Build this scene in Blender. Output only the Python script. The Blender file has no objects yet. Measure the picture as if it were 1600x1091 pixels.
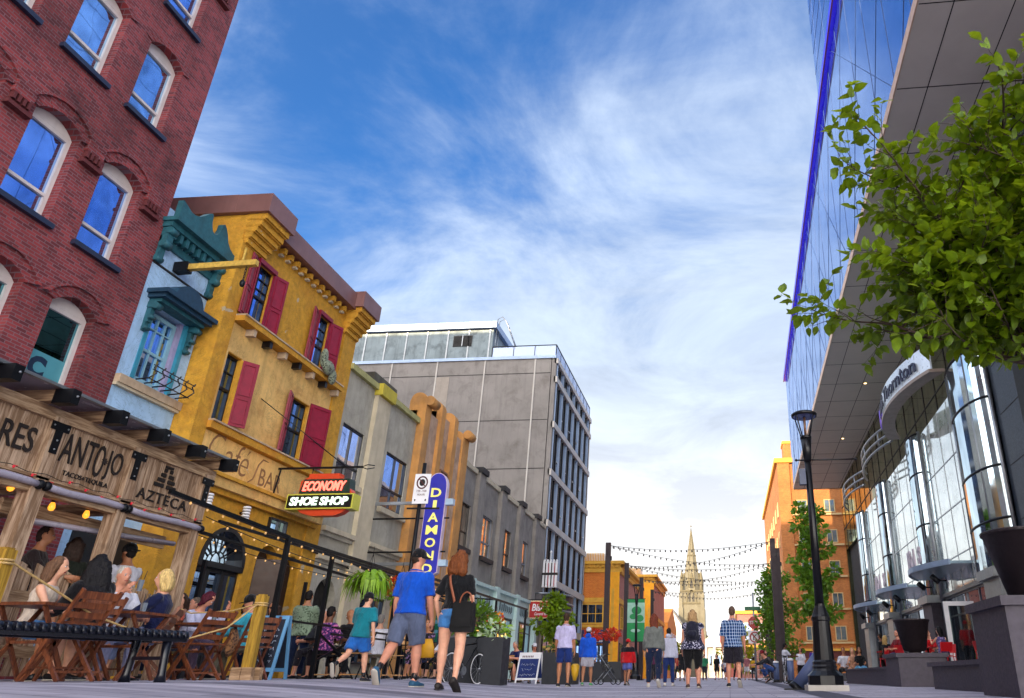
import bpy, math, random
from mathutils import Vector, Matrix
R = math.radians
random.seed(7)
S = bpy.context.scene
COL = S.collection

# ---------------------------------------------------------------- camera
cam_d = bpy.data.cameras.new("camera")
cam = bpy.data.objects.new("camera", cam_d)
COL.objects.link(cam)
cam_d.sensor_width = 36.0
cam_d.lens = 1143.0 / 1600.0 * 36.0
cam_d.shift_x = (800 - 1037) / 1600.0
cam_d.clip_start = 0.05
cam_d.clip_end = 3000.0
cam.location = (0, 0, 0.25)
cam.rotation_euler = (R(90 + 24.1), 0, R(4.7))
S.camera = cam

# ---------------------------------------------------------------- light
SUN_EL, SUN_AZ = 15.0, -22.0           # low evening sun behind the viewer, a touch to the left
ts = Vector((math.sin(R(SUN_AZ)) * math.cos(R(SUN_EL)), -math.cos(R(SUN_AZ)) * math.cos(R(SUN_EL)), math.sin(R(SUN_EL))))
sun_d = bpy.data.lights.new("sun", 'SUN')
sun_d.energy = 2.2
sun_d.angle = R(0.5)
sun_d.color = (1.0, 0.78, 0.50)
sun = bpy.data.objects.new("sun", sun_d)
COL.objects.link(sun)
sun.rotation_euler = ts.to_track_quat('Z', 'Y').to_euler()

S.view_settings.view_transform = 'Standard'
S.view_settings.look = 'None'
S.view_settings.gamma = 1.0
S.view_settings.use_curve_mapping = False
S.view_settings.exposure = 2.0

W = bpy.data.worlds.new("World")
S.world = W
W.use_nodes = True
wt = W.node_tree
for n in list(wt.nodes):
    wt.nodes.remove(n)


class NT:
    """small node-tree writer"""
    def __init__(s, tree): s.t = tree
    def n(s, typ, **kw):
        nd = s.t.nodes.new(typ)
        for k, v in kw.items():
            if k.startswith('i_'):
                key = k[2:]
                nd.inputs[int(key) if key.isdigit() else key].default_value = v
            else:
                setattr(nd, k, v)
        return nd
    def l(s, a, b): s.t.links.new(a, b)
    def val(s, sock, v):
        if hasattr(v, 'is_output'): s.l(v, sock)
        else: sock.default_value = v
    def math(s, op, a, b=0.0, c=None, clamp=False):
        m = s.n('ShaderNodeMath', operation=op, use_clamp=clamp)
        s.val(m.inputs[0], a); s.val(m.inputs[1], b)
        if c is not None: s.val(m.inputs[2], c)
        return m.outputs[0]
    def mix(s, f, a, b, blend='MIX'):
        m = s.n('ShaderNodeMix', data_type='RGBA', blend_type=blend)
        s.val(m.inputs[0], f); s.val(m.inputs[6], a); s.val(m.inputs[7], b)
        return m.outputs[2]
    def ramp(s, f, stops, interp='LINEAR'):
        r = s.n('ShaderNodeValToRGB')
        r.color_ramp.interpolation = interp
        e = r.color_ramp.elements
        while len(e) > 1: e.remove(e[-1])
        e[0].position = stops[0][0]; e[0].color = stops[0][1]
        for p, c in stops[1:]:
            x = e.new(p); x.color = c
        s.l(f, r.inputs[0])
        return r.outputs[0]
    def map(s, v, a, b, c=0.0, d=1.0, smooth=False):
        m = s.n('ShaderNodeMapRange', clamp=True)
        if smooth: m.interpolation_type = 'SMOOTHSTEP'
        s.val(m.inputs[0], v)
        m.inputs[1].default_value = a; m.inputs[2].default_value = b
        m.inputs[3].default_value = c; m.inputs[4].default_value = d
        return m.outputs[0]
    def noise(s, vec, scale, detail=5.0, rough=0.55, dist=0.0):
        n = s.n('ShaderNodeTexNoise')
        n.inputs['Scale'].default_value = scale; n.inputs['Detail'].default_value = detail
        n.inputs['Roughness'].default_value = rough; n.inputs['Distortion'].default_value = dist
        if vec is not None: s.l(vec, n.inputs['Vector'])
        return n.outputs['Fac']
    def sep(s, v):
        x = s.n('ShaderNodeSeparateXYZ'); s.l(v, x.inputs[0]); return x.outputs
    def comb(s, x, y, z):
        c = s.n('ShaderNodeCombineXYZ'); s.val(c.inputs[0], x); s.val(c.inputs[1], y); s.val(c.inputs[2], z); return c.outputs[0]
    def vscale(s, v, sc):
        m = s.n('ShaderNodeVectorMath', operation='MULTIPLY'); s.l(v, m.inputs[0]); m.inputs[1].default_value = sc; return m.outputs[0]


def build_world():
    w = NT(wt)
    sky = w.n('ShaderNodeTexSky', sky_type='NISHITA')
    sky.sun_disc = False
    sky.sun_elevation = R(SUN_EL)
    sky.sun_rotation = math.atan2(ts.x, ts.y)
    sky.air_density = 1.0; sky.dust_density = 0.6; sky.ozone_density = 2.5
    tc = w.n('ShaderNodeTexCoord')
    d = tc.outputs['Generated']
    x, y, z = w.sep(d)
    zc = w.math('MAXIMUM', z, 0.02)
    k = w.math('ADD', zc, 0.12)
    p = w.comb(w.math('DIVIDE', x, k), w.math('DIVIDE', y, k), 0.0)
    # high streaky veil and thicker cloud, both on a flat cloud deck
    m1 = w.n('ShaderNodeMapping'); m1.inputs['Rotation'].default_value = (0, 0, R(35)); m1.inputs['Scale'].default_value = (0.55, 1.5, 1); w.l(p, m1.inputs[0])
    veil = w.map(w.noise(m1.outputs[0], 1.1, 10, 0.60, 1.3), 0.36, 0.68)
    puff = w.map(w.noise(p, 1.9, 12, 0.62, 0.5), 0.38, 0.64)
    m2 = w.n('ShaderNodeMapping'); m2.inputs['Location'].default_value = (3.1, 1.7, 0); w.l(p, m2.inputs[0])
    big = w.map(w.noise(m2.outputs[0], 0.62, 3, 0.5, 0.3), 0.35, 0.65)
    low = w.map(z, 0.62, 0.06, 0.0, 1.0, True)
    c = w.math('ADD', w.math('MULTIPLY', veil, 0.30), w.math('MULTIPLY', puff, 0.42))
    c = w.math('ADD', c, w.math('MULTIPLY', big, 0.40))
    c = w.math('ADD', c, w.math('MULTIPLY', low, 0.55))
    def bank(v, lo, k):                      # a clear patch or a cloud bank round one direction of the sky
        q = w.n('ShaderNodeVectorMath', operation='DOT_PRODUCT'); w.l(d, q.inputs[0]); q.inputs[1].default_value = Vector(v).normalized()
        return w.math('MULTIPLY', w.map(q.outputs['Value'], lo, 1.0, 0.0, 1.0, True), k)
    c = w.math('ADD', c, bank((-0.238, 0.721, 0.650), 0.88, -0.31))
    c = w.math('ADD', c, bank((-0.031, 0.943, 0.331), 0.84, 0.55))
    cov = w.map(c, 0.12, 1.06, 0.04, 1.0, True)
    # unseen clouds on the sun's side, added far brighter to light the facades
    dot = w.n('ShaderNodeVectorMath', operation='DOT_PRODUCT'); w.l(d, dot.inputs[0]); dot.inputs[1].default_value = ts
    glow = w.map(dot.outputs['Value'], -0.35, 0.9, 0.0, 1.0, True)
    hz = w.map(z, 0.0, 0.45, 1.0, 0.0, True)
    cc = w.mix(hz, (0.66, 0.79, 1.0, 1), (1.0, 0.96, 0.90, 1))
    cc = w.mix(glow, cc, (1.0, 0.93, 0.84, 1))
    cs = w.math('ADD', 2.9, w.math('MULTIPLY', glow, 22.0))
    cs = w.math('ADD', cs, w.math('ADD', w.math('MULTIPLY', hz, 1.25), w.math('MULTIPLY', puff, 1.1)))
    sc = w.n('ShaderNodeVectorMath', operation='SCALE'); w.l(cc, sc.inputs[0]); w.l(cs, sc.inputs['Scale'])
    hs = w.n('ShaderNodeHueSaturation'); hs.inputs['Hue'].default_value = 0.512; hs.inputs['Saturation'].default_value = 1.34; hs.inputs['Value'].default_value = 1.0
    w.l(sky.outputs[0], hs.inputs['Color'])
    mx = w.mix(cov, hs.outputs[0], sc.outputs[0])
    bg = w.n('ShaderNodeBackground'); w.l(mx, bg.inputs[0]); bg.inputs[1].default_value = 0.075
    out = w.n('ShaderNodeOutputWorld'); w.l(bg.outputs[0], out.inputs[0])


build_world()


def ground_z(x, y):
    """the paving falls gently from the left-hand patios to the middle of the street"""
    t = -x - 0.25 * (max(y, 6.0) - 6.0)
    s = min(1.0, max(0.0, (t - 0.7) / 4.3))
    return 0.2 * s * s * (3 - 2 * s)


# ---------------------------------------------------------------- mesh writer
class MB:
    def __init__(s):
        s.v = []; s.f = []; s.m = []; s.mats = []; s.sm = []
    def mi(s, m):
        if m not in s.mats: s.mats.append(m)
        return s.mats.index(m)
    def add(s, vs, fs, m, smooth=False):
        b = len(s.v); k = s.mi(m)
        s.v.extend([Vector(q) for q in vs])
        for f in fs:
            s.f.append([b + i for i in f]); s.m.append(k); s.sm.append(smooth)
        return s
    def hexa(s, p, m):
        return s.add(p, [(0, 3, 2, 1), (4, 5, 6, 7), (0, 1, 5, 4), (1, 2, 6, 5), (2, 3, 7, 6), (3, 0, 4, 7)], m)
    def box(s, x0, x1, y0, y1, z0, z1, m):
        return s.hexa([(x0, y0, z0), (x1, y0, z0), (x1, y1, z0), (x0, y1, z0), (x0, y0, z1), (x1, y0, z1), (x1, y1, z1), (x0, y1, z1)], m)
    def obox(s, c, ax, ay, az, m):
        c = Vector(c); ax = Vector(ax); ay = Vector(ay); az = Vector(az)
        return s.hexa([c - ax - ay - az, c + ax - ay - az, c + ax + ay - az, c - ax + ay - az, c - ax - ay + az, c + ax - ay + az, c + ax + ay + az, c - ax + ay + az], m)
    def bar(s, a, b, w, h, m, up=(0, 0, 1)):
        """a straight bar of rectangular section from a to b"""
        a = Vector(a); b = Vector(b); d = b - a
        if d.length < 1e-6: return s
        t = d.normalized(); u = Vector(up)
        if abs(t.dot(u)) > 0.98: u = Vector((1, 0, 0)) if abs(t.x) < 0.9 else Vector((0, 1, 0))
        sd = t.cross(u).normalized(); u = sd.cross(t).normalized()
        return s.obox((a + b) / 2, sd * w / 2, t * d.length / 2, u * h / 2, m)
    def sweep(s, pts, rad, m, seg=8, ref=None, caps=True, smooth=True, closed=False):
        pts = [Vector(p) for p in pts]; n = len(pts)
        if not isinstance(rad, (list, tuple)): rad = [rad] * n
        base = len(s.v); k = s.mi(m); prev = None
        for i, p in enumerate(pts):
            if closed: t = (pts[(i + 1) % n] - pts[i - 1])
            else: t = pts[min(i + 1, n - 1)] - pts[max(i - 1, 0)]
            t = t.normalized() if t.length > 1e-9 else Vector((0, 0, 1))
            r0 = Vector(ref) if ref is not None else (prev if prev is not None else (Vector((1, 0, 0)) if abs(t.x) < 0.9 else Vector((0, 1, 0))))
            a = r0 - t * r0.dot(t)
            if a.length < 1e-6: a = t.orthogonal()
            a.normalize(); b = t.cross(a); prev = a
            ra, rb = rad[i] if isinstance(rad[i], (list, tuple)) else (rad[i], rad[i])
            for j in range(seg):
                q = 2 * math.pi * j / seg
                s.v.append(p + a * (ra * math.cos(q)) + b * (rb * math.sin(q)))
        for i in range(n if closed else n - 1):
            i2 = (i + 1) % n
            for j in range(seg):
                j2 = (j + 1) % seg
                s.f.append([base + i * seg + j, base + i * seg + j2, base + i2 * seg + j2, base + i2 * seg + j]); s.m.append(k); s.sm.append(smooth)
        if caps and not closed:
            s.f.append([base + j for j in range(seg)][::-1]); s.m.append(k); s.sm.append(False)
            s.f.append([base + (n - 1) * seg + j for j in range(seg)]); s.m.append(k); s.sm.append(False)
        return s
    def tube(s, a, b, r, m, seg=8, r2=None):
        return s.sweep([a, b], [r, r if r2 is None else r2], m, seg)
    def lathe(s, c, prof, m, seg=16, smooth=True, axis=(0, 0, 1)):
        """prof: (radius, height) pairs along axis"""
        c = Vector(c); a = Vector(axis).normalized()
        return s.sweep([c + a * h for r, h in prof], [max(r, 1e-4) for r, h in prof], m, seg, ref=a.orthogonal(), smooth=smooth) if all(prof[i][1] < prof[i + 1][1] for i in range(len(prof) - 1)) else s._lathe(c, a, prof, m, seg, smooth)
    def _lathe(s, c, a, prof, m, seg, smooth):
        o = a.orthogonal().normalized(); b = a.cross(o); base = len(s.v); k = s.mi(m)
        for r, h in prof:
            for j in range(seg):
                q = 2 * math.pi * j / seg
                s.v.append(c + a * h + o * (r * math.cos(q)) + b * (r * math.sin(q)))
        for i in range(len(prof) - 1):
            for j in range(seg):
                j2 = (j + 1) % seg
                s.f.append([base + i * seg + j, base + i * seg + j2, base + (i + 1) * seg + j2, base + (i + 1) * seg + j]); s.m.append(k); s.sm.append(smooth)
        for i in (0, len(prof) - 1):
            if prof[i][0] > 1e-3:
                s.f.append([base + i * seg + j for j in range(seg)]); s.m.append(k); s.sm.append(False)
        return s
    def ball(s, c, r, m, seg=12, rings=8, rot=None):
        rx, ry, rz = r if isinstance(r, (list, tuple)) else (r, r, r)
        vs = []; fs = []
        for i in range(1, rings):
            th = math.pi * i / rings
            for j in range(seg):
                ph = 2 * math.pi * j / seg
                vs.append(Vector((rx * math.sin(th) * math.cos(ph), ry * math.sin(th) * math.sin(ph), rz * math.cos(th))))
        top = len(vs); vs.append(Vector((0, 0, rz))); bot = len(vs); vs.append(Vector((0, 0, -rz)))
        for i in range(rings - 2):
            for j in range(seg):
                j2 = (j + 1) % seg
                fs.append((i * seg + j, (i + 1) * seg + j, (i + 1) * seg + j2, i * seg + j2))
        for j in range(seg):
            j2 = (j + 1) % seg
            fs.append((top, j, j2)); fs.append((bot, (rings - 2) * seg + j2, (rings - 2) * seg + j))
        c = Vector(c)
        if rot is not None: vs = [rot @ q for q in vs]
        return s.add([q + c for q in vs], fs, m, True)
    def prism(s, poly, o, u, v, w, m, smooth=False):
        """poly of (a, b) in the plane o + a*u + b*v, pushed along w"""
        o = Vector(o); u = Vector(u); v = Vector(v); w = Vector(w); n = len(poly)
        vs = [o + u * a + v * b for a, b in poly] + [o + u * a + v * b + w for a, b in poly]
        fs = [tuple(range(n))[::-1], tuple(range(n, 2 * n))] + [(i, (i + 1) % n, n + (i + 1) % n, n + i) for i in range(n)]
        return s.add(vs, fs, m, smooth)
    def quad(s, a, b, c, d, m): return s.add([a, b, c, d], [(0, 1, 2, 3)], m)


class Frame:
    """a facade: u along the wall, z up, w out of the wall"""
    def __init__(s, o, u, w): s.o = Vector(o); s.u = Vector(u).normalized(); s.w = Vector(w).normalized()
    def P(s, u, z, w=0.0): return s.o + s.u * u + s.w * w + Vector((0, 0, z))
    def box(s, mb, u0, u1, z0, z1, w0, w1, m):
        return mb.hexa([s.P(u0, z0, w0), s.P(u1, z0, w0), s.P(u1, z0, w1), s.P(u0, z0, w1), s.P(u0, z1, w0), s.P(u1, z1, w0), s.P(u1, z1, w1), s.P(u0, z1, w1)], m)
    def poly(s, mb, pts, w0, w1, m):
        return mb.prism(pts, s.P(0, 0, w0), s.u, (0, 0, 1), s.w * (w1 - w0), m)


def mesh_obj(name, mb, parent=None, org=(0, 0, 0)):
    me = bpy.data.meshes.new(name)
    org = Vector(org)
    me.from_pydata([tuple(q - org) for q in mb.v], [], mb.f)
    for m in mb.mats: me.materials.append(m)
    me.polygons.foreach_set('material_index', mb.m)
    me.polygons.foreach_set('use_smooth', mb.sm)
    me.update()
    o = bpy.data.objects.new(name, me)
    COL.objects.link(o)
    if parent is not None: o.parent = parent
    else: o.location = org
    return o


ORG = {}
def thing(name, label, cat, loc=(0, 0, 0), group=None):
    o = bpy.data.objects.new(name, None)
    o.empty_display_size = 0.3
    COL.objects.link(o); o.location = loc
    o['label'] = label; o['category'] = cat
    if group: o['group'] = group
    ORG[o.name] = Vector(loc)
    return o
def part(name, mb, parent, label=None):
    """a part (or sub-part) written in world coordinates"""
    org = ORG[parent.name]
    o = mesh_obj(name, mb, parent, org)
    ORG[o.name] = org
    if label: o['label'] = label
    return o
def single(name, mb, label, cat, loc, group=None):
    o = mesh_obj(name, mb, None, loc); ORG[o.name] = Vector(loc)
    o['label'] = label; o['category'] = cat
    if group: o['group'] = group
    return o
def structure(name, mb, kind='structure'):
    o = mesh_obj(name, mb); o['kind'] = kind; return o
def dup(root, loc, rz, label, group=None):
    """a copy of a thing with copies of its parts and sub-parts"""
    def cp(o, parent):
        c = o.copy(); COL.objects.link(c)
        c.parent = parent
        for ch in o.children: cp(ch, c)
        return c
    r = cp(root, None)
    r.location = loc; r.rotation_euler = (0, 0, rz); r['label'] = label
    if group: r['group'] = group
    ORG[r.name] = Vector(loc)
    return r


FONT_CACHE = {}
def text(mb, s, o, right, up, width, height, m, depth=0.01, shear=0.0, bold=0.0, space=1.0):
    """lettering fitted into width x height with its lower left corner at o"""
    key = (s, shear, bold, space)
    if key not in FONT_CACHE:
        cu = bpy.data.curves.new('lettering', 'FONT')
        cu.body = s; cu.shear = shear; cu.offset = bold; cu.space_character = space; cu.resolution_u = 3; cu.align_x = 'LEFT'
        ob = bpy.data.objects.new('lettering', cu)
        COL.objects.link(ob)
        dg = bpy.context.evaluated_depsgraph_get()
        me = ob.evaluated_get(dg).to_mesh()
        FONT_CACHE[key] = ([v.co.copy() for v in me.vertices], [list(p.vertices) for p in me.polygons])
        ob.evaluated_get(dg).to_mesh_clear()
        bpy.data.objects.remove(ob); bpy.data.curves.remove(cu)
    vs, fs = FONT_CACHE[key]
    if not vs: return mb
    x0 = min(v.x for v in vs); x1 = max(v.x for v in vs); y0 = min(v.y for v in vs); y1 = max(v.y for v in vs)
    right = Vector(right).normalized(); up = Vector(up).normalized(); nrm = right.cross(up); o = Vector(o)
    sx = width / (x1 - x0); sy = (height / (y1 - y0)) if height else sx
    q = [o + right * ((v.x - x0) * sx) + up * ((v.y - y0) * sy) + nrm * depth for v in vs]
    # side walls so letters have thickness
    n = len(q); q2 = [p - nrm * depth * 0.9 for p in q]
    cnt = {}
    for f in fs:
        for i in range(len(f)):
            e = (f[i], f[(i + 1) % len(f)])
            if (e[1], e[0]) in cnt: cnt.pop((e[1], e[0]))
            else: cnt[e] = 1
    return mb.add(q + q2, fs + [(a, b, b + n, a + n) for a, b in cnt], m)

# ---------------------------------------------------------------- materials
MATS = {}
def rgb(h):
    h = h.lstrip('#')
    c = [int(h[i:i + 2], 16) / 255 for i in (0, 2, 4)]
    return tuple(q / 12.92 if q <= 0.04045 else ((q + 0.055) / 1.055) ** 2.4 for q in c)
def c4(c, k=1.0):
    if isinstance(c, str): c = rgb(c)
    return (min(1, c[0] * k), min(1, c[1] * k), min(1, c[2] * k), 1)
def new_mat(name):
    m = bpy.data.materials.new(name); m.use_nodes = True
    t = m.node_tree
    for n in list(t.nodes): t.nodes.remove(n)
    k = NT(t)
    out = k.n('ShaderNodeOutputMaterial'); b = k.n('ShaderNodeBsdfPrincipled')
    k.l(b.outputs[0], out.inputs[0])
    MATS[name] = m
    return m, k, b, out
def pos(k, obj=False):
    if obj:
        return k.n('ShaderNodeTexCoord').outputs['Object']
    return k.n('ShaderNodeNewGeometry').outputs['Position']
def bump(k, b, h, strength, dist=0.02):
    n = k.n('ShaderNodeBump'); n.inputs['Strength'].default_value = strength; n.inputs['Distance'].default_value = dist
    k.l(h, n.inputs['Height']); k.l(n.outputs[0], b.inputs['Normal'])

def mat(name, col, rough=0.6, metal=0.0, var=0.18, scale=3.0, bmp=0.0, bscale=40.0, streak=0.0, spec=0.5, emit=0.0, obj=False, dirt=None, dirt_amt=0.0, chips=None):
    """painted, plastered or plain surface with blotches, rain streaks and a fine bump"""
    if name in MATS: return MATS[name]
    m, k, b, out = new_mat(name)
    p = pos(k, obj)
    f = k.noise(p, scale, 6, 0.6)
    c = k.ramp(f, [(0.28, c4(col, 1 - var)), (0.5, c4(col)), (0.74, c4(col, 1 + var))])
    if streak:
        sv = k.vscale(p, (2.6, 2.6, 0.22))
        g = k.map(k.noise(sv, 1.6, 6, 0.65), 0.50, 0.78, 0.0, streak)
        c = k.mix(g, c, c4(col, 0.42))
    if dirt is not None:
        g = k.map(k.noise(p, 0.9, 8, 0.7, 0.4), 0.50, 0.70, 0.0, dirt_amt)
        c = k.mix(g, c, c4(dirt))
    if chips is not None:                # bare patches where the paint has come away
        c = k.mix(k.map(k.noise(p, 1.5, 9, 0.62, 0.3), 0.655, 0.67), c, c4(chips))
        c = k.mix(k.math('MULTIPLY', k.map(k.noise(p, 0.8, 10, 0.75, 1.5), 0.492, 0.5), k.map(k.noise(p, 0.8, 10, 0.75, 1.5), 0.508, 0.5)), c, c4(col, 0.45))
    k.l(c, b.inputs['Base Color'])
    r = k.map(k.noise(p, scale * 2.3, 4), 0.3, 0.7, max(0.02, rough * 0.85), min(1, rough * 1.15)); k.l(r, b.inputs['Roughness'])
    b.inputs['Metallic'].default_value = metal
    b.inputs['Specular IOR Level'].default_value = spec
    if bmp:
        bump(k, b, k.noise(p, bscale, 5, 0.6), bmp, 0.01)
    if emit:
        b.inputs['Emission Color'].default_value = c4(col); b.inputs['Emission Strength'].default_value = emit
    return m

def brick(name, c1, c2, mortar, bw=0.215, bh=0.075, msize=0.010, dirt=0.25):
    if name in MATS: return MATS[name]
    m, k, b, out = new_mat(name)
    p = pos(k); x, y, z = k.sep(p)
    v = k.comb(k.math('ADD', x, y), z, 0.0)
    t = k.n('ShaderNodeTexBrick'); t.offset = 0.5
    t.inputs['Scale'].default_value = 1.0; t.inputs['Brick Width'].default_value = bw; t.inputs['Row Height'].default_value = bh
    t.inputs['Mortar Size'].default_value = msize; t.inputs['Mortar Smooth'].default_value = 0.25; t.inputs['Bias'].default_value = -0.1
    k.l(v, t.inputs['Vector'])
    t.inputs['Color1'].default_value = c4(c1); t.inputs['Color2'].default_value = c4(c2); t.inputs['Mortar'].default_value = c4(mortar)
    f = k.noise(p, 0.7, 7, 0.65)
    c = k.mix(1.0, t.outputs['Color'], k.ramp(f, [(0.25, (1 - dirt * 1.6,) * 3 + (1,)), (0.55, (1, 1, 1, 1)), (0.8, (1 + dirt * 0.6,) * 3 + (1,))]), 'MULTIPLY')
    sp = k.map(k.noise(p, 4.0, 8, 0.75), 0.66, 0.76, 0.0, 0.45)        # pale mortar smears and efflorescence
    c = k.mix(sp, c, c4(mortar, 1.15))
    k.l(c, b.inputs['Base Color']); b.inputs['Roughness'].default_value = 0.88
    hh = k.math('ADD', k.math('MULTIPLY', t.outputs['Fac'], -0.8), k.math('MULTIPLY', k.noise(p, 60, 4), 0.5))
    bump(k, b, hh, 0.55, 0.012)
    return m

def wood(name, c1, c2, axis=2, rough=0.65, scale=1.0, obj=False, bmp=0.25):
    if name in MATS: return MATS[name]
    m, k, b, out = new_mat(name)
    p = pos(k, obj)
    sc = [9 * scale] * 3; sc[axis] = 0.7 * scale
    q = k.vscale(p, tuple(sc))
    g = k.noise(q, 1.6, 7, 0.62, 1.2)
    f = k.noise(q, 7.0, 4, 0.6, 0.3)
    h = k.math('ADD', k.math('MULTIPLY', g, 0.7), k.math('MULTIPLY', f, 0.3))
    c = k.ramp(h, [(0.30, c4(c2, 0.75)), (0.45, c4(c2)), (0.58, c4(c1)), (0.75, c4(c1, 1.2))])
    kn = k.map(k.noise(p, 3.2, 3, 0.5), 0.66, 0.76, 0.0, 0.6)
    c = k.mix(kn, c, c4(c2, 0.45))
    k.l(c, b.inputs['Base Color']); b.inputs['Roughness'].default_value = rough
    bump(k, b, h, bmp, 0.01)
    return m

def glass(name, tint, mirror=0.45, dark='#0a1016', rough=0.015, wob=0.02, ws=0.6, ior=1.6, tv=1.0):
    """window glass: part mirror; sky reflections and dark room are put into its colours"""
    if name in MATS: return MATS[name]
    m, k, b, out = new_mat(name)
    p = pos(k)
    c = k.ramp(k.noise(p, 1.1, 3), [(0.35, c4(dark, 0.7)), (0.65, c4(dark, 1.4))])
    k.l(c, b.inputs['Base Color']); b.inputs['Roughness'].default_value = 0.08; b.inputs['Specular IOR Level'].default_value = 0.8
    g = k.n('ShaderNodeBsdfGlossy'); k.l(k.ramp(k.noise(k.vscale(p, (1, 1, .5)), 1.3, 5, .6, .8), [(.32, c4(tint, 1 - .38 * tv)), (.5, c4(tint)), (.7, c4(tint, 1 + .25 * tv))]), g.inputs['Color']); g.inputs['Roughness'].default_value = rough  # noise lightens and darkens the tint to imitate uneven reflections
    bn = k.n('ShaderNodeBump'); bn.inputs['Strength'].default_value = wob; bn.inputs['Distance'].default_value = 0.1
    k.l(k.noise(p, ws, 2, 0.4), bn.inputs['Height']); k.l(bn.outputs[0], g.inputs['Normal'])
    fr = k.n('ShaderNodeFresnel'); fr.inputs[0].default_value = ior
    f = k.math('ADD', k.math('MULTIPLY', fr.outputs[0], 1 - mirror), mirror, clamp=True)
    mx = k.n('ShaderNodeMixShader'); k.l(f, mx.inputs[0]); k.l(b.outputs[0], mx.inputs[1]); k.l(g.outputs[0], mx.inputs[2])
    k.l(mx.outputs[0], out.inputs[0])
    return m

def see_glass(name):
    m, k, b, out = new_mat(name)
    t = k.n('ShaderNodeBsdfTransparent'); t.inputs[0].default_value = (.86, .92, .9, 1)
    g = k.n('ShaderNodeBsdfGlossy'); g.inputs['Roughness'].default_value = .02
    mx = k.n('ShaderNodeMixShader'); mx.inputs[0].default_value = .22
    k.l(t.outputs[0], mx.inputs[1]); k.l(g.outputs[0], mx.inputs[2]); k.l(mx.outputs[0], out.inputs[0])
    return m

def fabric(name, col, pattern=None, col2=None, rough=0.85, fold=0.9):
    if name in MATS: return MATS[name]
    m, k, b, out = new_mat(name)
    p = pos(k, True)
    x, y, z = k.sep(p)
    f = k.noise(p, 6, 4)
    f2 = k.noise(k.vscale(p, (3, 3, 1.2)), 2.2, 5, .6, 1.2)
    c = k.ramp(k.math('ADD', k.math('MULTIPLY', f, .4), k.math('MULTIPLY', f2, .6)), [(0.34, c4(col, 0.72)), (0.66, c4(col, 1.2))])
    if pattern == 'plaid':
        def line(v, s, w):
            return k.math('LESS_THAN', k.math('FRACT', k.math('MULTIPLY', v, s)), w)
        a = k.math('MULTIPLY', k.math('ADD', x, k.math('MULTIPLY', y, 0.6)), 1.5); z = k.math('MULTIPLY', z, 1.5)
        c = k.mix(k.math('MULTIPLY', line(a, 11, 0.36), 0.65), c, c4(col2))
        c = k.mix(k.math('MULTIPLY', line(z, 9, 0.34), 0.65), c, c4(col2))
        c = k.mix(k.math('MULTIPLY', line(k.math('ADD', a, 0.037), 11, 0.12), 0.8), c, (0.75, 0.8, 0.85, 1))
        c = k.mix(k.math('MULTIPLY', line(k.math('ADD', z, 0.04), 9, 0.10), 0.7), c, (0.75, 0.8, 0.85, 1))
    elif pattern == 'floral':
        v = k.n('ShaderNodeTexVoronoi'); v.inputs['Scale'].default_value = 26; k.l(p, v.inputs['Vector'])
        g = k.map(v.outputs['Distance'], 0.42, 0.52, 1.0, 0.0)
        g2 = k.math('MULTIPLY', g, k.map(k.noise(p, 9, 3), 0.42, 0.52))
        c = k.mix(g2, c, c4(col2))
    elif pattern == 'two':
        c = k.mix(k.math('LESS_THAN', z, 0.92), c, c4(col2))
    elif pattern == 'stripe':
        c = k.mix(k.math('LESS_THAN', k.math('FRACT', k.math('MULTIPLY', z, 14)), 0.4), c, c4(col2))
    k.l(c, b.inputs['Base Color']); b.inputs['Roughness'].default_value = rough
    b.inputs['Sheen Weight'].default_value = 0.15; b.inputs['Specular IOR Level'].default_value = 0.2
    q = k.vscale(p, (9, 9, 3.6))
    h = k.math('ADD', k.noise(q, 1.0, 3, 0.5, 1.0), k.math('MULTIPLY', k.noise(p, 220, 2), 0.06))
    bump(k, b, h, fold, 0.05)
    return m

def hairmat(name, col):
    if name in MATS: return MATS[name]
    m, k, b, out = new_mat(name)
    p = pos(k, True)
    h = k.noise(k.vscale(p, (70, 70, 7)), 1.0, 4, 0.6, 0.6)
    k.l(k.ramp(h, [(0.3, c4(col, 0.5)), (0.55, c4(col)), (0.75, c4(col, 1.7))]), b.inputs['Base Color'])
    b.inputs['Roughness'].default_value = 0.6; b.inputs['Specular IOR Level'].default_value = 0.25
    bump(k, b, h, 0.6, 0.02)
    return m

def leafmat(name, c1, c2, trans=0.35):
    if name in MATS: return MATS[name]
    m, k, b, out = new_mat(name)
    p = pos(k)
    f = k.math('ADD', k.math('MULTIPLY', k.noise(p, 2.2, 3), 0.6), k.math('MULTIPLY', k.noise(p, 23, 2), 0.4))
    c = k.ramp(f, [(0.33, c4(c1)), (0.66, c4(c2))])
    k.l(c, b.inputs['Base Color']); b.inputs['Roughness'].default_value = 0.42; b.inputs['Specular IOR Level'].default_value = 0.45
    t = k.n('ShaderNodeBsdfTranslucent'); k.l(k.mix(0.35, c, (0.55, 0.62, 0.02, 1)), t.inputs[0])
    mx = k.n('ShaderNodeMixShader'); mx.inputs[0].default_value = trans
    k.l(b.outputs[0], mx.inputs[1]); k.l(t.outputs[0], mx.inputs[2]); k.l(mx.outputs[0], out.inputs[0])
    return m

def lampglow(name, col, e):
    if name in MATS: return MATS[name]
    m, k, b, out = new_mat(name)
    b.inputs['Base Color'].default_value = c4(col); b.inputs['Emission Color'].default_value = c4(col); b.inputs['Emission Strength'].default_value = e
    b.inputs['Roughness'].default_value = 0.2
    return m

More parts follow.
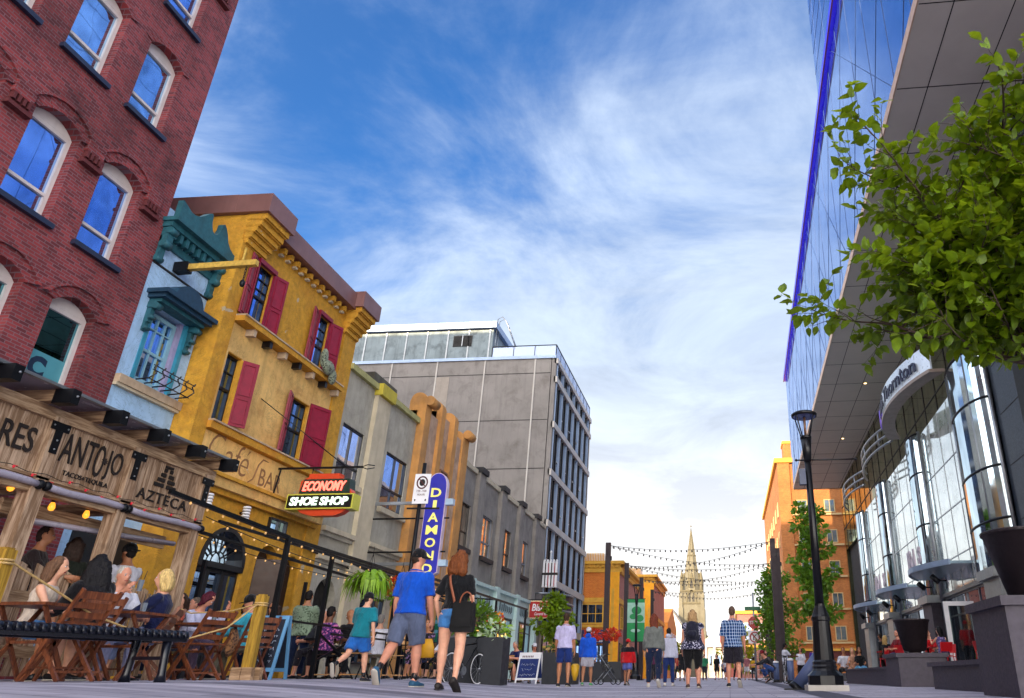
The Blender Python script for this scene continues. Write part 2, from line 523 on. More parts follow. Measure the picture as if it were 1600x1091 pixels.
def paving_mat():
    m, k, b, out = new_mat('street_pavers')
    p = pos(k); x, y, z = k.sep(p)
    t = k.n('ShaderNodeTexBrick'); t.offset = 0.5
    t.inputs['Brick Width'].default_value = 0.62; t.inputs['Row Height'].default_value = 0.31; t.inputs['Mortar Size'].default_value = 0.008; t.inputs['Scale'].default_value = 1.0
    k.l(p, t.inputs['Vector'])
    t.inputs['Color1'].default_value = c4('#b3aeba'); t.inputs['Color2'].default_value = c4('#918d9a'); t.inputs['Mortar'].default_value = c4('#5c5860')
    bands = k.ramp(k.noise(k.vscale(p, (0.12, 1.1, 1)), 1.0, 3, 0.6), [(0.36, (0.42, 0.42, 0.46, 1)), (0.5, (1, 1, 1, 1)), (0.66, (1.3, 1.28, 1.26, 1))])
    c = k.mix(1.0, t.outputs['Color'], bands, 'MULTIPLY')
    st = k.map(k.noise(p, 0.8, 8, 0.7), 0.52, 0.72, 0.0, 0.45)
    c = k.mix(st, c, c4('#716d76'))
    k.l(c, b.inputs['Base Color']); b.inputs['Roughness'].default_value = 0.75
    h = k.math('ADD', k.math('MULTIPLY', t.outputs['Fac'], -0.7), k.math('MULTIPLY', k.noise(p, 35, 4), 0.4))
    bump(k, b, h, 0.35, 0.01)
    return m

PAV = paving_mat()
BRICK_RED = brick('old_red_brick', '#93383a', '#5a2228', '#7a5c62', bw=.20, bh=.064, msize=.008, dirt=.42)
BRICK_SOLID = mat('rubbed_brick', '#5c2427', 0.85, var=0.3, scale=14, bmp=0.4, bscale=60)
SILL_DK = mat('dark_painted_sill', '#1c2740', 0.5, var=0.2)
FRAME_WH = mat('off_white_paint', '#d3cac6', 0.5, var=0.10, streak=0.25)
FRAME_GY = mat('grey_window_paint', '#7c828c', 0.5)
FRAME_BK = mat('black_paint', '#0c0d12', 0.38, var=0.2, bmp=0.05)
GL_BLUE = glass('blue_sky_glass', '#93b6ea', 0.46, '#0f3158')
GL_PALE = glass('pale_sky_glass', '#a9cbe8', 0.55, '#1c4a5c', .02, .06, .9)
GL_TEAL = glass('teal_shaded_glass', '#5f9aa8', 0.25, '#0d3a44')
GL_DARK = glass('dark_window_glass', '#8aa4cc', 0.30, '#070a0f')
GL_CLEAR = glass('shop_window_glass', '#c5d6ea', 0.42, '#12151a')
GL_SILVER = glass('silver_curtain_glass', '#f2faf8', 0.40, '#d2e2de', 0.05, 0.03, 0.35, tv=.2)
GL_BOX = glass('blue_curtain_glass', '#bccff0', 0.62, '#6482b4', 0.04, 0.01, 0.3, tv=.1)
GL_CYL = glass('curved_bay_glass', '#cfe2ec', 0.42, '#7f9aa4', 0.06, tv=.5)
GL_NAVY = glass('navy_office_glass', '#6f7f9c', 0.10, '#0c1018', ior=1.3)
TEAL_OLD = mat('weathered_teal_paint', '#205a66', 0.6, var=0.35, scale=7, bmp=0.4, bscale=30, streak=0.5, dirt='#12343c', dirt_amt=0.5)
WALL_PALE = mat('pale_blue_render', '#a3c6e6', 0.8, var=0.12, scale=2, bmp=0.3, bscale=45, streak=0.35, dirt='#6c8298', dirt_amt=0.35, chips='#7f8f9c')
WALL_YEL = mat('ochre_stucco', '#c6922a', 0.85, var=0.24, scale=5.5, bmp=0.9, bscale=20, streak=0.22, dirt='#a8661a', dirt_amt=0.55, chips='#b8a98e')
WALL_YEL2 = mat('ochre_panel_stucco', '#deb56c', 0.85, var=0.28, scale=1.3, bmp=0.5, bscale=20, streak=0.55, dirt='#9a5a18', dirt_amt=0.6, chips='#cbb896')
COPPER = mat('mauve_copper_fascia', '#85605c', 0.45, 0.25, var=0.15, scale=1.2, streak=0.25)
MAROON = mat('maroon_shutter_paint', '#84122f', 0.5, var=0.2, scale=6, bmp=0.1, streak=0.3)
WOOD_WHITE = mat('pale_sill_paint', '#b9a48a', 0.7, var=0.25, scale=5, dirt='#8b6a45', dirt_amt=0.5)
STUCCO_GY = mat('grey_stucco', '#aaa596', 0.9, var=0.22, scale=1.8, bmp=0.6, bscale=16, streak=0.4, dirt='#68655a', dirt_amt=0.5)
STUCCO_LT = mat('buff_pilaster_stucco', '#c2b69c', 0.9, var=0.15, scale=2, bmp=0.4, bscale=16, streak=0.35)
COPING_YL = mat('faded_yellow_coping', '#aaa66c', 0.8, var=0.25, streak=0.4, dirt='#6d6a4c', dirt_amt=0.5)
STUCCO_OR = mat('tan_orange_stucco', '#c48d4e', 0.9, var=0.28, scale=1.5, bmp=0.6, bscale=18, streak=0.4, dirt='#93734f', dirt_amt=0.6)
STUCCO_PK = mat('patchy_pink_stucco', '#bb9c82', 0.9, var=0.3, scale=2.4, bmp=0.6, bscale=18, streak=0.4, dirt='#7c6a58', dirt_amt=0.6)
STUCCO_DK = mat('dark_grey_render', '#8a847d', 0.9, var=0.2, scale=1.4, bmp=0.5, bscale=20, streak=0.5, dirt='#4f4b48', dirt_amt=0.5)
CONCRETE = mat('brown_concrete', '#85807b', 0.9, var=0.2, scale=0.35, bmp=0.35, bscale=12, streak=0.35, dirt='#564e48', dirt_amt=0.5)
CONC_LT = mat('pale_concrete', '#bdb8b0', 0.85, var=0.12, scale=1.0, streak=0.3)
CLAD = mat('stained_metal_cladding', '#6d7a80', 0.45, 0.35, var=0.2, scale=0.8, streak=0.75, dirt='#2a3338', dirt_amt=0.75)
CLAD_TRIM = mat('blue_grey_flashing', '#8fa2bd', 0.4, 0.4, var=0.1)
MINT = mat('mint_shopfront_paint', '#b4cfcb', 0.55, var=0.10, streak=0.25)
METAL_DK = mat('dark_steel', '#14161b', 0.42, 0.55, var=0.2, bmp=0.05)
METAL_GY = mat('grey_steel', '#8d9298', 0.35, 0.7, var=0.12)
RUST = mat('rusty_yellow_paint', '#c9a64a', 0.6, 0.1, var=0.3, scale=14, dirt='#5a3b1c', dirt_amt=0.7)
PERG = wood('weathered_pergola_wood', '#bfa48a', '#86694f', 2, obj=False)
PERG_Y = wood('pergola_beam_wood', '#c2a685', '#8c6d50', 1)
PERG_X = wood('pergola_rafter_wood', '#b0906f', '#7b5d45', 0)
LETTER_DK = mat('burnt_letter_brown', '#1d1411', 0.8, var=0.3)
POLY = mat('clear_roof_sheet', '#a5a3b2', 0.25, var=0.06, spec=0.7)
FOLD_WOOD = wood('oiled_teak', '#7c4426', '#5a2e1a', 2, 0.45, 1.6, True, 0.15)
POST_WOOD = wood('yellow_post_wood', '#b7902f', '#8c6a1c', 2, 0.6, 1.2)
BLOCK_WOOD = wood('timber_foot_block', '#b49473', '#86684c', 0)
SLAT_WOOD = wood('pale_bistro_slat', '#b98b52', '#8f6335', 0, 0.5, 2.0, True)
ROPE = mat('hemp_rope', '#c2a168', 0.9, var=0.3, scale=60, bmp=0.5, bscale=120)
BULB = lampglow('warm_bulb_glass', '#e8902a', 0.5)
BULB_S = lampglow('small_warm_bulb', '#d8a868', 0.16)
STONE_DK = mat('dark_granite', '#383140', 0.55, var=0.25, scale=9, bmp=0.25, bscale=90, dirt='#352f3d', dirt_amt=0.4)
STONE_TEAL = mat('blue_black_granite', '#27313d', 0.5, var=0.25, scale=9, bmp=0.2, bscale=90)
POT = mat('brown_black_pot', '#251c20', 0.55, var=0.25, scale=5, bmp=0.1)
SOFFIT = mat('grey_soffit_panel', '#d2cfc6', 0.4, 0.0, var=0.08, scale=0.5)
JOINT = mat('dark_joint', '#1e1c1f', 0.8)
PLANTER = mat('charcoal_planter', '#1b1f27', 0.55, var=0.2, scale=4, bmp=0.1)
RED_METAL = mat('red_chair_paint', '#b50d18', 0.4, var=0.1)
DENIM_BL = mat('blue_grey_bollard', '#4e5c82', 0.5, var=0.15, bmp=0.1)
WHITE_P = mat('white_paint', '#dfe0e4', 0.5, var=0.06)
LEAF_A = leafmat('young_tree_leaf', '#2c5008', '#88a818', .45)
LEAF_B = leafmat('street_tree_leaf', '#3a6a1c', '#6f9a2a')
LEAF_C = leafmat('fern_frond', '#5d8f1f', '#9cc23a')
LEAF_D = leafmat('dark_planter_leaf', '#2c4a1c', '#557a2a')
BARK = mat('tree_bark', '#4a3d34', 0.9, var=0.35, scale=12, bmp=0.6, bscale=40)
PETAL_R = leafmat('red_petals', '#a80f18', '#e0381c', 0.2)
PETAL_O = leafmat('orange_petals', '#d86a12', '#f0b030', 0.2)

# ---------------------------------------------------------------- ground and street
def frange(a, b, s):
    n = int(round((b - a) / s)); return [a + (b - a) * i / n for i in range(n + 1)]
def build_ground():
    xs = [-900, -300, -100, -40, -20] + frange(-14, 2, 0.5) + [6, 12, 30, 100, 300, 900]
    ys = [-600, -150, -40, -10] + frange(0, 50, 1.0) + [60, 80, 110, 160, 260, 500, 1500]
    mb = MB(); nx = len(xs)
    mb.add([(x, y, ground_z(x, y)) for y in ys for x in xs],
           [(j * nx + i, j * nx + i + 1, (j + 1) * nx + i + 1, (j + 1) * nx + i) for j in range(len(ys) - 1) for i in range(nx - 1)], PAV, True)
    structure('street_paving', mb)
    dk = mat('dark_paver_band', '#3d3b4a', 0.7, var=0.2, scale=4, bmp=0.3, bscale=40)
    mb = MB(); mb.quad((1.12, 3, .004), (1.62, 3, .004), (2.05, 70, .004), (1.55, 70, .004), dk)
    structure('paving_band', mb)
build_ground()

# ---------------------------------------------------------------- facade helpers
def arch_pts(u0, u1, zs, rise, n=10):
    """points of a circular arch of given rise springing at zs"""
    h = (u1 - u0) / 2; r = (h * h + rise * rise) / (2 * rise); cz = zs + rise - r; c = (u0 + u1) / 2
    a0 = math.atan2(zs - cz, h)
    return [(c - r * math.cos(a0 + (math.pi - 2 * a0) * i / n), cz + r * math.sin(a0 + (math.pi - 2 * a0) * i / n)) for i in range(n + 1)]

def wall(mb, fr, u0, u1, z0, z1, holes, m, depth=0.25, w=0.0, rm=None):
    rm = rm or m
    us = sorted({u0, u1} | {q for h in holes for q in h[:2]}); zs = sorted({z0, z1} | {q for h in holes for q in h[2:4]})
    for i in range(len(us) - 1):
        for j in range(len(zs) - 1):
            cu = (us[i] + us[i + 1]) / 2; cz = (zs[j] + zs[j + 1]) / 2
            if any(h[0] < cu < h[1] and h[2] < cz < h[3] for h in holes): continue
            mb.quad(fr.P(us[i], zs[j], w), fr.P(us[i + 1], zs[j], w), fr.P(us[i + 1], zs[j + 1], w), fr.P(us[i], zs[j + 1], w), m)
    for h in holes:
        a, b, c, d = h[:4]; rise = h[4] if len(h) > 4 else 0
        top = [(a, d), (b, d)] if not rise else arch_pts(a, b, d - rise, rise)
        ring = [(a, c)] + top + [(b, c)]
        for p, q in zip(ring, ring[1:] + ring[:1]):
            mb.quad(fr.P(p[0], p[1], w), fr.P(q[0], q[1], w), fr.P(q[0], q[1], w - depth), fr.P(p[0], p[1], w - depth), rm)
        if rise:
            for p, q in zip(top, top[1:]):
                if abs(p[1] - d) + abs(q[1] - d) > 1e-6:
                    mb.quad(fr.P(p[0], p[1], w), fr.P(q[0], q[1], w), fr.P(q[0], d, w), fr.P(p[0], d, w), m)
    return mb

def window(bld, fr, u0, u1, z0, z1, rise=0.0, wr=-0.16, fm=None, gm=None, fw=0.07, vb=(), hb=(), rail=None, bar=0.025, name='window', label=None, head=None):
    fm = fm or FRAME_WH; gm = gm or GL_BLUE
    zt = z1 - rise
    mb = MB()
    d0, d1 = wr - 0.06, wr + 0.02
    fr.box(mb, u0, u0 + fw, z0, zt, d0, d1, fm); fr.box(mb, u1 - fw, u1, z0, zt, d0, d1, fm)
    fr.box(mb, u0 + fw, u1 - fw, z0, z0 + fw, d0, d1, fm); fr.box(mb, u0 + fw, u1 - fw, zt - fw, zt, d0, d1, fm)
    if rise:
        fr.poly(mb, arch_pts(u0, u1, zt, rise), d0, d1 + 0.004, head or fm)
    if rail is not None:
        zr = z0 + (zt - z0) * rail
        fr.box(mb, u0 + fw, u1 - fw, zr - 0.03, zr + 0.03, d0, d1 - 0.003, fm)
    for f in vb:
        u = u0 + (u1 - u0) * f; fr.box(mb, u - bar / 2, u + bar / 2, z0 + fw, zt - fw, d0 + 0.01, d1 - 0.012, fm)
    for f in hb:
        z = z0 + (zt - z0) * f; fr.box(mb, u0 + fw, u1 - fw, z - bar / 2, z + bar / 2, d0 + 0.01, d1 - 0.014, fm)
    o = part(name, mb, bld, label)
    g = MB(); fr.box(g, u0 + fw * 0.5, u1 - fw * 0.5, z0 + fw * 0.5, zt - fw * 0.5, d0 + 0.012, d0 + 0.028, gm)
    part('pane', g, o)
    return o

def sill(bld, fr, u0, u1, z, h, out, m, name='sill'):
    mb = MB(); fr.box(mb, u0, u1, z - h, z, -0.05, out, m); return part(name, mb, bld)

# ---------------------------------------------------------------- red brick warehouse, left foreground
def brick_warehouse():
    X = -12.45
    fr = Frame((X, 0, 0), (0, 1, 0), (1, 0, 0))
    b = thing('brick_warehouse', 'tall dark red brick warehouse with arched sash windows at the left edge', 'building', (X, 6, 0.2))
    ztop = 34.5  # unseen height, rear length and depth extended to shade street and far walls
    cols = [1.85 + 1.64 * i for i in range(-1, 7)]
    cols = [c for c in cols if c > -3]
    rows = [(4.95, 6.95), (8.0, 10.12), (11.42, 13.48), (14.45, 16.6), (17.6, 19.8)]
    holes = []
    for ci, c in enumerate(cols):
        for ri, (a, t) in enumerate(rows):
            holes.append((c - 0.50, c + 0.50, a, t, 0.22))
    mb = MB()
    wall(mb, fr, -45, 13.04, 0, ztop, holes, BRICK_RED, 0.26)
    fr.box(mb, -45, 13.04, 0, ztop - .01, -48, -0.3, BRICK_RED)
    mb.quad(fr.P(13.04, 0, 0), fr.P(13.04, ztop, 0), fr.P(13.04, ztop, -.3), fr.P(13.04, 0, -.3), BRICK_RED)
    part('wall', mb, b)
    cmb = MB(); fr.box(cmb, -45, 13.1, ztop - .5, ztop + .2, -.02, .25, BRICK_SOLID); part('cornice', cmb, b)
    for ri, (a, t) in enumerate(rows):
        for ci, c in enumerate(cols):
            if ri in (3, 4) and c < 6: continue
            teal = (ri == 0)
            gm = GL_TEAL if teal else (GL_PALE if (ri == 2 or (ri + ci) % 3 == 0) else GL_BLUE)
            window(b, fr, c - .5, c + .5, a, t, .22, -0.2, FRAME_WH, gm, 0.085, (), (), 0.30 if ri else None, 0.02)
            sill(b, fr, c - .58, c + .58, a, .10, .10, SILL_DK)
            # brick hood over the arch
            hm = MB()
            deep = 0.06 if ri in (0, 1, 3) else 0.035
            inn = arch_pts(c - .5, c + .5, t - .22, .22, 12); outr = arch_pts(c - .70, c + .70, t - .16, .30 + (.08 if ri in (0, 1) else 0), 12)
            for i in range(12):
                ring = [inn[i], inn[i + 1], outr[i + 1], outr[i]]
                fr.poly(hm, ring, 0.0, deep if i % 2 else deep - 0.012, BRICK_RED)
            if ri in (0, 1):
                o2 = arch_pts(c - .78, c + .78, t - .16, .42, 12)
                for i in range(12): fr.poly(hm, [outr[i], outr[i + 1], o2[i + 1], o2[i]], 0, deep + .04, BRICK_RED)
            part('hood', hm, b)
        if ri in (1, 3):
            for c in cols:
                km = MB()
                u0, u1 = c + .62, c + 1.02
                z0 = t - .62
                fr.box(km, u0 - .04, u1 + .04, z0, z0 + .07, 0, .13, BRICK_SOLID)
                fr.box(km, u0, u1, z0 + .07, z0 + .15, 0, .05, BRICK_SOLID)
                for q in range(4):
                    uu = u0 + .02 + q * .1; fr.box(km, uu, uu + .055, z0 + .15, z0 + .30, 0, .10, BRICK_SOLID)
                fr.box(km, u0, u1, z0 + .30, z0 + .62, 0, .09, BRICK_RED)
                part('corbel', km, b)
    # frosted film with the lettering on the lowest right window
    c = cols[-1] if abs(cols[-1] - 11.69) < .3 else min(cols, key=lambda q: abs(q - 11.69))
    a, t = rows[0]
    fm = MB(); film = mat('frosted_teal_film', '#4f97a3', 0.35, var=0.08, spec=0.6)
    fr.box(fm, c - .44, c + .44, a + .05, a + .86, -.231, -.227, film)
    part('window_film', fm, b)
    lm = MB(); dk = mat('dark_teal_print', '#0c2a45', 0.6)
    text(lm, 'C', fr.P(c - .30, a + .36, -.227), fr.u, (0, 0, 1), .36, .42, dk, .004, bold=.06)
    text(lm, '& COMPANY', fr.P(c - .38, a + .2, -.227), fr.u, (0, 0, 1), .72, .10, dk, .004)
    part('window_lettering', lm, b)
brick_warehouse()

# ---------------------------------------------------------------- pale blue narrow house
def pale_house():
    X = -12.47
    fr = Frame((X, 0, 0), (0, 1, 0), (1, 0, 0))
    b = thing('pale_blue_house', 'narrow pale blue rendered house with a weathered teal cornice and one sash window', 'building', (X, 14, 0.2))
    u0, u1 = 13.05, 14.92
    mb = MB()
    wall(mb, fr, u0, u1, 0, 10.1, [(13.42, 14.62, 6.05, 7.78)], WALL_PALE, .25)
    fr.box(mb, u0, u1, 0, 10.09, -12, -.3, WALL_PALE)
    part('wall', mb, b)
    window(b, fr, 13.62, 14.42, 6.1, 7.7, 0, -.16, mat('pale_teal_paint', '#86b4c4', 0.5, var=.15), GL_BLUE, .09, (.36, .66), (.78,), .45, .03)
    sm = MB(); st = mat('lilac_shutter', '#9a93b5', .6); tl = mat('bright_teal_trim', '#2f86a0', .5)
    for a, c, m in ((13.42, 13.52, tl), (13.52, 13.61, st), (14.43, 14.52, st), (14.52, 14.62, tl)): fr.box(sm, a, c, 6.05, 7.78, -.2, .02 if m is tl else -.06, m)
    part('window_surround', sm, b)
    hm = MB(); ht = mat('dark_blue_hood', '#15384f', .5, var=.25, scale=8)
    fr.box(hm, 13.22, 14.80, 7.86, 7.95, 0, .42, ht); fr.box(hm, 13.16, 14.86, 7.95, 8.05, 0, .5, ht)
    fr.box(hm, 13.3, 14.72, 7.78, 7.86, 0, .3, TEAL_OLD)
    fr.poly(hm, [(13.5, 8.05)] + arch_pts(13.55, 14.5, 8.08, .40, 12) + [(14.55, 8.05)], 0, .36, ht)
    part('window_hood', hm, b)
    for c in (13.36, 14.66):
        km = MB()
        fr.box(km, c - .075, c + .075, 7.64, 7.78, 0, .2, TEAL_OLD); fr.box(km, c - .055, c + .055, 7.3, 7.64, 0, .11, TEAL_OLD); fr.box(km, c - .05, c + .05, 7.1, 7.3, 0, .06, TEAL_OLD)
        for (z, w, r) in ((7.68, .2, .075), (7.42, .13, .05), (7.16, .07, .045)):
            km.tube(fr.P(c - .085, z, w), fr.P(c + .085, z, w), r, TEAL_OLD, 10)
        part('scroll_bracket', km, b)
    cm = MB()
    fr.box(cm, u0 - .06, u1 + .1, 9.55, 9.68, 0, .26, TEAL_OLD); fr.box(cm, u0 - .1, u1 + .14, 9.68, 9.78, 0, .40, TEAL_OLD)
    for i in range(9):
        a = u0 + .12 + i * .20; fr.box(cm, a, a + .09, 9.34, 9.55, 0, .22, TEAL_OLD)
    fr.box(cm, u0 - .02, u1 + .02, 9.16, 9.34, 0, .06, TEAL_OLD)
    c = (u0 + u1) / 2 + .12
    ped = [(u0 - .1, 9.78), (u1 + .14, 9.78), (u1 + .14, 9.9), (u1 - .05, 9.92), (u1 - .2, 9.98), (u1 - .32, 10.1), (u1 - .40, 10.26), (u1 - .5, 10.4), (c + .24, 10.46)]
    ped += [(c + .19 * math.cos(q), 10.42 - .40 * math.sin(q)) for q in [math.pi * i / 8 for i in range(9)]]
    ped += [(c - .24, 10.46), (u0 + .72, 10.38), (u0 + .60, 10.24), (u0 + .48, 10.14), (u0 + .34, 10.08), (u0 + .2, 10.08), (u0 + .06, 10.14), (u0 - .1, 10.2)]
    fr.poly(cm, ped, .26, .40, TEAL_OLD)
    part('cornice', cm, b)
    for c2 in (u0 + .07, u1 - .05):
        km = MB(); fr.box(km, c2 - .09, c2 + .09, 9.1, 9.55, 0, .2, TEAL_OLD)
        km.tube(fr.P(c2 - .11, 9.46, .2), fr.P(c2 + .11, 9.46, .2), .09, TEAL_OLD, 12); km.tube(fr.P(c2 - .12, 9.12, .14), fr.P(c2 + .12, 9.12, .14), .09, TEAL_OLD, 12)
        fr.box(km, c2 - .08, c2 + .08, 8.75, 9.1, 0, .1, TEAL_OLD); km.tube(fr.P(c2 - .1, 8.76, .06), fr.P(c2 + .1, 8.76, .06), .07, TEAL_OLD, 10)
        part('scroll_bracket', km, b)
    lm = MB(); fr.box(lm, u0, u1, 8.66, 8.70, 0, .03, JOINT); part('cable_line', lm, b); lm = MB(); fr.box(lm, u0, u1, 5.80, 5.98, 0, .14, WOOD_WHITE); fr.box(lm, u0, u1, 5.74, 5.80, 0, .1, STUCCO_LT)
    part('string_course', lm, b)
    # shop level behind the pergola
    dm = MB(); fr.box(dm, u0 + .2, u1 - .2, .2, 2.9, -.02, .03, mat('dark_shop_door', '#10161f', .4)); part('door', dm, b)
    # iron window-box cradle
    im = MB()
    for i in range(6):
        uu = 13.45 + i * .24
        im.sweep([fr.P(uu, 6.0, .14), fr.P(uu, 6.02, .42), fr.P(uu + .05, 6.14, .52), fr.P(uu, 6.26, .48), fr.P(uu, 6.33, .55)], .016, FRAME_BK, 6)
    for z, w in ((6.02, .42), (6.2, .5), (6.3, .5)): im.tube(fr.P(13.4, z, w), fr.P(14.7, z, w), .012, FRAME_BK, 6)
    part('window_box_cradle', im, b)
    # hoisting beam
    hb = thing('hoist_beam', 'rusty yellow hoist beam with a chain and hook above the pale blue house', 'beam', (X, 13.75, 8.9))
    bm = MB(); A = Vector((X + .02, 13.72, 8.86)); B = Vector((X + 1.9, 13.82, 8.98)); d = (B - A)
    bm.bar(A + d * .16, B, .12, .14, RUST); bm.bar(A, A + d * .17, .2, .24, METAL_DK)
    part('beam', bm, hb)
    c2 = MB(); e = A + d * .88
    for i in range(5):
        cc = e - Vector((0, 0, .12 + i * .07)); q = [cc + Vector((math.cos(t) * (.02 if i % 2 else 0), math.cos(t) * (0 if i % 2 else .02), math.sin(t) * .045)) for t in [2 * math.pi * j / 8 for j in range(8)]]
        c2.sweep(q, .009, METAL_DK, 5, closed=True)
    c2.ball(e - Vector((0, 0, .52)), (.06, .06, .1), METAL_DK, 8, 6)
    part('chain', c2, hb)
pale_house()

# ---------------------------------------------------------------- ochre cafe bar
def shutter(bld, fr, u, z0, z1, width, ang, wr=0.03):
    """one panelled leaf hinged at u; ang 0 lies on the wall to the right, 180 to the left, 90 sticks out"""
    d = fr.u * math.cos(R(ang)) + fr.w * math.sin(R(ang)); n = fr.w * math.cos(R(ang)) - fr.u * math.sin(R(ang))
    f2 = Frame(fr.P(u, 0, wr), d, n)
    mb = MB()
    f2.box(mb, 0, width, z0, z1, 0, .035, MAROON)
    for a, b in ((z0 + .07, z0 + (z1 - z0) * .42), (z0 + (z1 - z0) * .47, z1 - .07)):
        for ww in (.035, -.022):
            f2.box(mb, .05, width - .05, a, a + .03, ww, ww + .022, MAROON); f2.box(mb, .05, width - .05, b - .03, b, ww, ww + .022, MAROON)
            f2.box(mb, .05, .08, a + .03, b - .03, ww, ww + .022, MAROON); f2.box(mb, width - .08, width - .05, a + .03, b - .03, ww, ww + .022, MAROON)
    return part('shutter', mb, bld)

def ochre_bar():
    fr = Frame((-12, 0, 0), (0, 1, 0), (1, 0, 0))
    b = thing('ochre_cafe_building', 'three-storey ochre stucco cafe bar with maroon shutters and a mauve cornice', 'building', (-12, 18, 0.2))
    u0, u1 = 14.93, 21.05
    zt = 11.2
    holes = [(15.74, 16.42, 8.58, 10.2), (18.84, 19.46, 8.50, 10.25), (15.50, 16.03, 5.8, 7.53), (18.45, 19.30, 5.78, 7.45),
             (16.28, 17.96, .2, 3.55, .84), (18.40, 19.35, .2, 3.40, .48), (19.62, 20.5, .2, 3.3, .44)]
    mb = MB()
    wall(mb, fr, u0, u1, 0, zt, holes, WALL_YEL, .3)
    fr.box(mb, u0, u1, 0, zt - .01, -11, -.36, WALL_YEL)
    for uu in (u0, u1): mb.quad(fr.P(uu, 0, 0), fr.P(uu, zt, 0), fr.P(uu, zt, -.36), fr.P(uu, 0, -.36), WALL_YEL)
    part('wall', mb, b)
    pm = MB()
    fr.box(pm, u0, u0 + .44, 0, 10.4, 0, .05, WALL_YEL); fr.box(pm, 20.38, u1 + .05, 0, 10.4, 0, .05, WALL_YEL)   # end piers
    part('pier', pm, b)
    rm = MB()                                       # stained lighter field between the ledges
    wall(rm, fr, 15.42, 20.34, 5.74, 8.3, [(15.48, 16.05, 5.79, 7.55), (18.43, 19.32, 5.77, 7.47)], WALL_YEL2, .012, .012)
    wall(rm, fr, 15.42, 20.34, 4.62, 5.52, [], WALL_YEL2, .012, .012)
    part('stucco_panel', rm, b)
    # windows
    blk = FRAME_BK
    GLC = glass('curtained_blue_glass', '#8fb6ff', .5, '#31507c')
    window(b, fr, 15.74, 16.42, 8.58, 10.2, 0, -.08, blk, GLC, .05, (.34, .67), (.80, .62), .48, .02)
    window(b, fr, 18.84, 19.46, 8.50, 10.25, 0, -.08, blk, GLC, .05, (.34, .67), (.80, .62), .48, .02)
    window(b, fr, 15.50, 16.03, 5.80, 7.53, 0, -.12, blk, GL_DARK, .05, (.5,), (.75,), .5, .02)
    window(b, fr, 18.45, 19.30, 5.78, 7.45, 0, -.12, blk, GL_DARK, .05, (.34, .67), (.75,), .5, .02)
    for (a, c, z0, z1) in ((15.74, 16.42, 8.58, 10.2), (18.84, 19.46, 8.5, 10.25)):
        fm = MB(); fr.box(fm, a - .05, c + .05, z1, z1 + .12, 0, .09, MAROON); fr.box(fm, a - .05, a, z0, z1, 0, .07, MAROON); fr.box(fm, c, c + .05, z0, z1, 0, .07, MAROON); part('window_surround', fm, b)
    shutter(b, fr, 15.69, 8.56, 10.28, .36, 165); shutter(b, fr, 16.47, 8.50, 10.22, .42, 18)
    shutter(b, fr, 18.79, 8.46, 10.30, .40, 165); shutter(b, fr, 19.51, 8.40, 10.28, .46, 20)
    shutter(b, fr, 16.05, 5.82, 7.52, .40, 35); shutter(b, fr, 18.43, 5.76, 7.5, .38, 160); shutter(b, fr, 19.32, 5.72, 7.55, .72, 22)
    for c in (16.0, 19.36):
        om = MB(); fr.box(om, c + .02, c + .08, 5.8, 7.5, -.1, .06, WALL_YEL); part('window_post', om, b)
    # ledges
    lm = MB(); fr.box(lm, 15.36, 20.40, 8.32, 8.46, 0, .30, WALL_YEL); fr.box(lm, 15.36, 20.40, 8.46, 8.50, 0, .33, WOOD_WHITE)
    for i in range(7):
        uu = 15.9 + i * .72; fr.box(lm, uu, uu + .12, 8.14, 8.32, 0, .24, FRAME_BK if i % 2 else WOOD_WHITE)
    part('ledge', lm, b)
    l2 = MB(); fr.box(l2, 15.36, 20.40, 5.55, 5.72, 0, .16, WALL_YEL); fr.box(l2, 15.36, 20.40, 5.72, 5.76, 0, .20, WOOD_WHITE); part('ledge', l2, b)
    l3 = MB(); fr.box(l3, u0 - .02, 20.75, 4.30, 4.52, .05, .26, STUCCO_LT if False else WALL_YEL2); fr.box(l3, u0 - .04, 20.8, 4.52, 4.6, .05, .34, WALL_YEL); fr.box(l3, u0, 20.7, 4.18, 4.30, .05, .15, WALL_YEL); part('shopfront_cornice', l3, b)
    # painted lettering
    tm = MB(); tk = mat('faded_brown_lettering', '#8a6440', .85, var=.25, scale=12)
    text(tm, 'C', fr.P(15.66, 4.84, .013), fr.u, (0, 0, 1), .52, .74, tk, .006, .25, -.012)
    text(tm, 'afé', fr.P(16.24, 4.80, .013), fr.u, (0, 0, 1), .98, .72, tk, .006, .25, -.012)
    tm.sweep([fr.P(17.3, 4.70, .016), fr.P(17.5, 4.85, .016), fr.P(17.62, 5.25, .016), fr.P(17.76, 5.42, .016), fr.P(18.0, 5.42, .016)], [.012, .022, .022, .02, .008], tk, 6)
    text(tm, 'BAR', fr.P(17.75, 4.76, .013), fr.u, (0, 0, 1), .98, .44, tk, .006, 0, .0)
    part('painted_lettering', tm, b)
    # cornice
    cm = MB()
    fr.box(cm, 15.95, 20.2, 11.08, 11.62, 0, .34, COPPER)
    for a, c in ((14.80, 16.0), (20.12, 21.3)):
        fr.box(cm, a, c, 11.16, 11.70, -.3, .62, COPPER)
    fr.box(cm, u0 - .14, u0 + .3, 11.16, 11.70, -6.0, -.3, COPPER)
    fr.box(cm, u1 - .3, u1 + .16, 11.16, 11.70, -6.0, -.3, COPPER)
    part('cornice', cm, b)
    for a, c in ((14.90, 15.92), (20.2, 21.2)):
        km = MB()
        for i, (z0, z1, o) in enumerate(((10.98, 11.16, .54), (10.80, 10.98, .43), (10.64, 10.80, .32), (10.48, 10.64, .21), (10.32, 10.48, .12))):
            fr.box(km, a + i * .02, c - i * .02, z0 + .03, z1, 0, o, WALL_YEL)
            fr.box(km, a + i * .02 + .01, c - i * .02 - .01, z0, z0 + .03, 0, o - .05, WALL_YEL)
        part('stepped_corbel', km, b)
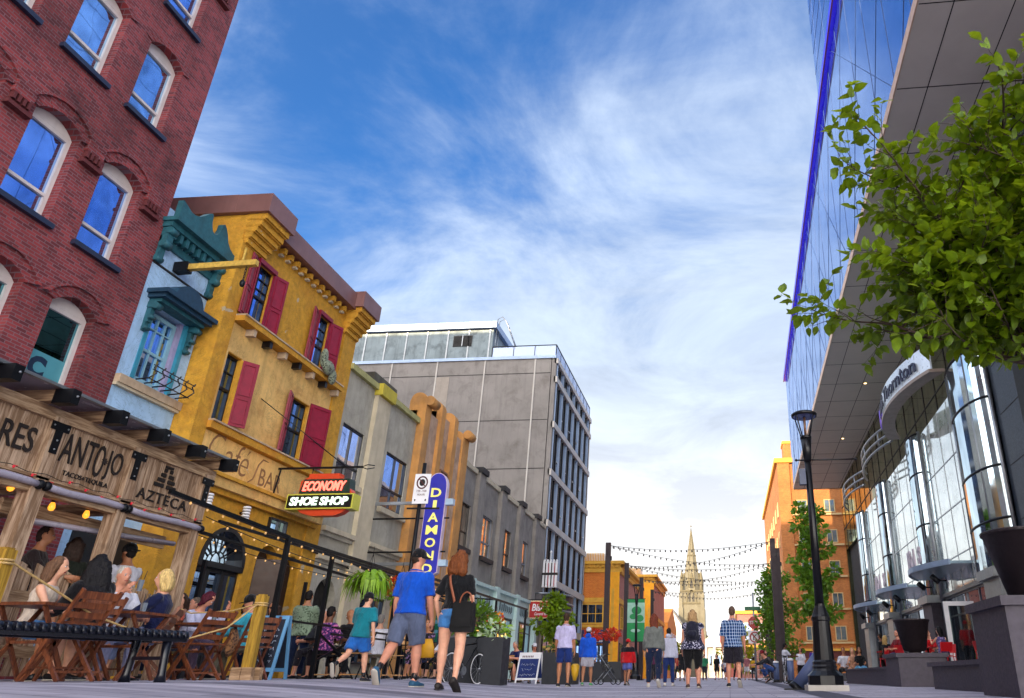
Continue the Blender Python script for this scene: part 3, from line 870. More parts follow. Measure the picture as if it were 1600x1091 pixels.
    for i in range(12):
        uu = 16.05 + i * .345
        km = MB(); fr.box(km, uu, uu + .11, 10.88, 11.04, 0, .18, WALL_YEL); fr.box(km, uu, uu + .11, 10.82, 10.88, 0, .11, STUCCO_LT); part('dentil', km, b)
    # ground-floor arch with fanlight, doors
    dk = mat('dark_grey_joinery', '#1a1a1e', .4, var=.15)
    am = MB()
    ap = arch_pts(16.28, 17.96, 2.71, .84, 14); ai = arch_pts(16.40, 17.84, 2.71, .74, 14)
    for i in range(14): fr.poly(am, [ai[i], ai[i + 1], ap[i + 1], ap[i]], -.2, .03, dk)
    fr.box(am, 16.28, 17.96, 2.58, 2.71, -.2, .02, dk)
    for t in (30, 60, 90, 120, 150):
        c, s_ = math.cos(R(t)), math.sin(R(t)); am.bar(fr.P(17.12 + .25 * c, 2.72 + .25 * s_, -.12), fr.P(17.12 + .72 * c, 2.72 + .74 * s_, -.12), .03, .03, dk, fr.w)
    am.sweep([fr.P(17.12 + .26 * math.cos(R(t)), 2.72 + .26 * math.sin(R(t)), -.12) for t in range(0, 181, 20)], .016, dk, 5)
    fo = part('arched_doorway', am, b)
    gm = MB(); fr.poly(gm, ai, -.2, -.18, GL_CLEAR); part('fanlight', gm, fo)
    for k in range(3):
        a = 16.28 + k * .56; dm = MB()
        fr.box(dm, a, a + .07, .2, 2.58, -.2, -.1, dk); fr.box(dm, a + .49, a + .56, .2, 2.58, -.2, -.1, dk); fr.box(dm, a + .07, a + .49, .2, .7, -.2, -.12, dk); fr.box(dm, a + .07, a + .49, 2.5, 2.58, -.2, -.12, dk)
        do = part('door', dm, b); g = MB(); fr.box(g, a + .07, a + .49, .7, 2.5, -.19, -.17, GL_DARK); part('pane', g, do)
    for a, c, zt2, ri in ((18.40, 19.35, 3.40, .48), (19.62, 20.5, 3.3, .44)):
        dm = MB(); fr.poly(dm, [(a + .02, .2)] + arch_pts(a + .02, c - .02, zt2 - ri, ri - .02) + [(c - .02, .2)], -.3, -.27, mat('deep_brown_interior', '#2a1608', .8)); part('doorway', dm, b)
    dl = MB(); f2 = Frame(fr.P(18.42, 0, -.05), (fr.u * .35 + fr.w * .94), fr.u)
    f2.box(dl, 0, .75, .25, 3.0, 0, .06, mat('brown_open_door', '#3a2418', .5)); f2.box(dl, .12, .63, 1.2, 2.8, .06, .07, GL_DARK); part('door', dl, b, 'brown door leaf standing open')
    window(b, fr, 18.55, 19.35, 3.66, 4.10, 0, .06, dk, GL_CLEAR, .04, (.5,), (), None, .03, 'transom_window')
    for u in (15.9, 17.35):                                       # ribbed white wall lamps
        lm2 = MB()
        for i in range(5): lm2.lathe(fr.P(u, 3.78 + i * .07, .16), [(.085, 0), (.10, .02), (.085, .05)], WHITE_P, 12)
        lm2.tube(fr.P(u, 3.95, .0), fr.P(u, 3.95, .12), .03, METAL_DK, 6); part('wall_lamp', lm2, b)
    dp = MB(); dp.sweep([fr.P(14.7 + .33, 10.2, .1), fr.P(15.02, 9.6, .1)], .03, RUST, 6); part('pipe', dp, b)
    # laundry and a stuffed figure hanging from the upper right window
    lm3 = single('hung_cloth', MB().ball(fr.P(19.2, 8.62, .42), (.12, .3, .22), fabric('grey_green_cloth', '#7d8672', 'floral', '#2c302c')).ball(fr.P(19.45, 8.42, .45), (.1, .16, .24), MATS['grey_green_cloth']).ball(fr.P(18.98, 8.85, .36), (.1, .16, .3), MATS['grey_green_cloth']),
                 'grey green cloth bundle hanging out of the upper right shuttered window', 'cloth', fr.P(19.2, 8.5, .4))
ochre_bar()

# ---------------------------------------------------------------- grey stucco building
def grey_stucco():
    fr = Frame((-12, 0, 0), (0, 1, 0), (1, 0, 0))
    b = thing('grey_stucco_building', 'two-storey grey stucco building with two large upper windows and pale pilaster', 'building', (-12, 24, 0.2))
    u0, u1, zt = 21.06, 26.72, 9.38
    holes = [(21.35, 22.8, 5.95, 7.66), (24.6, 26.42, 5.70, 7.64), (21.5, 22.7, .2, 2.95, .5), (24.4, 26.3, .2, 2.7)]
    mb = MB(); wall(mb, fr, u0, u1, 0, zt, holes, STUCCO_GY, .25); fr.box(mb, u0, u1, 0, zt - .01, -12, -.32, STUCCO_GY)
    mb.quad(fr.P(u0, 9, 0), fr.P(u0, zt, 0), fr.P(u0, zt, -.32), fr.P(u0, 9, -.32), STUCCO_GY)
    part('wall', mb, b)
    pm = MB(); fr.box(pm, 23.05, 24.05, 0, 9.2, 0, .16, STUCCO_LT); part('pilaster', pm, b)
    cm = MB(); fr.box(cm, u0, u1, zt, zt + .2, -.3, .14, COPING_YL); fr.box(cm, 23.0, 24.1, 9.2, zt + .24, -.1, .3, mat('yellow_cap_stone', '#b9a93a', .8, var=.2)); part('coping', cm, b)
    window(b, fr, 21.35, 22.8, 5.95, 7.66, 0, -.06, FRAME_BK, glass('cloud_reflecting_glass', '#dfe6ff', .75, '#2a3550', .015, .05, .8), .05, (.5,), (), .28, .05)
    window(b, fr, 24.6, 26.42, 5.70, 7.64, 0, -.06, FRAME_BK, glass('street_reflecting_glass', '#a9bfe8', .6, '#0d1b3c', .015, .06, .9), .05, (.5,), (), .36, .05)
    sill(b, fr, 21.2, 22.95, 5.9, .16, .14, STUCCO_LT); sill(b, fr, 24.5, 26.6, 5.64, .18, .16, STUCCO_LT)
    lm = MB()
    for a, c in ((21.1, 23.05), (24.05, 26.7)):
        fr.box(lm, a, c, 4.22, 4.36, 0, .2, STUCCO_LT); fr.box(lm, a, c, 4.10, 4.22, 0, .1, STUCCO_GY); fr.box(lm, a, c, 3.42, 3.54, 0, .14, STUCCO_LT)
    part('string_course', lm, b)
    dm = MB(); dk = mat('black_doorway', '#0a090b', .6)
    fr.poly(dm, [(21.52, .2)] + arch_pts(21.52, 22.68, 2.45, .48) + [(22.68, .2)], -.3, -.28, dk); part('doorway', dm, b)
    window(b, fr, 24.4, 26.3, .6, 2.7, 0, -.1, FRAME_BK, GL_DARK, .06, (.33, .66), (), None, .05, 'shop_window')
    sm = MB(); fr.box(sm, 24.5, 26.5, 9.3, 10.72, -2.2, -.9, mat('mossy_concrete', '#57544a', .9, var=.3, scale=3, bmp=.5, streak=.6)); part('chimney_block', sm, b)
    # iron rod canopy over the patio
    cm = thing('iron_canopy_frame', 'black sloping iron canopy frame on the grey stucco wall above the patio', 'canopy frame', (-12, 23.5, 3))
    im = MB()
    for (a, c, za, zc) in ((20.2, 23.8, 3.6, 3.3), (22.6, 26.2, 3.55, 3.25), (24.9, 28.2, 3.5, 3.2)):
        im.bar((-11.9, a, za), (-10.3, a, za - .5), .04, .04, METAL_DK); im.bar((-11.9, c, zc), (-10.3, c, zc - .5), .04, .04, METAL_DK)
        im.bar((-10.3, a, za - .5), (-10.3, c, zc - .5), .05, .05, METAL_DK); im.bar((-11.9, a, za), (-11.9, c, zc), .04, .04, METAL_DK)
    part('frame', im, cm)
grey_stucco()

# ---------------------------------------------------------------- tan art deco tower front
def deco_front():
    fr = Frame((-12, 0, 0), (0, 1, 0), (1, 0, 0))
    b = thing('tan_deco_building', 'tan orange art deco front with fluted piers and curled tops', 'building', (-12, 29, 0.2))
    mb = MB(); fr.box(mb, 26.74, 31.98, 0, 9.95, -10, -.05, STUCCO_PK); fr.box(mb, 28.3, 30.3, 0, 10.45, -1.2, .10, STUCCO_PK)
    part('wall', mb, b)
    for a, c, zt, o, m in ((26.74, 27.3, 10.55, .30, STUCCO_OR), (27.3, 28.3, 10.2, .2, STUCCO_PK), (28.3, 28.75, 10.75, .34, STUCCO_OR), (29.85, 30.3, 10.75, .34, STUCCO_OR), (30.3, 31.2, 10.2, .2, STUCCO_PK), (31.2, 31.98, 10.35, .30, STUCCO_OR)):
        pm = MB(); fr.box(pm, a, c, 0, zt - .15, -.05 if o < .3 else -.4, o, m)
        if m is STUCCO_OR:
            n = 8
            prof = [(-.4, zt - .15)] + [(o - .02 - (o + .35) * (1 - math.cos(t)) * .5, zt - .15 + .3 * math.sin(t)) for t in [math.pi * i / n for i in range(n + 1)]]
            o2 = fr.P(a, 0, 0); pm.prism([(w, z) for w, z in prof], o2, fr.w, (0, 0, 1), fr.u * (c - a), m)
        part('pier', pm, b)
    for a, w in ((26.95, .4), (31.5, .42)):
        km = MB(); n = 10
        km.tube(fr.P(a - .2, 10.35, w), fr.P(a + .5, 10.35, w), .2, STUCCO_OR, 14); part('scroll', km, b)
    for z in (8.1, 5.8, 3.5):
        window(b, fr, 28.85, 29.75, z - 1.6, z, 0, .34, mat('tan_window_frame', '#8c5f3c', .6), GL_DARK, .06, (.5,), (), .5, .03)
    window(b, fr, 27.4, 28.25, .6, 2.7, 0, .28, FRAME_BK, GL_DARK, .05, (), (), None, name='shop_window'); window(b, fr, 30.35, 31.15, .4, 2.7, 0, .28, FRAME_BK, GL_DARK, .05, (), (), None, name='shop_window')
deco_front()

# ---------------------------------------------------------------- dark grey rendered row with mint shopfront
def dark_row():
    fr = Frame((-12, 0, 0), (0, 1, 0), (1, 0, 0))
    b = thing('dark_rendered_building', 'dark grey rendered row with pilasters over a mint green shopfront', 'building', (-12, 40, 0.1))
    u0, u1, zt = 32.0, 48.86, 9.25
    wins = [(32.45, 34.0), (35.95, 37.6), (39.45, 41.1), (43.1, 44.85)]
    holes = [(a, c, 5.66, 7.62) for a, c in wins]
    mb = MB(); wall(mb, fr, u0, u1, 0, zt, holes, STUCCO_DK, .22); fr.box(mb, u0, u1, 0, zt - .01, -10, -.3, STUCCO_DK); part('wall', mb, b)
    for i, (a, c) in enumerate(wins):
        window(b, fr, a, c, 5.66, 7.62, 0, -.1, FRAME_GY if i % 2 else FRAME_BK, glass('brick_reflecting_glass', '#cfc6c0', .42, '#141821', .015, .08, 1.2), .06, (.5,), (), .36, .05)
        sill(b, fr, a - .1, c + .1, 5.62, .2, .18, mat('dark_brown_sill', '#2f2523', .7))
    cap = mat('black_cap', '#1d1c1f', .7)
    for p in (34.75, 38.6, 42.35, 46.1):
        pm = MB(); fr.box(pm, p - .45, p + .45, 4.3, 9.35, 0, .22, STUCCO_DK); fr.box(pm, p - .5, p + .5, 9.35, 9.62, -.2, .34, cap); part('pilaster', pm, b)
    lp = MB(); prev = u0
    for p in (34.75, 38.6, 42.35, 46.1, 49.3):
        fr.box(lp, prev, min(p - .5, u1), zt, zt + .22, -.3, .1, STUCCO_LT); prev = p + .5
    part('coping', lp, b)
    sm = MB()
    fr.box(sm, 34.3, 46.9, 3.1, 4.2, 0, .18, MINT); fr.box(sm, 34.3, 46.9, 4.2, 4.36, 0, .34, MINT)
    for p in (34.3, 38.2, 42.2, 46.4): fr.box(sm, p, p + .55, 0, 4.42, 0, .36, MINT)
    so = part('shopfront', sm, b)
    for a, c in ((34.85, 38.2), (38.75, 42.2), (42.75, 46.4)):
        window(b, fr, a, c, .5, 3.05, 0, .1, FRAME_BK, GL_CLEAR, .06, (.33, .66), (.8,), None, .05, 'shop_window')
    wm = MB(); wl = lampglow('warm_shop_interior', '#ffb65a', 1.3)
    for a, z in ((35.7, 2.1), (36.3, 2.3), (37.2, 2.05), (39.6, 2.2), (40.4, 2.0), (41.1, 2.25)): wm.ball(fr.P(a, z, .16), .09, wl, 8, 6)
    part('shop_lights', wm, b)
    lm = MB(); gk = mat('grey_sign_lettering', '#5d6a70', .7)
    rs = random.Random(4)                                # worn, unreadable brush lettering
    for a, n in ((35.3, 7), (39.0, 8), (43.2, 6)):
        for q in range(n):
            u = a + q * .36; h = .3 + .3 * rs.random()
            lm.sweep([fr.P(u, 3.35, .195), fr.P(u + .05, 3.35 + h, .195), fr.P(u + .2, 3.35 + h * .8, .195), fr.P(u + .16, 3.42, .195)], .022, gk, 5)
    part('lettering', lm, so)
    # biscuit sign
    bs = thing('projecting_shop_sign', 'red shop sign with a scalloped cream edge projecting from the dark wall', 'sign', (-11.8, 45.2, 3.9))
    f2 = Frame((-11.7, 45.2, 0), (1, 0, 0), (0, -1, 0))
    s1 = MB(); crm = mat('cream_sign_edge', '#e3c9a0', .6); red = mat('sign_red', '#a80d10', .45)
    f2.box(s1, 0, 1.5, 3.42, 4.30, -.06, .05, red)
    n = 13
    for i in range(n):
        for z in (3.40, 4.32): s1.ball(f2.P(.06 + i * 1.38 / (n - 1), z, 0), (.065, .05, .065), crm, 8, 6)
    for z in [3.48 + .11 * i for i in range(8)]:
        for u in (-.02, 1.52): s1.ball(f2.P(u, z, 0), (.065, .05, .065), crm, 8, 6)
    part('panel', s1, bs)
    l2 = MB(); text(l2, 'Biscuit', f2.P(.14, 3.78, .055), f2.u, (0, 0, 1), 1.22, .40, WHITE_P, .012, .15, .02); text(l2, 'General Store', f2.P(.3, 3.54, .055), f2.u, (0, 0, 1), .95, .16, WHITE_P, .01, .3)
    part('lettering', l2, bs)
    hm = MB(); hm.tube(f2.P(-.3, 4.42, 0), f2.P(1.5, 4.42, 0), .025, METAL_DK); part('bracket', hm, bs)
    # old barber column sign and curved canopy
    bc = thing('crown_shop_sign', 'red and white crown-topped column sign above the curved dark canopy', 'sign', (-11.6, 47.9, 5.6))
    k = MB(); f3 = Frame((-11.75, 47.9, 0), (1, 0, 0), (0, -1, 0)); pk = mat('pink_sign_panel', '#a8505a', .5)
    for i in range(5):
        u = .05 + i * .2
        f3.box(k, u, u + .12, 5.4, 7.0, -.12, .12, WHITE_P)
        k.ball(f3.P(u + .06, 7.06, 0), .08, WHITE_P, 8, 6)
        if i < 4: f3.box(k, u + .12, u + .2, 5.5, 6.9, -.08, .08, pk if i % 2 else FRAME_BK)
    f3.box(k, 0, 1.0, 6.15, 6.3, -.13, .13, FRAME_BK); k.tube(f3.P(.5, 7.0, 0), f3.P(.5, 7.7, 0), .03, WHITE_P); k.ball(f3.P(.5, 7.6, 0), .08, WHITE_P, 8, 6)
    part('column', k, bc)
    cn = thing('curved_canopy', 'dark grey rounded canopy over a doorway beside the tree', 'canopy', (-11.9, 49.5, 4))
    k = MB()
    pts = [(-11.9, 46.9 + .5), (-10.6, 47.7), (-9.9, 49.2), (-10.1, 51.0), (-11.9, 52.3)]
    prof = [(-12, 47.0)] + [(-12 + 1.9 * math.sin(t), 49.6 - 2.6 * math.cos(t)) for t in [math.pi * i / 12 for i in range(13)]]
    cgm = mat('dark_canopy_metal', '#38343b', .5, .2); 
    k.prism([(x, y) for x, y in prof], (0, 0, 4.0), (1, 0, 0), (0, 1, 0), (0, 0, 1.0), cgm)
    for z in (4.0, 4.45, 4.98): k.sweep([(x + .04, y, z) for x, y in prof[1:]], .06, METAL_GY, 6)
    part('shell', k, cn)
dark_row()

# ---------------------------------------------------------------- concrete office block
def concrete_block():
    b = thing('concrete_office_block', 'tall concrete office block with a blank grey side and dark glazed street front', 'building', (-12, 56, 0))
    fs = Frame((0, 48.9, 0), (1, 0, 0), (0, -1, 0)); fr = Frame((-12, 0, 0), (0, 1, 0), (1, 0, 0))
    mb = MB(); fs.box(mb, -34, -12.35, 0, 21.75, -14.4, 0, CONCRETE); part('wall', mb, b)
    gm = MB()
    for x in (-30.5, -27.9, -24.5, -21.0, -17.35, -13.55): fs.box(gm, x - .05, x + .05, 0, 21.75, 0, .04, CONC_LT)
    part('vertical_joint', gm, b)
    hm = MB()
    for z in (20.6, 17.0, 13.45, 9.9): fs.box(hm, -34, -12.36, z - .025, z + .025, 0, .012, JOINT)
    part('pour_line', hm, b)
    pt = MB(); fs.box(pt, -20.95, -19.95, 17.0, 20.5, 0, .02, mat('new_concrete_patch', '#9a9186', .9, var=.1, streak=.2)); part('repair_patch', pt, b)
    eg = MB(); fs.box(eg, -34.1, -12.0, 21.75, 21.98, -14.5, .1, CLAD_TRIM); part('parapet_flashing', eg, b)
    # penthouse
    pm = MB(); fs.box(pm, -34, -16.95, 21.98, 24.75, -9, 0.02, CLAD)
    po = part('penthouse', pm, b)
    tm = MB(); fs.box(tm, -34.2, -16.7, 24.35, 24.85, -9.2, .30, CLAD_TRIM)
    for i in range(12): x = -17.2 - i * 1.62; fs.box(tm, x - .05, x + .05, 21.98, 24.35, .02, .06, METAL_GY)
    part('flashing', tm, po)
    lv = MB(); fs.box(lv, -20.0, -18.55, 22.95, 23.85, .02, .06, FRAME_BK)
    for i in range(9): z = 22.98 + i * .095; fs.box(lv, -19.97, -18.58, z, z + .03, .06, .10, METAL_DK)
    fs.box(lv, -19.31, -19.25, 22.95, 23.85, .06, .11, METAL_GY)
    part('louvre', lv, po)
    # roof railing with glass panels
    rm = MB(); gl = MB()
    rail = [(-16.9, 48.95), (-12.05, 48.95), (-12.05, 63.2)]
    for (ax, ay), (bx, by) in zip(rail, rail[1:]):
        n = max(3, int(round(math.hypot(bx - ax, by - ay) / 1.55)))
        for i in range(n + 1):
            x = ax + (bx - ax) * i / n; y = ay + (by - ay) * i / n; rm.bar((x, y, 21.98), (x, y, 22.85), .05, .05, METAL_DK)
        rm.bar((ax, ay, 22.86), (bx, by, 22.86), .07, .05, METAL_DK)
    pg = mat('pale_rail_glass', '#8fa8d8', .1, 0, .05, spec=.9)
    for (ax, ay), (bx, by) in zip(rail, rail[1:]):
        gl.bar((ax, ay, 22.40), (bx, by, 22.40), .012, .74, pg)
    ro = part('roof_railing', rm, b); part('glass_panel', gl, ro)
    ld = MB()
    for s in (0, .45): ld.sweep([(-16.8, 49.0 + s, 22.0), (-16.75, 49.0 + s, 25.2), (-16.4, 49.0 + s, 25.4), (-16.1, 49.0 + s, 25.0), (-14.9, 49.0 + s, 22.1)], .035, METAL_GY, 6)
    for i in range(7): t = i / 7; ld.bar((-16.1 + 1.2 * t, 49.0, 25.0 - 2.9 * t), (-16.1 + 1.2 * t, 49.45, 25.0 - 2.9 * t), .05, .04, METAL_GY)
    part('roof_ladder', ld, b)
    # street front: pale bands, navy glass, close mullions
    u0, u1 = 48.92, 63.3
    for a_, c_, w_, m_ in ((u0, u0 + .3, .02, CONCRETE), (u1 - .2, u1, .05, CONC_LT)):
        end = MB(); fr.box(end, a_, c_, 0, 21.75, -.3, w_, m_); part('corner_pier', end, b)
    bands = [21.6, 20.1, 16.65, 13.2, 9.7, 6.15]
    for i, z in enumerate(bands):
        bm = MB(); fr.box(bm, u0, u1, z - .22, z + .22 if i else 21.75, -.1, .16, CONC_LT); part('floor_band', bm, b)
    for i in range(len(bands)):
        z1 = bands[i] - .22; z0 = bands[i + 1] + .22 if i + 1 < len(bands) else 3.4
        if z1 - z0 < .3: continue
        wm = MB(); n = 19
        for j in range(n + 1):
            u = u0 + .35 + (u1 - u0 - .6) * j / n
            fr.box(wm, u - .045, u + .045, z0, z1, -.2, .10 if j % 3 == 0 else .02, CLAD_TRIM if j % 3 == 0 else METAL_DK)
        zt = z0 + (z1 - z0) * .34
        for j in range(n):
            if (j * 7 + i * 3) % 4 == 0: u = u0 + .35 + (u1 - u0 - .6) * j / n; fr.box(wm, u + .045, u + .045 + (u1 - u0 - .6) / n - .09, zt - .04, zt + .04, -.2, 0, METAL_GY)
        wo = part('window_band', wm, b)
        g = MB(); fr.box(g, u0 + .3, u1 - .2, z0, z1, -.16, -.13, GL_NAVY); part('pane', g, wo)
    gm = MB(); fr.box(gm, u0 + .3, u1 - .2, 0, 3.4, -.3, .02, mat('cream_shop_base', '#b5a890', .8, streak=.3)); part('shop_base', gm, b)
    for k in range(4):
        a = u0 + .8 + k * 3.4
        window(b, fr, a, a + 2.6, .5, 2.9, 0, .1, FRAME_BK, GL_DARK, .06, (.5,), (), None, name='shop_window')
concrete_block()

# ---------------------------------------------------------------- farther left-hand buildings
BR_OR = brick('sun_toned_orange_brick', '#e07a26', '#cf6418', '#d69a58', dirt=.1)  # front brick and trim brightened in place of sunlight that misses them
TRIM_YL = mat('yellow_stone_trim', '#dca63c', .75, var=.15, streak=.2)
BR_PK = brick('shade_toned_pink_brick', '#b8746a', '#a5625a', '#b08c80', dirt=.12)  # same brick on the street side, its shade put into the pinker colour
def orange_market(name, label, x0, x1, y0, y1, zt, banner=True):
    b = thing(name, label, 'building', (x1, y0, 0))
    ff = Frame((0, y0, 0), (1, 0, 0), (0, -1, 0)); fr = Frame((x1, 0, 0), (0, 1, 0), (1, 0, 0))
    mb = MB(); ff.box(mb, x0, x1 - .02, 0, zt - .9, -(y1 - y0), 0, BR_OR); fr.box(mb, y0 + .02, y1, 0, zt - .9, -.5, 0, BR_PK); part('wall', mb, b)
    cm = MB()
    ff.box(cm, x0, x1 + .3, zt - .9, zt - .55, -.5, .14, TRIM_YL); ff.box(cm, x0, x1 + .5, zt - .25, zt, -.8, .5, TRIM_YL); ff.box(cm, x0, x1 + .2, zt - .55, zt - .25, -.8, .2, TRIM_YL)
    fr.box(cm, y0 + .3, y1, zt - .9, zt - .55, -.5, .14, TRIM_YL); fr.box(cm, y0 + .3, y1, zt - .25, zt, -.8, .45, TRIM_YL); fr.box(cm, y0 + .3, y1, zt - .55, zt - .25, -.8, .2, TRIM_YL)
    part('cornice', cm, b)
    dm = MB()
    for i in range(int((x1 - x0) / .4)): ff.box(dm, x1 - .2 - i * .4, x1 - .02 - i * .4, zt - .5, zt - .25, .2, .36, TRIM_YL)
    part('dentils', dm, b)
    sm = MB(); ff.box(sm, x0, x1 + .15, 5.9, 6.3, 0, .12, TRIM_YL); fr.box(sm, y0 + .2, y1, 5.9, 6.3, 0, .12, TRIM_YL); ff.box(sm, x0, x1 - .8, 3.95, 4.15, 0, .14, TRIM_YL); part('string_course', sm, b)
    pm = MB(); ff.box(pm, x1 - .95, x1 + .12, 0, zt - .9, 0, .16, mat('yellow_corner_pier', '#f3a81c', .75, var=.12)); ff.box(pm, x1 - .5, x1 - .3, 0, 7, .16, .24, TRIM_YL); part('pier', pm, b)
    for a in (x1 - 3.5, x1 - 6.6):
        window(b, ff, a + .35, a + 2.35, 4.2, 5.85, 0, .1, TRIM_YL, GL_DARK, .12, (.33, .66), (), .5, .06)
        window(b, ff, a + .1, a + 2.5, .6, 2.6, 0, .1, FRAME_BK, GL_CLEAR, .08, (.5,), (), None, name='shop_window')
    n = int((y1 - y0) / 4)
    for i in range(n):
        a = y0 + 1.6 + i * 4
        window(b, fr, a, a + 1.6, 3.9, 5.8, 0, .06, TRIM_YL, GL_DARK, .12, (.5,), (), .5, .06)
        window(b, fr, a - .3, a + 2.0, .5, 2.8, 0, .06, FRAME_BK, GL_CLEAR, .08, (.5,), (), None, name='shop_window')
    fm = MB(); ff.box(fm, x1 - 4, x1 - 1.6, zt, zt + 1.0, -4, -2.5, WHITE_P)
    for i in range(16): ff.box(fm, x1 - 4 + i * .15, x1 - 3.93 + i * .15, zt, zt + 1.1, -2.5, -2.42, TRIM_YL)
    part('roof_screen', fm, b)
    if banner:
        bm = MB(); nb = mat('navy_banner', '#26285c', .5)
        ff.box(bm, x1 - 3.6, x1 - .5, 2.72, 3.75, .24, .30, nb); bo = part('sign_board', bm, b)
        lm = MB(); rr = mat('banner_red', '#c3122c', .5)
        for q in range(7): ff.box(lm, x1 - 2.3 + q * .22, x1 - 2.14 + q * .22, 3.06, 3.40 - .05 * (q % 2), .30, .32, rr)
        for q in range(11): ff.box(lm, x1 - 2.6 + q * .17, x1 - 2.5 + q * .17, 3.50, 3.62, .30, .32, WHITE_P)
        for q in range(8): ff.box(lm, x1 - 2.2 + q * .16, x1 - 2.1 + q * .16, 2.82, 2.93, .30, .32, WHITE_P)
        part('lettering', lm, bo)
    return b
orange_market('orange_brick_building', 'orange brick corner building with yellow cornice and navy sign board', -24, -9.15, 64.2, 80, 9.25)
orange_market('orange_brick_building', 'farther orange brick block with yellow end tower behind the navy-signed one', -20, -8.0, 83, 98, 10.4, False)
def far_left():
    b = thing('orange_gabled_shop', 'small orange gabled shop beyond the orange brick blocks on the left', 'building', (-8, 108, 0))
    om = mat('orange_plaster', '#c47a28', .8, var=.1)
    mb = MB(); mb.prism([(-9, 0), (9, 0), (9, 7), (0, 9.5), (-9, 7)], (-8.2, 116, 0), (0, 1, 0), (0, 0, 1), (-12, 0, 0), om); part('wall', mb, b)
    fr = Frame((-8.2, 0, 0), (0, 1, 0), (1, 0, 0))
    for k in range(4): window(b, fr, 109 + k * 4, 110.6 + k * 4, 3.8, 6, 0, .06, WHITE_P, GL_DARK, .1)
    h = thing('white_church_hall', 'white gabled hall beside the foot of the church tower', 'building', (-16, 205, 0))
    wm = mat('white_clapboard', '#cfd0cc', .7, var=.08)
    mb = MB(); mb.prism([(-22, 0), (-11.8, 0), (-11.8, 12.2), (-14.5, 16.2), (-17.5, 12.2), (-22, 12.2)], (0, 205, 0), (1, 0, 0), (0, 0, 1), (0, 16, 0), wm); part('wall', mb, h)
    rm = MB(); rk = mat('grey_slate', '#5c5a58', .7)
    rm.prism([(-11.3, 12.0), (-14.5, 16.7), (-18.0, 12.0), (-17.4, 12.0), (-14.5, 16.0), (-11.9, 12.0)], (0, 204.6, 0), (1, 0, 0), (0, 0, 1), (0, 16.8, 0), rk); part('roof', rm, h)
    ff = Frame((0, 205, 0), (1, 0, 0), (0, -1, 0)); window(h, ff, -15.2, -13.8, 10.5, 12.6, .4, .08, rk, GL_DARK, .12)
    p = thing('white_portico', 'small white pedimented house between the church and the far trees', 'building', (-3.5, 170, 0))
    mb = MB(); mb.prism([(-7, 0), (-.8, 0), (-.8, 6.2), (-3.9, 8.3), (-7, 6.2)], (0, 170, 0), (1, 0, 0), (0, 0, 1), (0, 10, 0), mat('cream_weatherboard', '#b9ae93', .7)); part('wall', mb, p)
    ff = Frame((0, 170, 0), (1, 0, 0), (0, -1, 0))
    cm = MB()
    for x in (-6.6, -4.8, -3.0, -1.2): cm.lathe(ff.P(x, 0, .5), [(.25, 0), (.2, .3), (.17, 5.6), (.25, 6.0)], WHITE_P, 10)
    ff.box(cm, -7.1, -.7, 6.0, 6.3, 0, .9, WHITE_P); part('columns', cm, p)
    for x in (-5.7, -3.9, -2.1): window(p, ff, x - .4, x + .4, 2.2, 4.4, 0, .05, WHITE_P, GL_DARK, .08)
far_left()

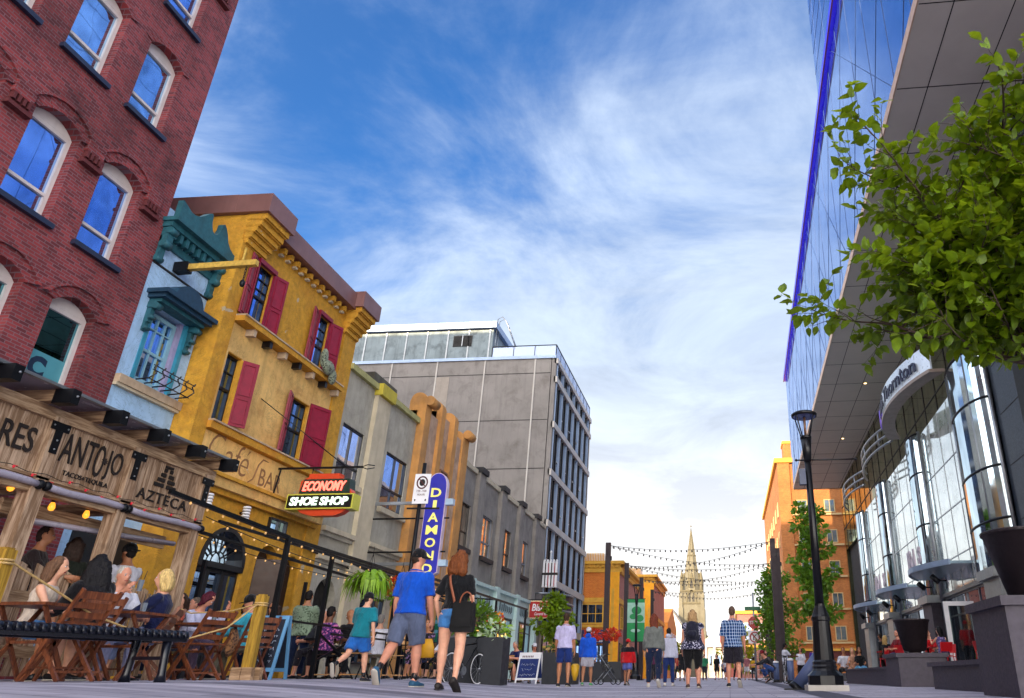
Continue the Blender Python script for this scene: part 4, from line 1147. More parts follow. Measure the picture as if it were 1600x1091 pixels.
# ---------------------------------------------------------------- stone church with spire
def church():
    b = thing('church_spire', 'pale stone church tower with a tall pointed spire at the end of the street', 'church', (-10, 222, 0))
    st = mat('honey_stone', '#6c6654', .85, var=.15, scale=.6, bmp=.3, bscale=3, streak=.35)
    sd = mat('grey_stone_dressings', '#5e563f', .85, var=.2, scale=.8)
    c = Vector((-10.05, 222, 0)); h = 3.05
    mb = MB(); mb.box(c.x - h, c.x + h, 222 - h, 222 + h, 0, 22.4, st)
    for sx in (-1, 1):
        for sy in (-1, 1):
            x, y = c.x + sx * h, 222 + sy * h
            for z0, z1, r in ((0, 12, .85), (12, 18, .65), (18, 22, .5)): mb.box(x - r, x + r, y - r, y + r, z0, z1, st)
    part('tower', mb, b)
    bm = MB()
    for z in (12, 19.0, 22.3): bm.box(c.x - h - .3, c.x + h + .3, 222 - h - .3, 222 + h + .3, z, z + .4, sd)
    part('string_course', bm, b)
    ff = Frame((0, 222 - h, 0), (1, 0, 0), (0, -1, 0))
    dk = mat('dark_louvre', '#3b3830', .8)
    for zb in (19.6, 13.5):
        wm = MB()
        for dx in (-.85, .25): ff.poly(wm, [(c.x + dx, zb), (c.x + dx + .6, zb), (c.x + dx + .6, zb + 1.5), (c.x + dx + .3, zb + 2.1), (c.x + dx, zb + 1.5)], 0, .05, dk)
        ff.poly(wm, [(c.x - 1.5, zb - .2), (c.x - 1.2, zb - .2), (c.x - 1.2, zb + 1.6), (c.x, zb + 2.9), (c.x + 1.2, zb + 1.6), (c.x + 1.2, zb - .2), (c.x + 1.5, zb - .2), (c.x + 1.5, zb + 1.7), (c.x, zb + 3.4), (c.x - 1.5, zb + 1.7)], 0, .3, sd)
        part('belfry_window', wm, b)
    sp = MB(); n = 8; pts = [c + Vector((2.75 * math.cos(R(22.5 + 45 * i)), 2.75 * math.sin(R(22.5 + 45 * i)), 22.7)) for i in range(n)]
    mid = [c + Vector((1.9 * math.cos(R(22.5 + 45 * i)), 1.9 * math.sin(R(22.5 + 45 * i)), 28.4)) for i in range(n)]
    tip = c + Vector((0, 0, 40.6))
    sp.add(pts + mid + [tip], [(i, (i + 1) % n, n + (i + 1) % n, n + i) for i in range(n)] + [(n + i, n + (i + 1) % n, 2 * n) for i in range(n)], st)
    so = part('spire', sp, b)
    rb = MB()
    for i in range(n): rb.bar(pts[i], mid[i], .2, .2, sd); rb.bar(mid[i], tip, .18, .18, sd)
    for z, r in ((28.4, 1.95), (32.5, 1.35)): rb.lathe(c, [(r, z), (r + .1, z + .15), (r - .05, z + .4)], sd, 8, False)
    part('ribs', rb, so)
    for a in (270, 0, 180, 90):
        lu = MB(); d = Vector((math.cos(R(a)), math.sin(R(a)), 0)); f4 = Frame(c + d * 1.9, Vector((-d.y, d.x, 0)), d)
        f4.poly(lu, [(-.8, 23), (.8, 23), (.8, 25), (0, 27.8), (-.8, 25)], -.6, .55, sd); f4.poly(lu, [(-.4, 23.3), (.4, 23.3), (.4, 24.9), (0, 25.8), (-.4, 24.9)], .55, .6, dk)
        part('lucarne', lu, so)
    for sx in (-1, 1):
        for sy in (-1, 1):
            pm = MB(); x, y = c.x + sx * 2.8, 222 + sy * 2.8
            pm.lathe((x, y, 22.6), [(.5, 0), (.5, 2.6), (.62, 2.7), (.02, 5.8)], sd, 8, False); part('pinnacle', pm, b)
    cr = MB(); cr.bar(tip - Vector((0, 0, .3)), tip + Vector((0, 0, 1.2)), .14, .14, sd); cr.bar(tip + Vector((-.4, 0, .7)), tip + Vector((.4, 0, .7)), .14, .14, sd); part('cross', cr, b)
    nv = MB(); nv.prism([(-6, 0), (6, 0), (6, 9), (0, 15), (-6, 9)], (-10, 225, 0), (1, 0, 0), (0, 0, 1), (0, 30, 0), st); part('nave', nv, b)
church()

# ---------------------------------------------------------------- right-hand brick apartments at the far corner
BR_RT = brick('warm_apartment_brick', '#c2702e', '#a85a22', '#b08a5c', dirt=.25)
def apartments():
    x0, x1, y0, y1, zt = 6.0, 26, 80, 112, 21.8
    b = thing('brick_apartment_block', 'seven-storey orange brick apartment block behind the right-hand street lamp', 'building', (x0, y0, 0))
    ff = Frame((0, y0, 0), (1, 0, 0), (0, -1, 0)); fl = Frame((x0, 0, 0), (0, 1, 0), (-1, 0, 0))
    mb = MB(); mb.box(x0, x1, y0, y1, 0, zt, BR_RT); part('wall', mb, b)
    pm = MB(); ff.box(pm, x0, x0 + 1.3, 0, zt, 0, .25, BR_RT); ff.box(pm, 13.0, 14.4, 0, 17.5, 0, .35, BR_RT); ff.box(pm, 17.0, 17.8, 0, zt, 0, .35, BR_RT); part('pier', pm, b)
    cm = MB(); ff.box(cm, x0 - .3, x1, zt, zt + .5, -32.3, .4, TRIM_YL); ff.box(cm, x0 + .8, x0 + 2.3, zt + .5, zt + 2.2, -2, .1, BR_RT); ff.box(cm, x0 + .7, x0 + 2.4, zt + 2.2, zt + 2.5, -2.1, .2, TRIM_YL); part('parapet', cm, b)
    tr = mat('buff_sill_band', '#c2a878', .75, var=.12)
    crt = glass('curtained_apartment_glass', '#b8ccd0', .35, '#76848a')
    for r in range(6):
        zb = 16.3 - r * 3.2
        for ci, xa in enumerate((7.85, 10.75, 15.0)):
            if zb < 1: continue
            window(b, ff, xa, xa + 1.15, zb, zb + 1.4, 0, .08, tr, crt, .09, (.5,), (), None, .05)
        sm = MB(); ff.box(sm, 7.3, 12.5, zb - .28, zb - .1, 0, .22, tr); ff.box(sm, 14.6, 16.8, zb - .28, zb - .1, 0, .22, tr); part('sill_band', sm, b)
        if r in (1, 2, 3, 4):
            rl = MB()
            for q in range(6): rl.bar(ff.P(14.8 + q * .28, zb - .1, .5), ff.P(14.8 + q * .28, zb + .8, .5), .04, .04, METAL_DK)
            rl.bar(ff.P(14.8, zb + .8, .5), ff.P(16.2, zb + .8, .5), .05, .05, METAL_DK); ff.box(rl, 14.7, 16.3, zb - .1, zb, 0, .55, METAL_DK); part('balcony', rl, b)
        for k in range(7):
            a = y0 + 2 + k * 4
            window(b, fl, a, a + 1.2, zb, zb + 1.6, 0, .05, tr, GL_DARK, .09, (.5,), (), None, .05)
    gm = MB(); mr = mat('maroon_fascia', '#5d2320', .6); ff.box(gm, 6.0, 20, 2.55, 2.75, 0, .5, TRIM_YL); ff.box(gm, 6.0, 20, 1.9, 2.55, 0, .35, mr); part('shop_fascia', gm, b)
apartments()

def far_right():
    pk = brick('far_pink_brick', '#a5685c', '#95584e', '#a58a80', dirt=.1)
    b = thing('pink_brick_shop', 'long pink brick shop row at the far end of the street on the right', 'building', (4, 128, 0))
    mb = MB(); mb.box(1.6, 16, 128, 160, 0, 9.6, pk); part('wall', mb, b)
    ff = Frame((0, 128, 0), (1, 0, 0), (0, -1, 0)); fl = Frame((1.6, 0, 0), (0, 1, 0), (-1, 0, 0))
    cm = MB(); ff.box(cm, 1.3, 16, 9.6, 10.1, -32, .3, TRIM_YL); ff.box(cm, 1.4, 16, 4.4, 4.8, 0, .2, TRIM_YL); part('cornice', cm, b)
    for k in range(4):
        window(b, ff, 2.4 + k * 2.6, 3.8 + k * 2.6, 5.6, 8.2, 0, .06, WHITE_P, GL_DARK, .1, (.5,)); window(b, ff, 2.2 + k * 2.6, 4.1 + k * 2.6, .6, 3.6, 0, .06, FRAME_BK, GL_CLEAR, .1, name='shop_window')
        window(b, fl, 131 + k * 6, 133 + k * 6, 5.6, 8.2, 0, .06, WHITE_P, GL_DARK, .1, (.5,))
    c = thing('red_roof_building', 'low brick building with a red roof beyond the stop sign', 'building', (-2, 185, 0))
    mb = MB(); mb.box(-1, 30, 190, 205, 0, 7, mat('dull_red_wall', '#8a4a3e', .8, var=.2, scale=.4)); part('wall', mb, c)
    rm = MB(); rm.prism([(188.5, 6.8), (206.5, 6.8), (197.5, 11.5)], (-2, 0, 0), (0, 1, 0), (0, 0, 1), (33, 0, 0), mat('red_roof', '#8c3626', .8, var=.2, scale=.5)); part('roof', rm, c)
    f2 = Frame((0, 190, 0), (1, 0, 0), (0, -1, 0))
    for k in range(6): window(c, f2, 0 + k * 3, 1.4 + k * 3, 3.6, 5.8, 0, .06, WHITE_P, GL_DARK, .12)
far_right()

# ---------------------------------------------------------------- right-hand glass building with the overhanging box
RD = Vector((0.0203, 1, 0)).normalized()
RW = Vector((-1, 0.0203, 0)).normalized()
FR = Frame((8.4, 0, 0), RD, RW)          # facade of the curved bays
FS = Frame((5.1, 0, 0), RD, RW)          # street edge of the overhang
def glass_building():
    b = thing('glass_office_building', 'glass office building with an overhanging mirrored upper box and curved bays on the right', 'building', (9, 30, 0))
    y0, y1, zs, zt = 2.0, 67.6, 16.0, 26.9
    m = MB(); FS.box(m, y0, y1, zs, zs + .3, -26, -.002, SOFFIT)
    so = part('soffit', m, b)
    jm = MB()
    for i in range(23): u = y0 + i * 3.0; FS.box(jm, u, u + .028, zs - .008, zs + .01, -26, -.03, JOINT)
    for i in range(12): w = -.9 - i * 1.55; FS.box(jm, y0, y1, zs - .009, zs + .01, w - .028, w, JOINT)
    part('panel_joints', jm, so)
    dl = MB(); lg = lampglow('soffit_downlight', '#ffd28a', 1.6)
    for u, w in ((14.5, -3.2), (22, -2.6), (33, -2.6), (41, -2.6), (52, -2.6)):
        p = FS.P(u, zs - .012, w); dl.lathe(p, [(.1, -.012), (.13, 0.0)], METAL_GY, 12); dl.lathe(p - Vector((0, 0, .016)), [(.085, -.006), (.085, 0)], lg, 12)
    part('downlights', dl, so)
    # box glazing: sheet of glass and thin joints, verticals and long diagonals
    g = MB(); FS.box(g, y0, y1, zs + .31, zt, -.3, 0, GL_BOX); FS.box(g, y1 - .02, y1, zs + .31, zt - .01, -20, -.31, GL_BOX)
    FS.box(g, y0, 30.6, zt + .02, 46, -.3, 0, GL_BOX)
    FS.box(g, y0, 30.6, zt, 45.9, -26, -.32, GL_BOX)
    bo = part('glazing', g, b)
    jm = MB(); jk = mat('glazing_joint', '#3d5380', .4)
    for i in range(27): u = y0 + i * 2.5; FS.box(jm, u, u + .018, zs, zt if u > 30.6 else 46, 0, .012, jk)
    for k in range(4): z = zs + 2.7 * (k + 1) + .05; 
    for i in range(-2, 16):
        u = y0 + i * 5.0
        for s in (1, -1):
            a, c = (u, u + 9) if s > 0 else (u + 9, u)
            z0, z1 = zs, zt
            pa, pc = FS.P(min(max(a, y0), y1), zs + (zt - zs) * ((min(max(a, y0), y1) - a) / (c - a)), .008), FS.P(min(max(c, y0), y1), zs + (zt - zs) * ((min(max(c, y0), y1) - a) / (c - a)), .008)
            jm.bar(pa, pc, .018, .012, jk, RW)
    for i in range(12):
        z = zt + 1.5 + i * 1.5
        FS.box(jm, y0, 30.6, z, z + .03, 0, .012, jk)
    part('glazing_joints', jm, bo)
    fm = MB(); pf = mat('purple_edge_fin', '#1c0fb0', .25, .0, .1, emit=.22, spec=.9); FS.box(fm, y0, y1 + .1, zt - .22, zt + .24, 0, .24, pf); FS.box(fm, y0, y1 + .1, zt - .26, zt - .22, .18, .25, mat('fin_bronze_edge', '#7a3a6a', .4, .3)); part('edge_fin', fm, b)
    em = MB(); FS.box(em, y0, y1 + .03, zs - .03, zs + .31, .001, .04, mat('soffit_edge_trim', '#c9ab92', .5)); FS.box(em, y1 + .001, y1 + .08, zs - .03, zs + .12, -8, 0, METAL_DK); part('edge_trim', em, b)
    # recessed upper wall under the soffit and solid core
    um = MB(); OL = glass('olive_upper_glass', '#a2a688', .5, '#3a3d2a', .05)
    FR.box(um, 12, y1, 10.4, zs, -1.2, -.9, OL); FR.box(um, y1 - .4, y1, .45, zs, -12, -.9, OL)
    FR.box(um, 12, y1 - .4, .45, zs, -18, -1.2, mat('dark_interior', '#15171a', .8))
    uo = part('upper_wall', um, b)
    jm = MB()
    for i in range(20): u = 24 + i * 2.2; FR.box(jm, u, u + .05, 10.4, zs, -.9, -.87, JOINT)
    for z in (12.2, 14.1): FR.box(jm, 24, y1, z, z + .05, -.9, -.872, JOINT)
    part('glazing_joints', jm, uo)
    # bays: flat silvery glass between curved glass cylinders
    cyl = [25.25, 34.4, 43.4, 52.0]
    for i, c in enumerate(cyl):
        cm = MB(); n = 14; r = 1.75 if i == 0 else 1.0; bl = .62 if i == 0 else .36
        prof = [(-r * math.cos(t), bl * math.sin(t)) for t in [math.pi * q / n for q in range(n + 1)]]
        pts0 = [FR.P(c + a, 0, w) for a, w in prof]
        za, zb = 3.4, 10.5
        for q in range(n): cm.add([pts0[q] + Vector((0, 0, za)), pts0[q + 1] + Vector((0, 0, za)), pts0[q + 1] + Vector((0, 0, zb)), pts0[q] + Vector((0, 0, zb))], [(0, 1, 2, 3)], GL_CYL, True)
        co = part('curved_bay', cm, b)
        rm = MB()
        for z in (4.75, 6.4, 8.7, 10.5): rm.sweep([p + Vector((0, 0, z)) for p in pts0], .045, METAL_DK, 6)
        for q in (0, n): rm.tube(pts0[q] + Vector((0, 0, .5)), pts0[q] + Vector((0, 0, 10.6)), .07, METAL_GY, 8)
        for q in (4, 10): rm.tube(pts0[q] + Vector((0, 0, za)), pts0[q] + Vector((0, 0, zb)), .03, METAL_GY, 6)
        part('mullions', rm, co)
        bm = MB(); FR.box(bm, c - .8, c + .8, .45, za, -.9, .45, STONE_DK if i == 1 else METAL_GY); FR.box(bm, c - .9, c + .9, za - .3, za, -.9, .62, METAL_GY); part('bay_base', bm, b)
    for i in range(3):
        a, c = cyl[i] + (1.8 if i == 0 else 1.05), cyl[i + 1] - 1.05
        g = MB(); FR.box(g, a, c, 3.35, 10.4, -.2, -.05, GL_SILVER); go = part('flat_glazing', g, b)
        jm = MB()
        for z in (4.55, 6.35, 8.15): FR.box(jm, a, c, z, z + .04, -.05, -.03, METAL_GY)
        for q in range(1, 4): u = a + (c - a) * q / 4; FR.box(jm, u, u + .03, 3.35, 10.4, -.05, -.034, METAL_GY)
        FR.box(jm, a, c, 3.25, 3.4, -.5, .0, METAL_GY); FR.box(jm, a, c, 10.4, 10.6, -1, -.2, METAL_DK)
        part('mullions', jm, go)
        # ground-floor shop glazing
        window(b, FR, a, c, .5, 3.25, 0, -.12, FRAME_WH if False else METAL_GY, GL_CLEAR, .07, (.25, .5, .75), (.72,), None, .06, 'shop_window')
    dr = MB()
    f2 = Frame(FR.P(29.0, 0, 1.12), -RW, -RD)
    f2.box(dr, 0, .16, .46, 2.75, 0, .08, WHITE_P); f2.box(dr, .94, 1.08, .46, 2.75, 0, .08, WHITE_P); f2.box(dr, .16, .94, 2.6, 2.75, 0, .08, WHITE_P); f2.box(dr, .16, .94, .46, .62, 0, .08, WHITE_P)
    do = part('door', dr, b); gm = MB(); f2.box(gm, .16, .94, .62, 2.6, .02, .05, see_glass('clear_door_glass')); part('pane', gm, do)
    # curved sign canopy over the nearest bay, tube rails over the next ones
    sm = MB(); n = 20
    def arc(c0, c1, out, k): 
        return [(c0 + (c1 - c0) * q / k, out * math.sin(math.pi * (0.12 + .76 * q / k)) ** .6) for q in range(k + 1)]
    A = arc(26.0, 34.6, 1.9, n)
    sg = mat('pale_sign_fascia', '#cfdbe6', .3, .3, .08); un = mat('grey_fascia_underside', '#857870', .5)
    for q in range(n):
        p0, p1 = A[q], A[q + 1]
        for (z0, z1, wa, wb, mm) in ((10.75, 11.75, 0, -.06, sg), (10.62, 10.75, .08, -.5, un)):
            sm.hexa([FR.P(p0[0], z0, p0[1] + wa), FR.P(p1[0], z0, p1[1] + wa), FR.P(p1[0], z0, p1[1] + wb), FR.P(p0[0], z0, p0[1] + wb), FR.P(p0[0], z1, p0[1] + wa), FR.P(p1[0], z1, p1[1] + wa), FR.P(p1[0], z1, p1[1] + wb), FR.P(p0[0], z1, p0[1] + wb)], mm)
    sc = part('sign_canopy', sm, b)
    lm = MB(); dk = mat('dark_navy_letters', '#141638', .4)
    word = 'Grant Thornton'
    # letters follow the curve, reading from the far end towards the viewer
    def cw(q):
        t = q * n; i = min(int(t), n - 1); f = t - i; return A[i][0] * (1 - f) + A[i + 1][0] * f, A[i][1] * (1 - f) + A[i + 1][1] * f
    widths = dict(G=1.25, T=1.0, h=.95, r=.65, a=.9, n=.95, t=.6, o=1.0); tot = sum(widths.get(ch, .5) for ch in word)
    pos_ = .80
    for ch in word:
        wd = widths.get(ch, .5) * .72 / tot
        if ch != ' ':
            u0_, w0_ = cw(pos_); u1_, w1_ = cw(pos_ - wd)
            P0 = FR.P(u0_, 10.98, w0_ + .05); P1 = FR.P(u1_, 10.98, w1_ + .05)
            text(lm, ch, P0, P1 - P0, (0, 0, 1), (P1 - P0).length * .86, .56 if ch in 'GTht' else .40, dk, .06, 0, .01)
        pos_ -= wd
    part('lettering', lm, sc)
    em = MB(); u, w = cw(.86); P = FR.P(u, 11.25, w + .06); vi = mat('violet_emblem', '#7a5fd0', .4)
    u2, w2 = cw(.83); dd = (FR.P(u2, 11.25, w2 + .06) - P).normalized()
    em.sweep([P + dd * (.26 * math.cos(t)) + Vector((0, 0, .4 * math.sin(t))) for t in [2 * math.pi * q / 20 for q in range(20)]], .11, vi, 8, closed=True); part('emblem', em, sc)
    for (c0, c1) in ((35.2, 43.2), (44.2, 51.8)):
        rm = MB(); B = arc(c0, c1, 1.5, 18)
        for z in (10.75, 11.15, 11.6): rm.sweep([FR.P(u, z, w) for u, w in B], .06, METAL_GY, 8)
        for q in (3, 9, 15): rm.tube(FR.P(B[q][0], 10.7, B[q][1]), FR.P(B[q][0], 11.65, B[q][1]), .04, METAL_GY, 6)
        part('tube_rail', rm, b)
    # dark stone piers near the front
    pm = MB(); FR.box(pm, 20.6, 22.2, .4, zs, -1.0, .25, STONE_TEAL); FR.box(pm, 22.2, 23.6, .4, zs, -1.0, -.1, STONE_TEAL); FR.box(pm, 12, 20.6, .4, zs, -1.0, -.3, STONE_TEAL)
    part('stone_pier', pm, b)
    jm = MB()
    for z in [1.6 * i + 1.2 for i in range(9)]:
        FR.box(jm, 20.6, 22.2, z, z + .03, .25, .256, JOINT); FR.box(jm, 12, 20.6, z, z + .03, -.3, -.294, JOINT)
    FR.box(jm, 20.3, 20.45, 1, zs, -.3, -.2, METAL_GY); FR.box(jm, 18.2, 18.3, 1, zs, -.3, -.2, METAL_GY); part('stone_joints', jm, b)
    # three entrance canopies
    for k, (a, c, t) in enumerate(((28.6, 34.0, 'SIERAS'), (36.4, 42.6, 'SIERAS'), (45.0, 51.0, ''))):
        cm = MB(); gl = mat('pale_canopy_glass', '#9db8c4', .15, 0, .05, spec=.9)
        B = [(a + (c - a) * q / 12, .75 + .85 * math.sin(math.pi * q / 12)) for q in range(13)]
        cm.prism([(u, w) for u, w in B] + [(c, -.3), (a, -.3)], FR.P(0, 4.05, 0), RD, RW, (0, 0, .10), gl)
        cm.prism([(u, w + .05) for u, w in B] + [(u, w - .02) for u, w in B[::-1]], FR.P(0, 4.02, 0), RD, RW, (0, 0, .2), CLAD_TRIM)
        co = part('entrance_canopy', cm, b)
        if t:
            lm = MB(); n2 = len(t)
            for i, ch in enumerate(t):
                q = 9.6 - i * 1.15; j = int(q); f = q - j; U = B[j][0] * (1 - f) + B[j + 1][0] * f; Wd = B[j][1] * (1 - f) + B[j + 1][1] * f
                text(lm, ch, FR.P(U, 4.24, Wd - .05), -RD, (0, 0, 1), .42, .66, mat('pale_sign_letters', '#b9adb8', .5), .07, 0, .04)
            part('lettering', lm, co)
        sl = MB(); 
        for u in (a + 1.4, c - 1.6): sl.tube(FR.P(u, 3.55, .9), FR.P(u + .15, 3.78, 1.1), .11, METAL_DK, 8); sl.tube(FR.P(u, 3.6, .6), FR.P(u, 3.6, .9), .03, METAL_DK, 6)
        part('spotlight', sl, co)
glass_building()

def terrace():
    mb = MB()
    FR.box(mb, 17.0, 60, 0, .42, -.6, 2.35, STONE_DK)
    FR.box(mb, 17.0, 60, 0, .28, 2.35, 2.7, STONE_TEAL); FR.box(mb, 17.0, 60, 0, .14, 2.7, 3.05, STONE_TEAL)
    structure('raised_terrace', mb)
terrace()

def pedestal(label, x0, x1, y0, y1, h, cap, pot=None, wall_=None):
    b = thing('stone_pedestal', label, 'pedestal', (x0, y0, 0), 'granite pedestals along the right-hand terrace')
    mb = MB(); mb.box(x0, x1, y0, y1, 0, h - cap, STONE_DK); part('shaft', mb, b)
    cm = MB(); cm.box(x0 - .06, x1 + .06, y0 - .06, y1 + .06, h - cap, h, STONE_DK); part('cap', cm, b)
    return b
pedestal('large dark granite pedestal under the big black pot at the right edge', 3.62, 5.4, 10.45, 11.9, 1.22, .12)
pedestal('small granite pedestal under the black pot beside the red chairs', 4.35, 5.55, 20.9, 22.6, .80, .10)
lw = thing('low_granite_wall', 'low dark granite wall with a coping running behind the large pedestal', 'wall', (4.3, 14, 0))
mb = MB(); mb.box(4.35, 4.9, 12.0, 17.6, 0, .44, STONE_DK); part('wall', mb, lw)
mb = MB(); mb.box(4.27, 4.98, 11.98, 17.68, .44, .52, STONE_DK); part('coping', mb, lw)
lw2 = thing('low_granite_wall', 'low dark granite wall stretching left of the small pot pedestal', 'wall', (4.4, 25, 0))
mb = MB(); mb.box(4.45, 5.0, 22.75, 31.0, 0, .44, STONE_DK); part('wall', mb, lw2)
mb = MB(); mb.box(4.40, 5.06, 22.72, 31.06, .44, .5, STONE_DK); part('coping', mb, lw2)
def pot(label, c, r0, r1, h):
    b = thing('tapered_pot', label, 'plant pot', c, 'black tapered pots on granite pedestals')
    mb = MB(); c = Vector(c)
    mb._lathe(c, Vector((0, 0, 1)), [(r0 * .55, 0), (r0 * .55, .05), (r0, .08), (r1, h), (r1 * 1.03, h), (r1 * 1.03, h - .03)], POT, 28, True)
    mb._lathe(c, Vector((0, 0, 1)), [(r1 * .93, h), (r1 * .9, h - .12), (.02, h - .13)], mat('potting_soil', '#22170f', .95, bmp=.6), 28, False)
    mb.lathe(c, [(r1 * 1.02, h - .015), (r1 * 1.02, h)], POT, 28) if False else None
    part('body', mb, b)
    rm = MB(); rm.sweep([c + Vector((r1 * math.cos(t), r1 * math.sin(t), h)) for t in [2 * math.pi * q / 28 for q in range(28)]], .022, POT, 6, closed=True); part('rim', rm, b)
pot('large black tapered pot on the biggest granite pedestal at the right edge', (4.25, 11.15, 1.22), .30, .52, .92)
pot('smaller black tapered pot on the pedestal beside the red chairs', (4.98, 21.7, .80), .30, .46, .84)

# ---------------------------------------------------------------- street lamp, tilted and upright bollards
def street_lamp(name, label, x, y, h, s=1.0, arm=True, plinth=True):
    b = thing(name, label, 'street lamp', (x, y, 0), 'street lamps with cup-shaped heads')
    z = ground_z(x, y)
    o = Vector((x, y, z))
    if plinth:
        m = MB(); m.prism([(-.37, -.37), (.37, -.37), (.37, .37), (-.37, .37)], o, (1, 0, 0), (0, 1, 0), (0, 0, .10), CONC_LT); part('plinth', m, b)
    m = MB(); pb = mat('glossy_black_iron', '#0b0c12', .36, .2, .15, spec=.5)
    m.prism([(.34 * s * math.cos(R(22.5 + 45 * i)), .34 * s * math.sin(R(22.5 + 45 * i))) for i in range(8)], o + Vector((0, 0, .1)), (1, 0, 0), (0, 1, 0), (0, 0, .16), pb)
    m._lathe(o, Vector((0, 0, 1)), [(.34 * s, .26), (.25 * s, .34), (.225 * s, .38), (.235 * s, .42), (.215 * s, .45), (.225 * s, .5), (.195 * s, .53), (.165 * s, 1.22), (.18 * s, 1.24), (.18 * s, 1.30), (.16 * s, 1.34), (.10 * s, 1.50), (.10 * s, 1.54)], pb, 8 * 2, False)
    part('base', m, b)
    m = MB(); m.sweep([o + Vector((0, 0, 1.5)), o + Vector((0, 0, h - 1.05))], [.088 * s, .064 * s], pb, 14)
    m.sweep([o + Vector((0, 0, h - 1.06)), o + Vector((0, 0, h - .55))], [.075 * s, .115 * s], pb, 14); m.lathe(o, [(.12 * s, h - .56), (.12 * s, h - .5)], pb, 14)
    po = part('pole', m, b)
    m = MB()
    for i in range(4):
        a = R(45 + 90 * i); d = Vector((math.cos(a), math.sin(a), 0)) * s
        m.sweep([o + d * .11 + Vector((0, 0, h - .52)), o + d * .18 + Vector((0, 0, h - .3)), o + d * .26 + Vector((0, 0, h - .05))], .014 * s, pb, 6)
    m.lathe(o, [(.27 * s, h - .06), (.28 * s, h - .01), (.22 * s, h + .03), (.05 * s, h + .05)], pb, 24)
    m.tube(o + Vector((0, 0, h - .5)), o + Vector((0, 0, h - .05)), .028 * s, mat('lamp_core', '#7a5a48', .4, .3), 8)
    lo = part('lamp_head', m, b)
    g = MB(); g._lathe(o, Vector((0, 0, 1)), [(.245 * s, h - .066), (.02, h - .0665)], mat('blue_lamp_lens', '#4a5f9a', .2, 0, .1), 24, False); part('lens', g, lo)
    if arm:
        m = MB(); m.tube(o + Vector((-.22, 0, h - 1.02)), o + Vector((.98, 0, h - 1.02)), .016, pb, 8); m.ball(o + Vector((-.24, 0, h - 1.02)), .03, pb, 8, 6); m.ball(o + Vector((1.0, 0, h - 1.02)), .032, pb, 8, 6); part('banner_arm', m, b)
        m = MB(); m.box(x - .2, x - .07, y - .07, y + .07, z + h - 1.55, z + h - 1.22, mat('grey_junction_box', '#3b4560', .5)); part('junction_box', m, b)
street_lamp('street_lamp', 'tall black street lamp with an octagonal base and cup-shaped head on the right', 1.8, 15.3, 5.45)
street_lamp('street_lamp', 'distant black street lamp among the tall poles on the left', -5.1, 43.3, 5.0, .9, False, False)

def bollard(label, x, y, tilt=0.0, L=.85):
    b = thing('bollard', label, 'bollard', (x, y, 0), 'blue grey bollards by the right-hand lamp')
    d = Vector((math.sin(tilt), 0.0, math.cos(tilt))); o = Vector((x, y, ground_z(x, y)))
    m = MB(); m.sweep([o + d * .1, o + d * (L - .08)], .12, DENIM_BL, 18); part('post', m, b)
    m = MB(); m.sweep([o + d * (L - .08), o + d * (L - .02), o + d * L], [.123, .12, .06], WHITE_P, 18); part('band', m, b)
    m = MB(); m.sweep([o - Vector((0, 0, .0)), o + d * .12], [.16, .128], METAL_DK, 14); m.box(x - .2, x + .2, y - .16, y + .16, o.z, o.z + .03, METAL_DK); part('foot', m, b)
bollard('upright blue grey bollard with a white band beside the parked bicycle', 2.22, 29.3)
bollard('blue grey bollard knocked over and leaning against the lamp base', 1.28, 16.2, R(40), .95)
bollard('farther upright blue grey bollard by the tall pole', 2.0, 34.5)

# ---------------------------------------------------------------- string-light poles and strings
LP = [(-6.2, 39.5), (-6.2, 47.2), (-6.1, 54.7), (-6.1, 62.7)]
RP = [(2.43, 38.9), (2.85, 46.9), (3.0, 55.9), (3.15, 63.9)]
PH = 6.75
def light_pole(label, x, y, h):
    b = thing('light_pole', label, 'pole', (x, y, 0), 'tall poles that carry the string lights')
    m = MB(); br = mat('dark_brown_steel', '#2a2027', .5, .4, .15)
    m.box(x - .13, x + .13, y - .13, y + .13, 0, h, br); part('mast', m, b)
    m = MB(); m.box(x - .25, x + .25, y - .25, y + .25, 0, .06, METAL_DK); m.box(x + .13, x + .2, y - .06, y + .06, h - .9, h - .7, METAL_DK); part('base_plate', m, b)
for k, (x, y) in enumerate(LP): light_pole(['nearest left-hand brown string-light pole beside the stroller', 'second left-hand brown string-light pole behind the green banner', 'third left-hand brown string-light pole', 'farthest left-hand brown string-light pole'][k], x, y, PH)
for k, (x, y) in enumerate(RP): light_pole(['nearest right-hand dark string-light pole with the bicycle against it', 'second right-hand dark string-light pole in the tree', 'third right-hand dark string-light pole in the tree', 'farthest right-hand dark string-light pole'][k], x, y, PH)
light_pole('slim dark pole standing close behind the bicycle pole', 2.75, 40.5, 6.5)
def string_lights(label, a, b_, sag, n, r=.035, group='strings of bulbs across the street', bm=None):
    a = Vector(a); b_ = Vector(b_)
    t = thing('string_lights', label, 'string lights', (a + b_) / 2, group)
    f = lambda q: a.lerp(b_, q) - Vector((0, 0, sag * 4 * q * (1 - q)))
    m = MB(); m.sweep([f(i / 24) for i in range(25)], .012 if r > .03 else .008, METAL_DK, 4); part('cable', m, t)
    m = MB(); k = MB()
    for i in range(n):
        p = f((i + .5) / n) - Vector((0, 0, r * 1.6))
        k.tube(p + Vector((0, 0, r * .7)), p + Vector((0, 0, r * 1.8)), r * .55, METAL_DK, 6); m.ball(p, (r, r, r * 1.25), bm or mat('unlit_bulb_glass', '#57504c', .15, spec=.9), 7, 5)
    part('sockets', k, t); part('bulbs', m, t)
pairs = [(0, 0), (0, 1), (1, 0), (1, 1), (1, 2), (2, 1), (2, 2), (3, 2), (3, 3)]
ords = ['highest nearest', 'second', 'third', 'fourth', 'fifth', 'sixth', 'seventh', 'eighth', 'lowest farthest']
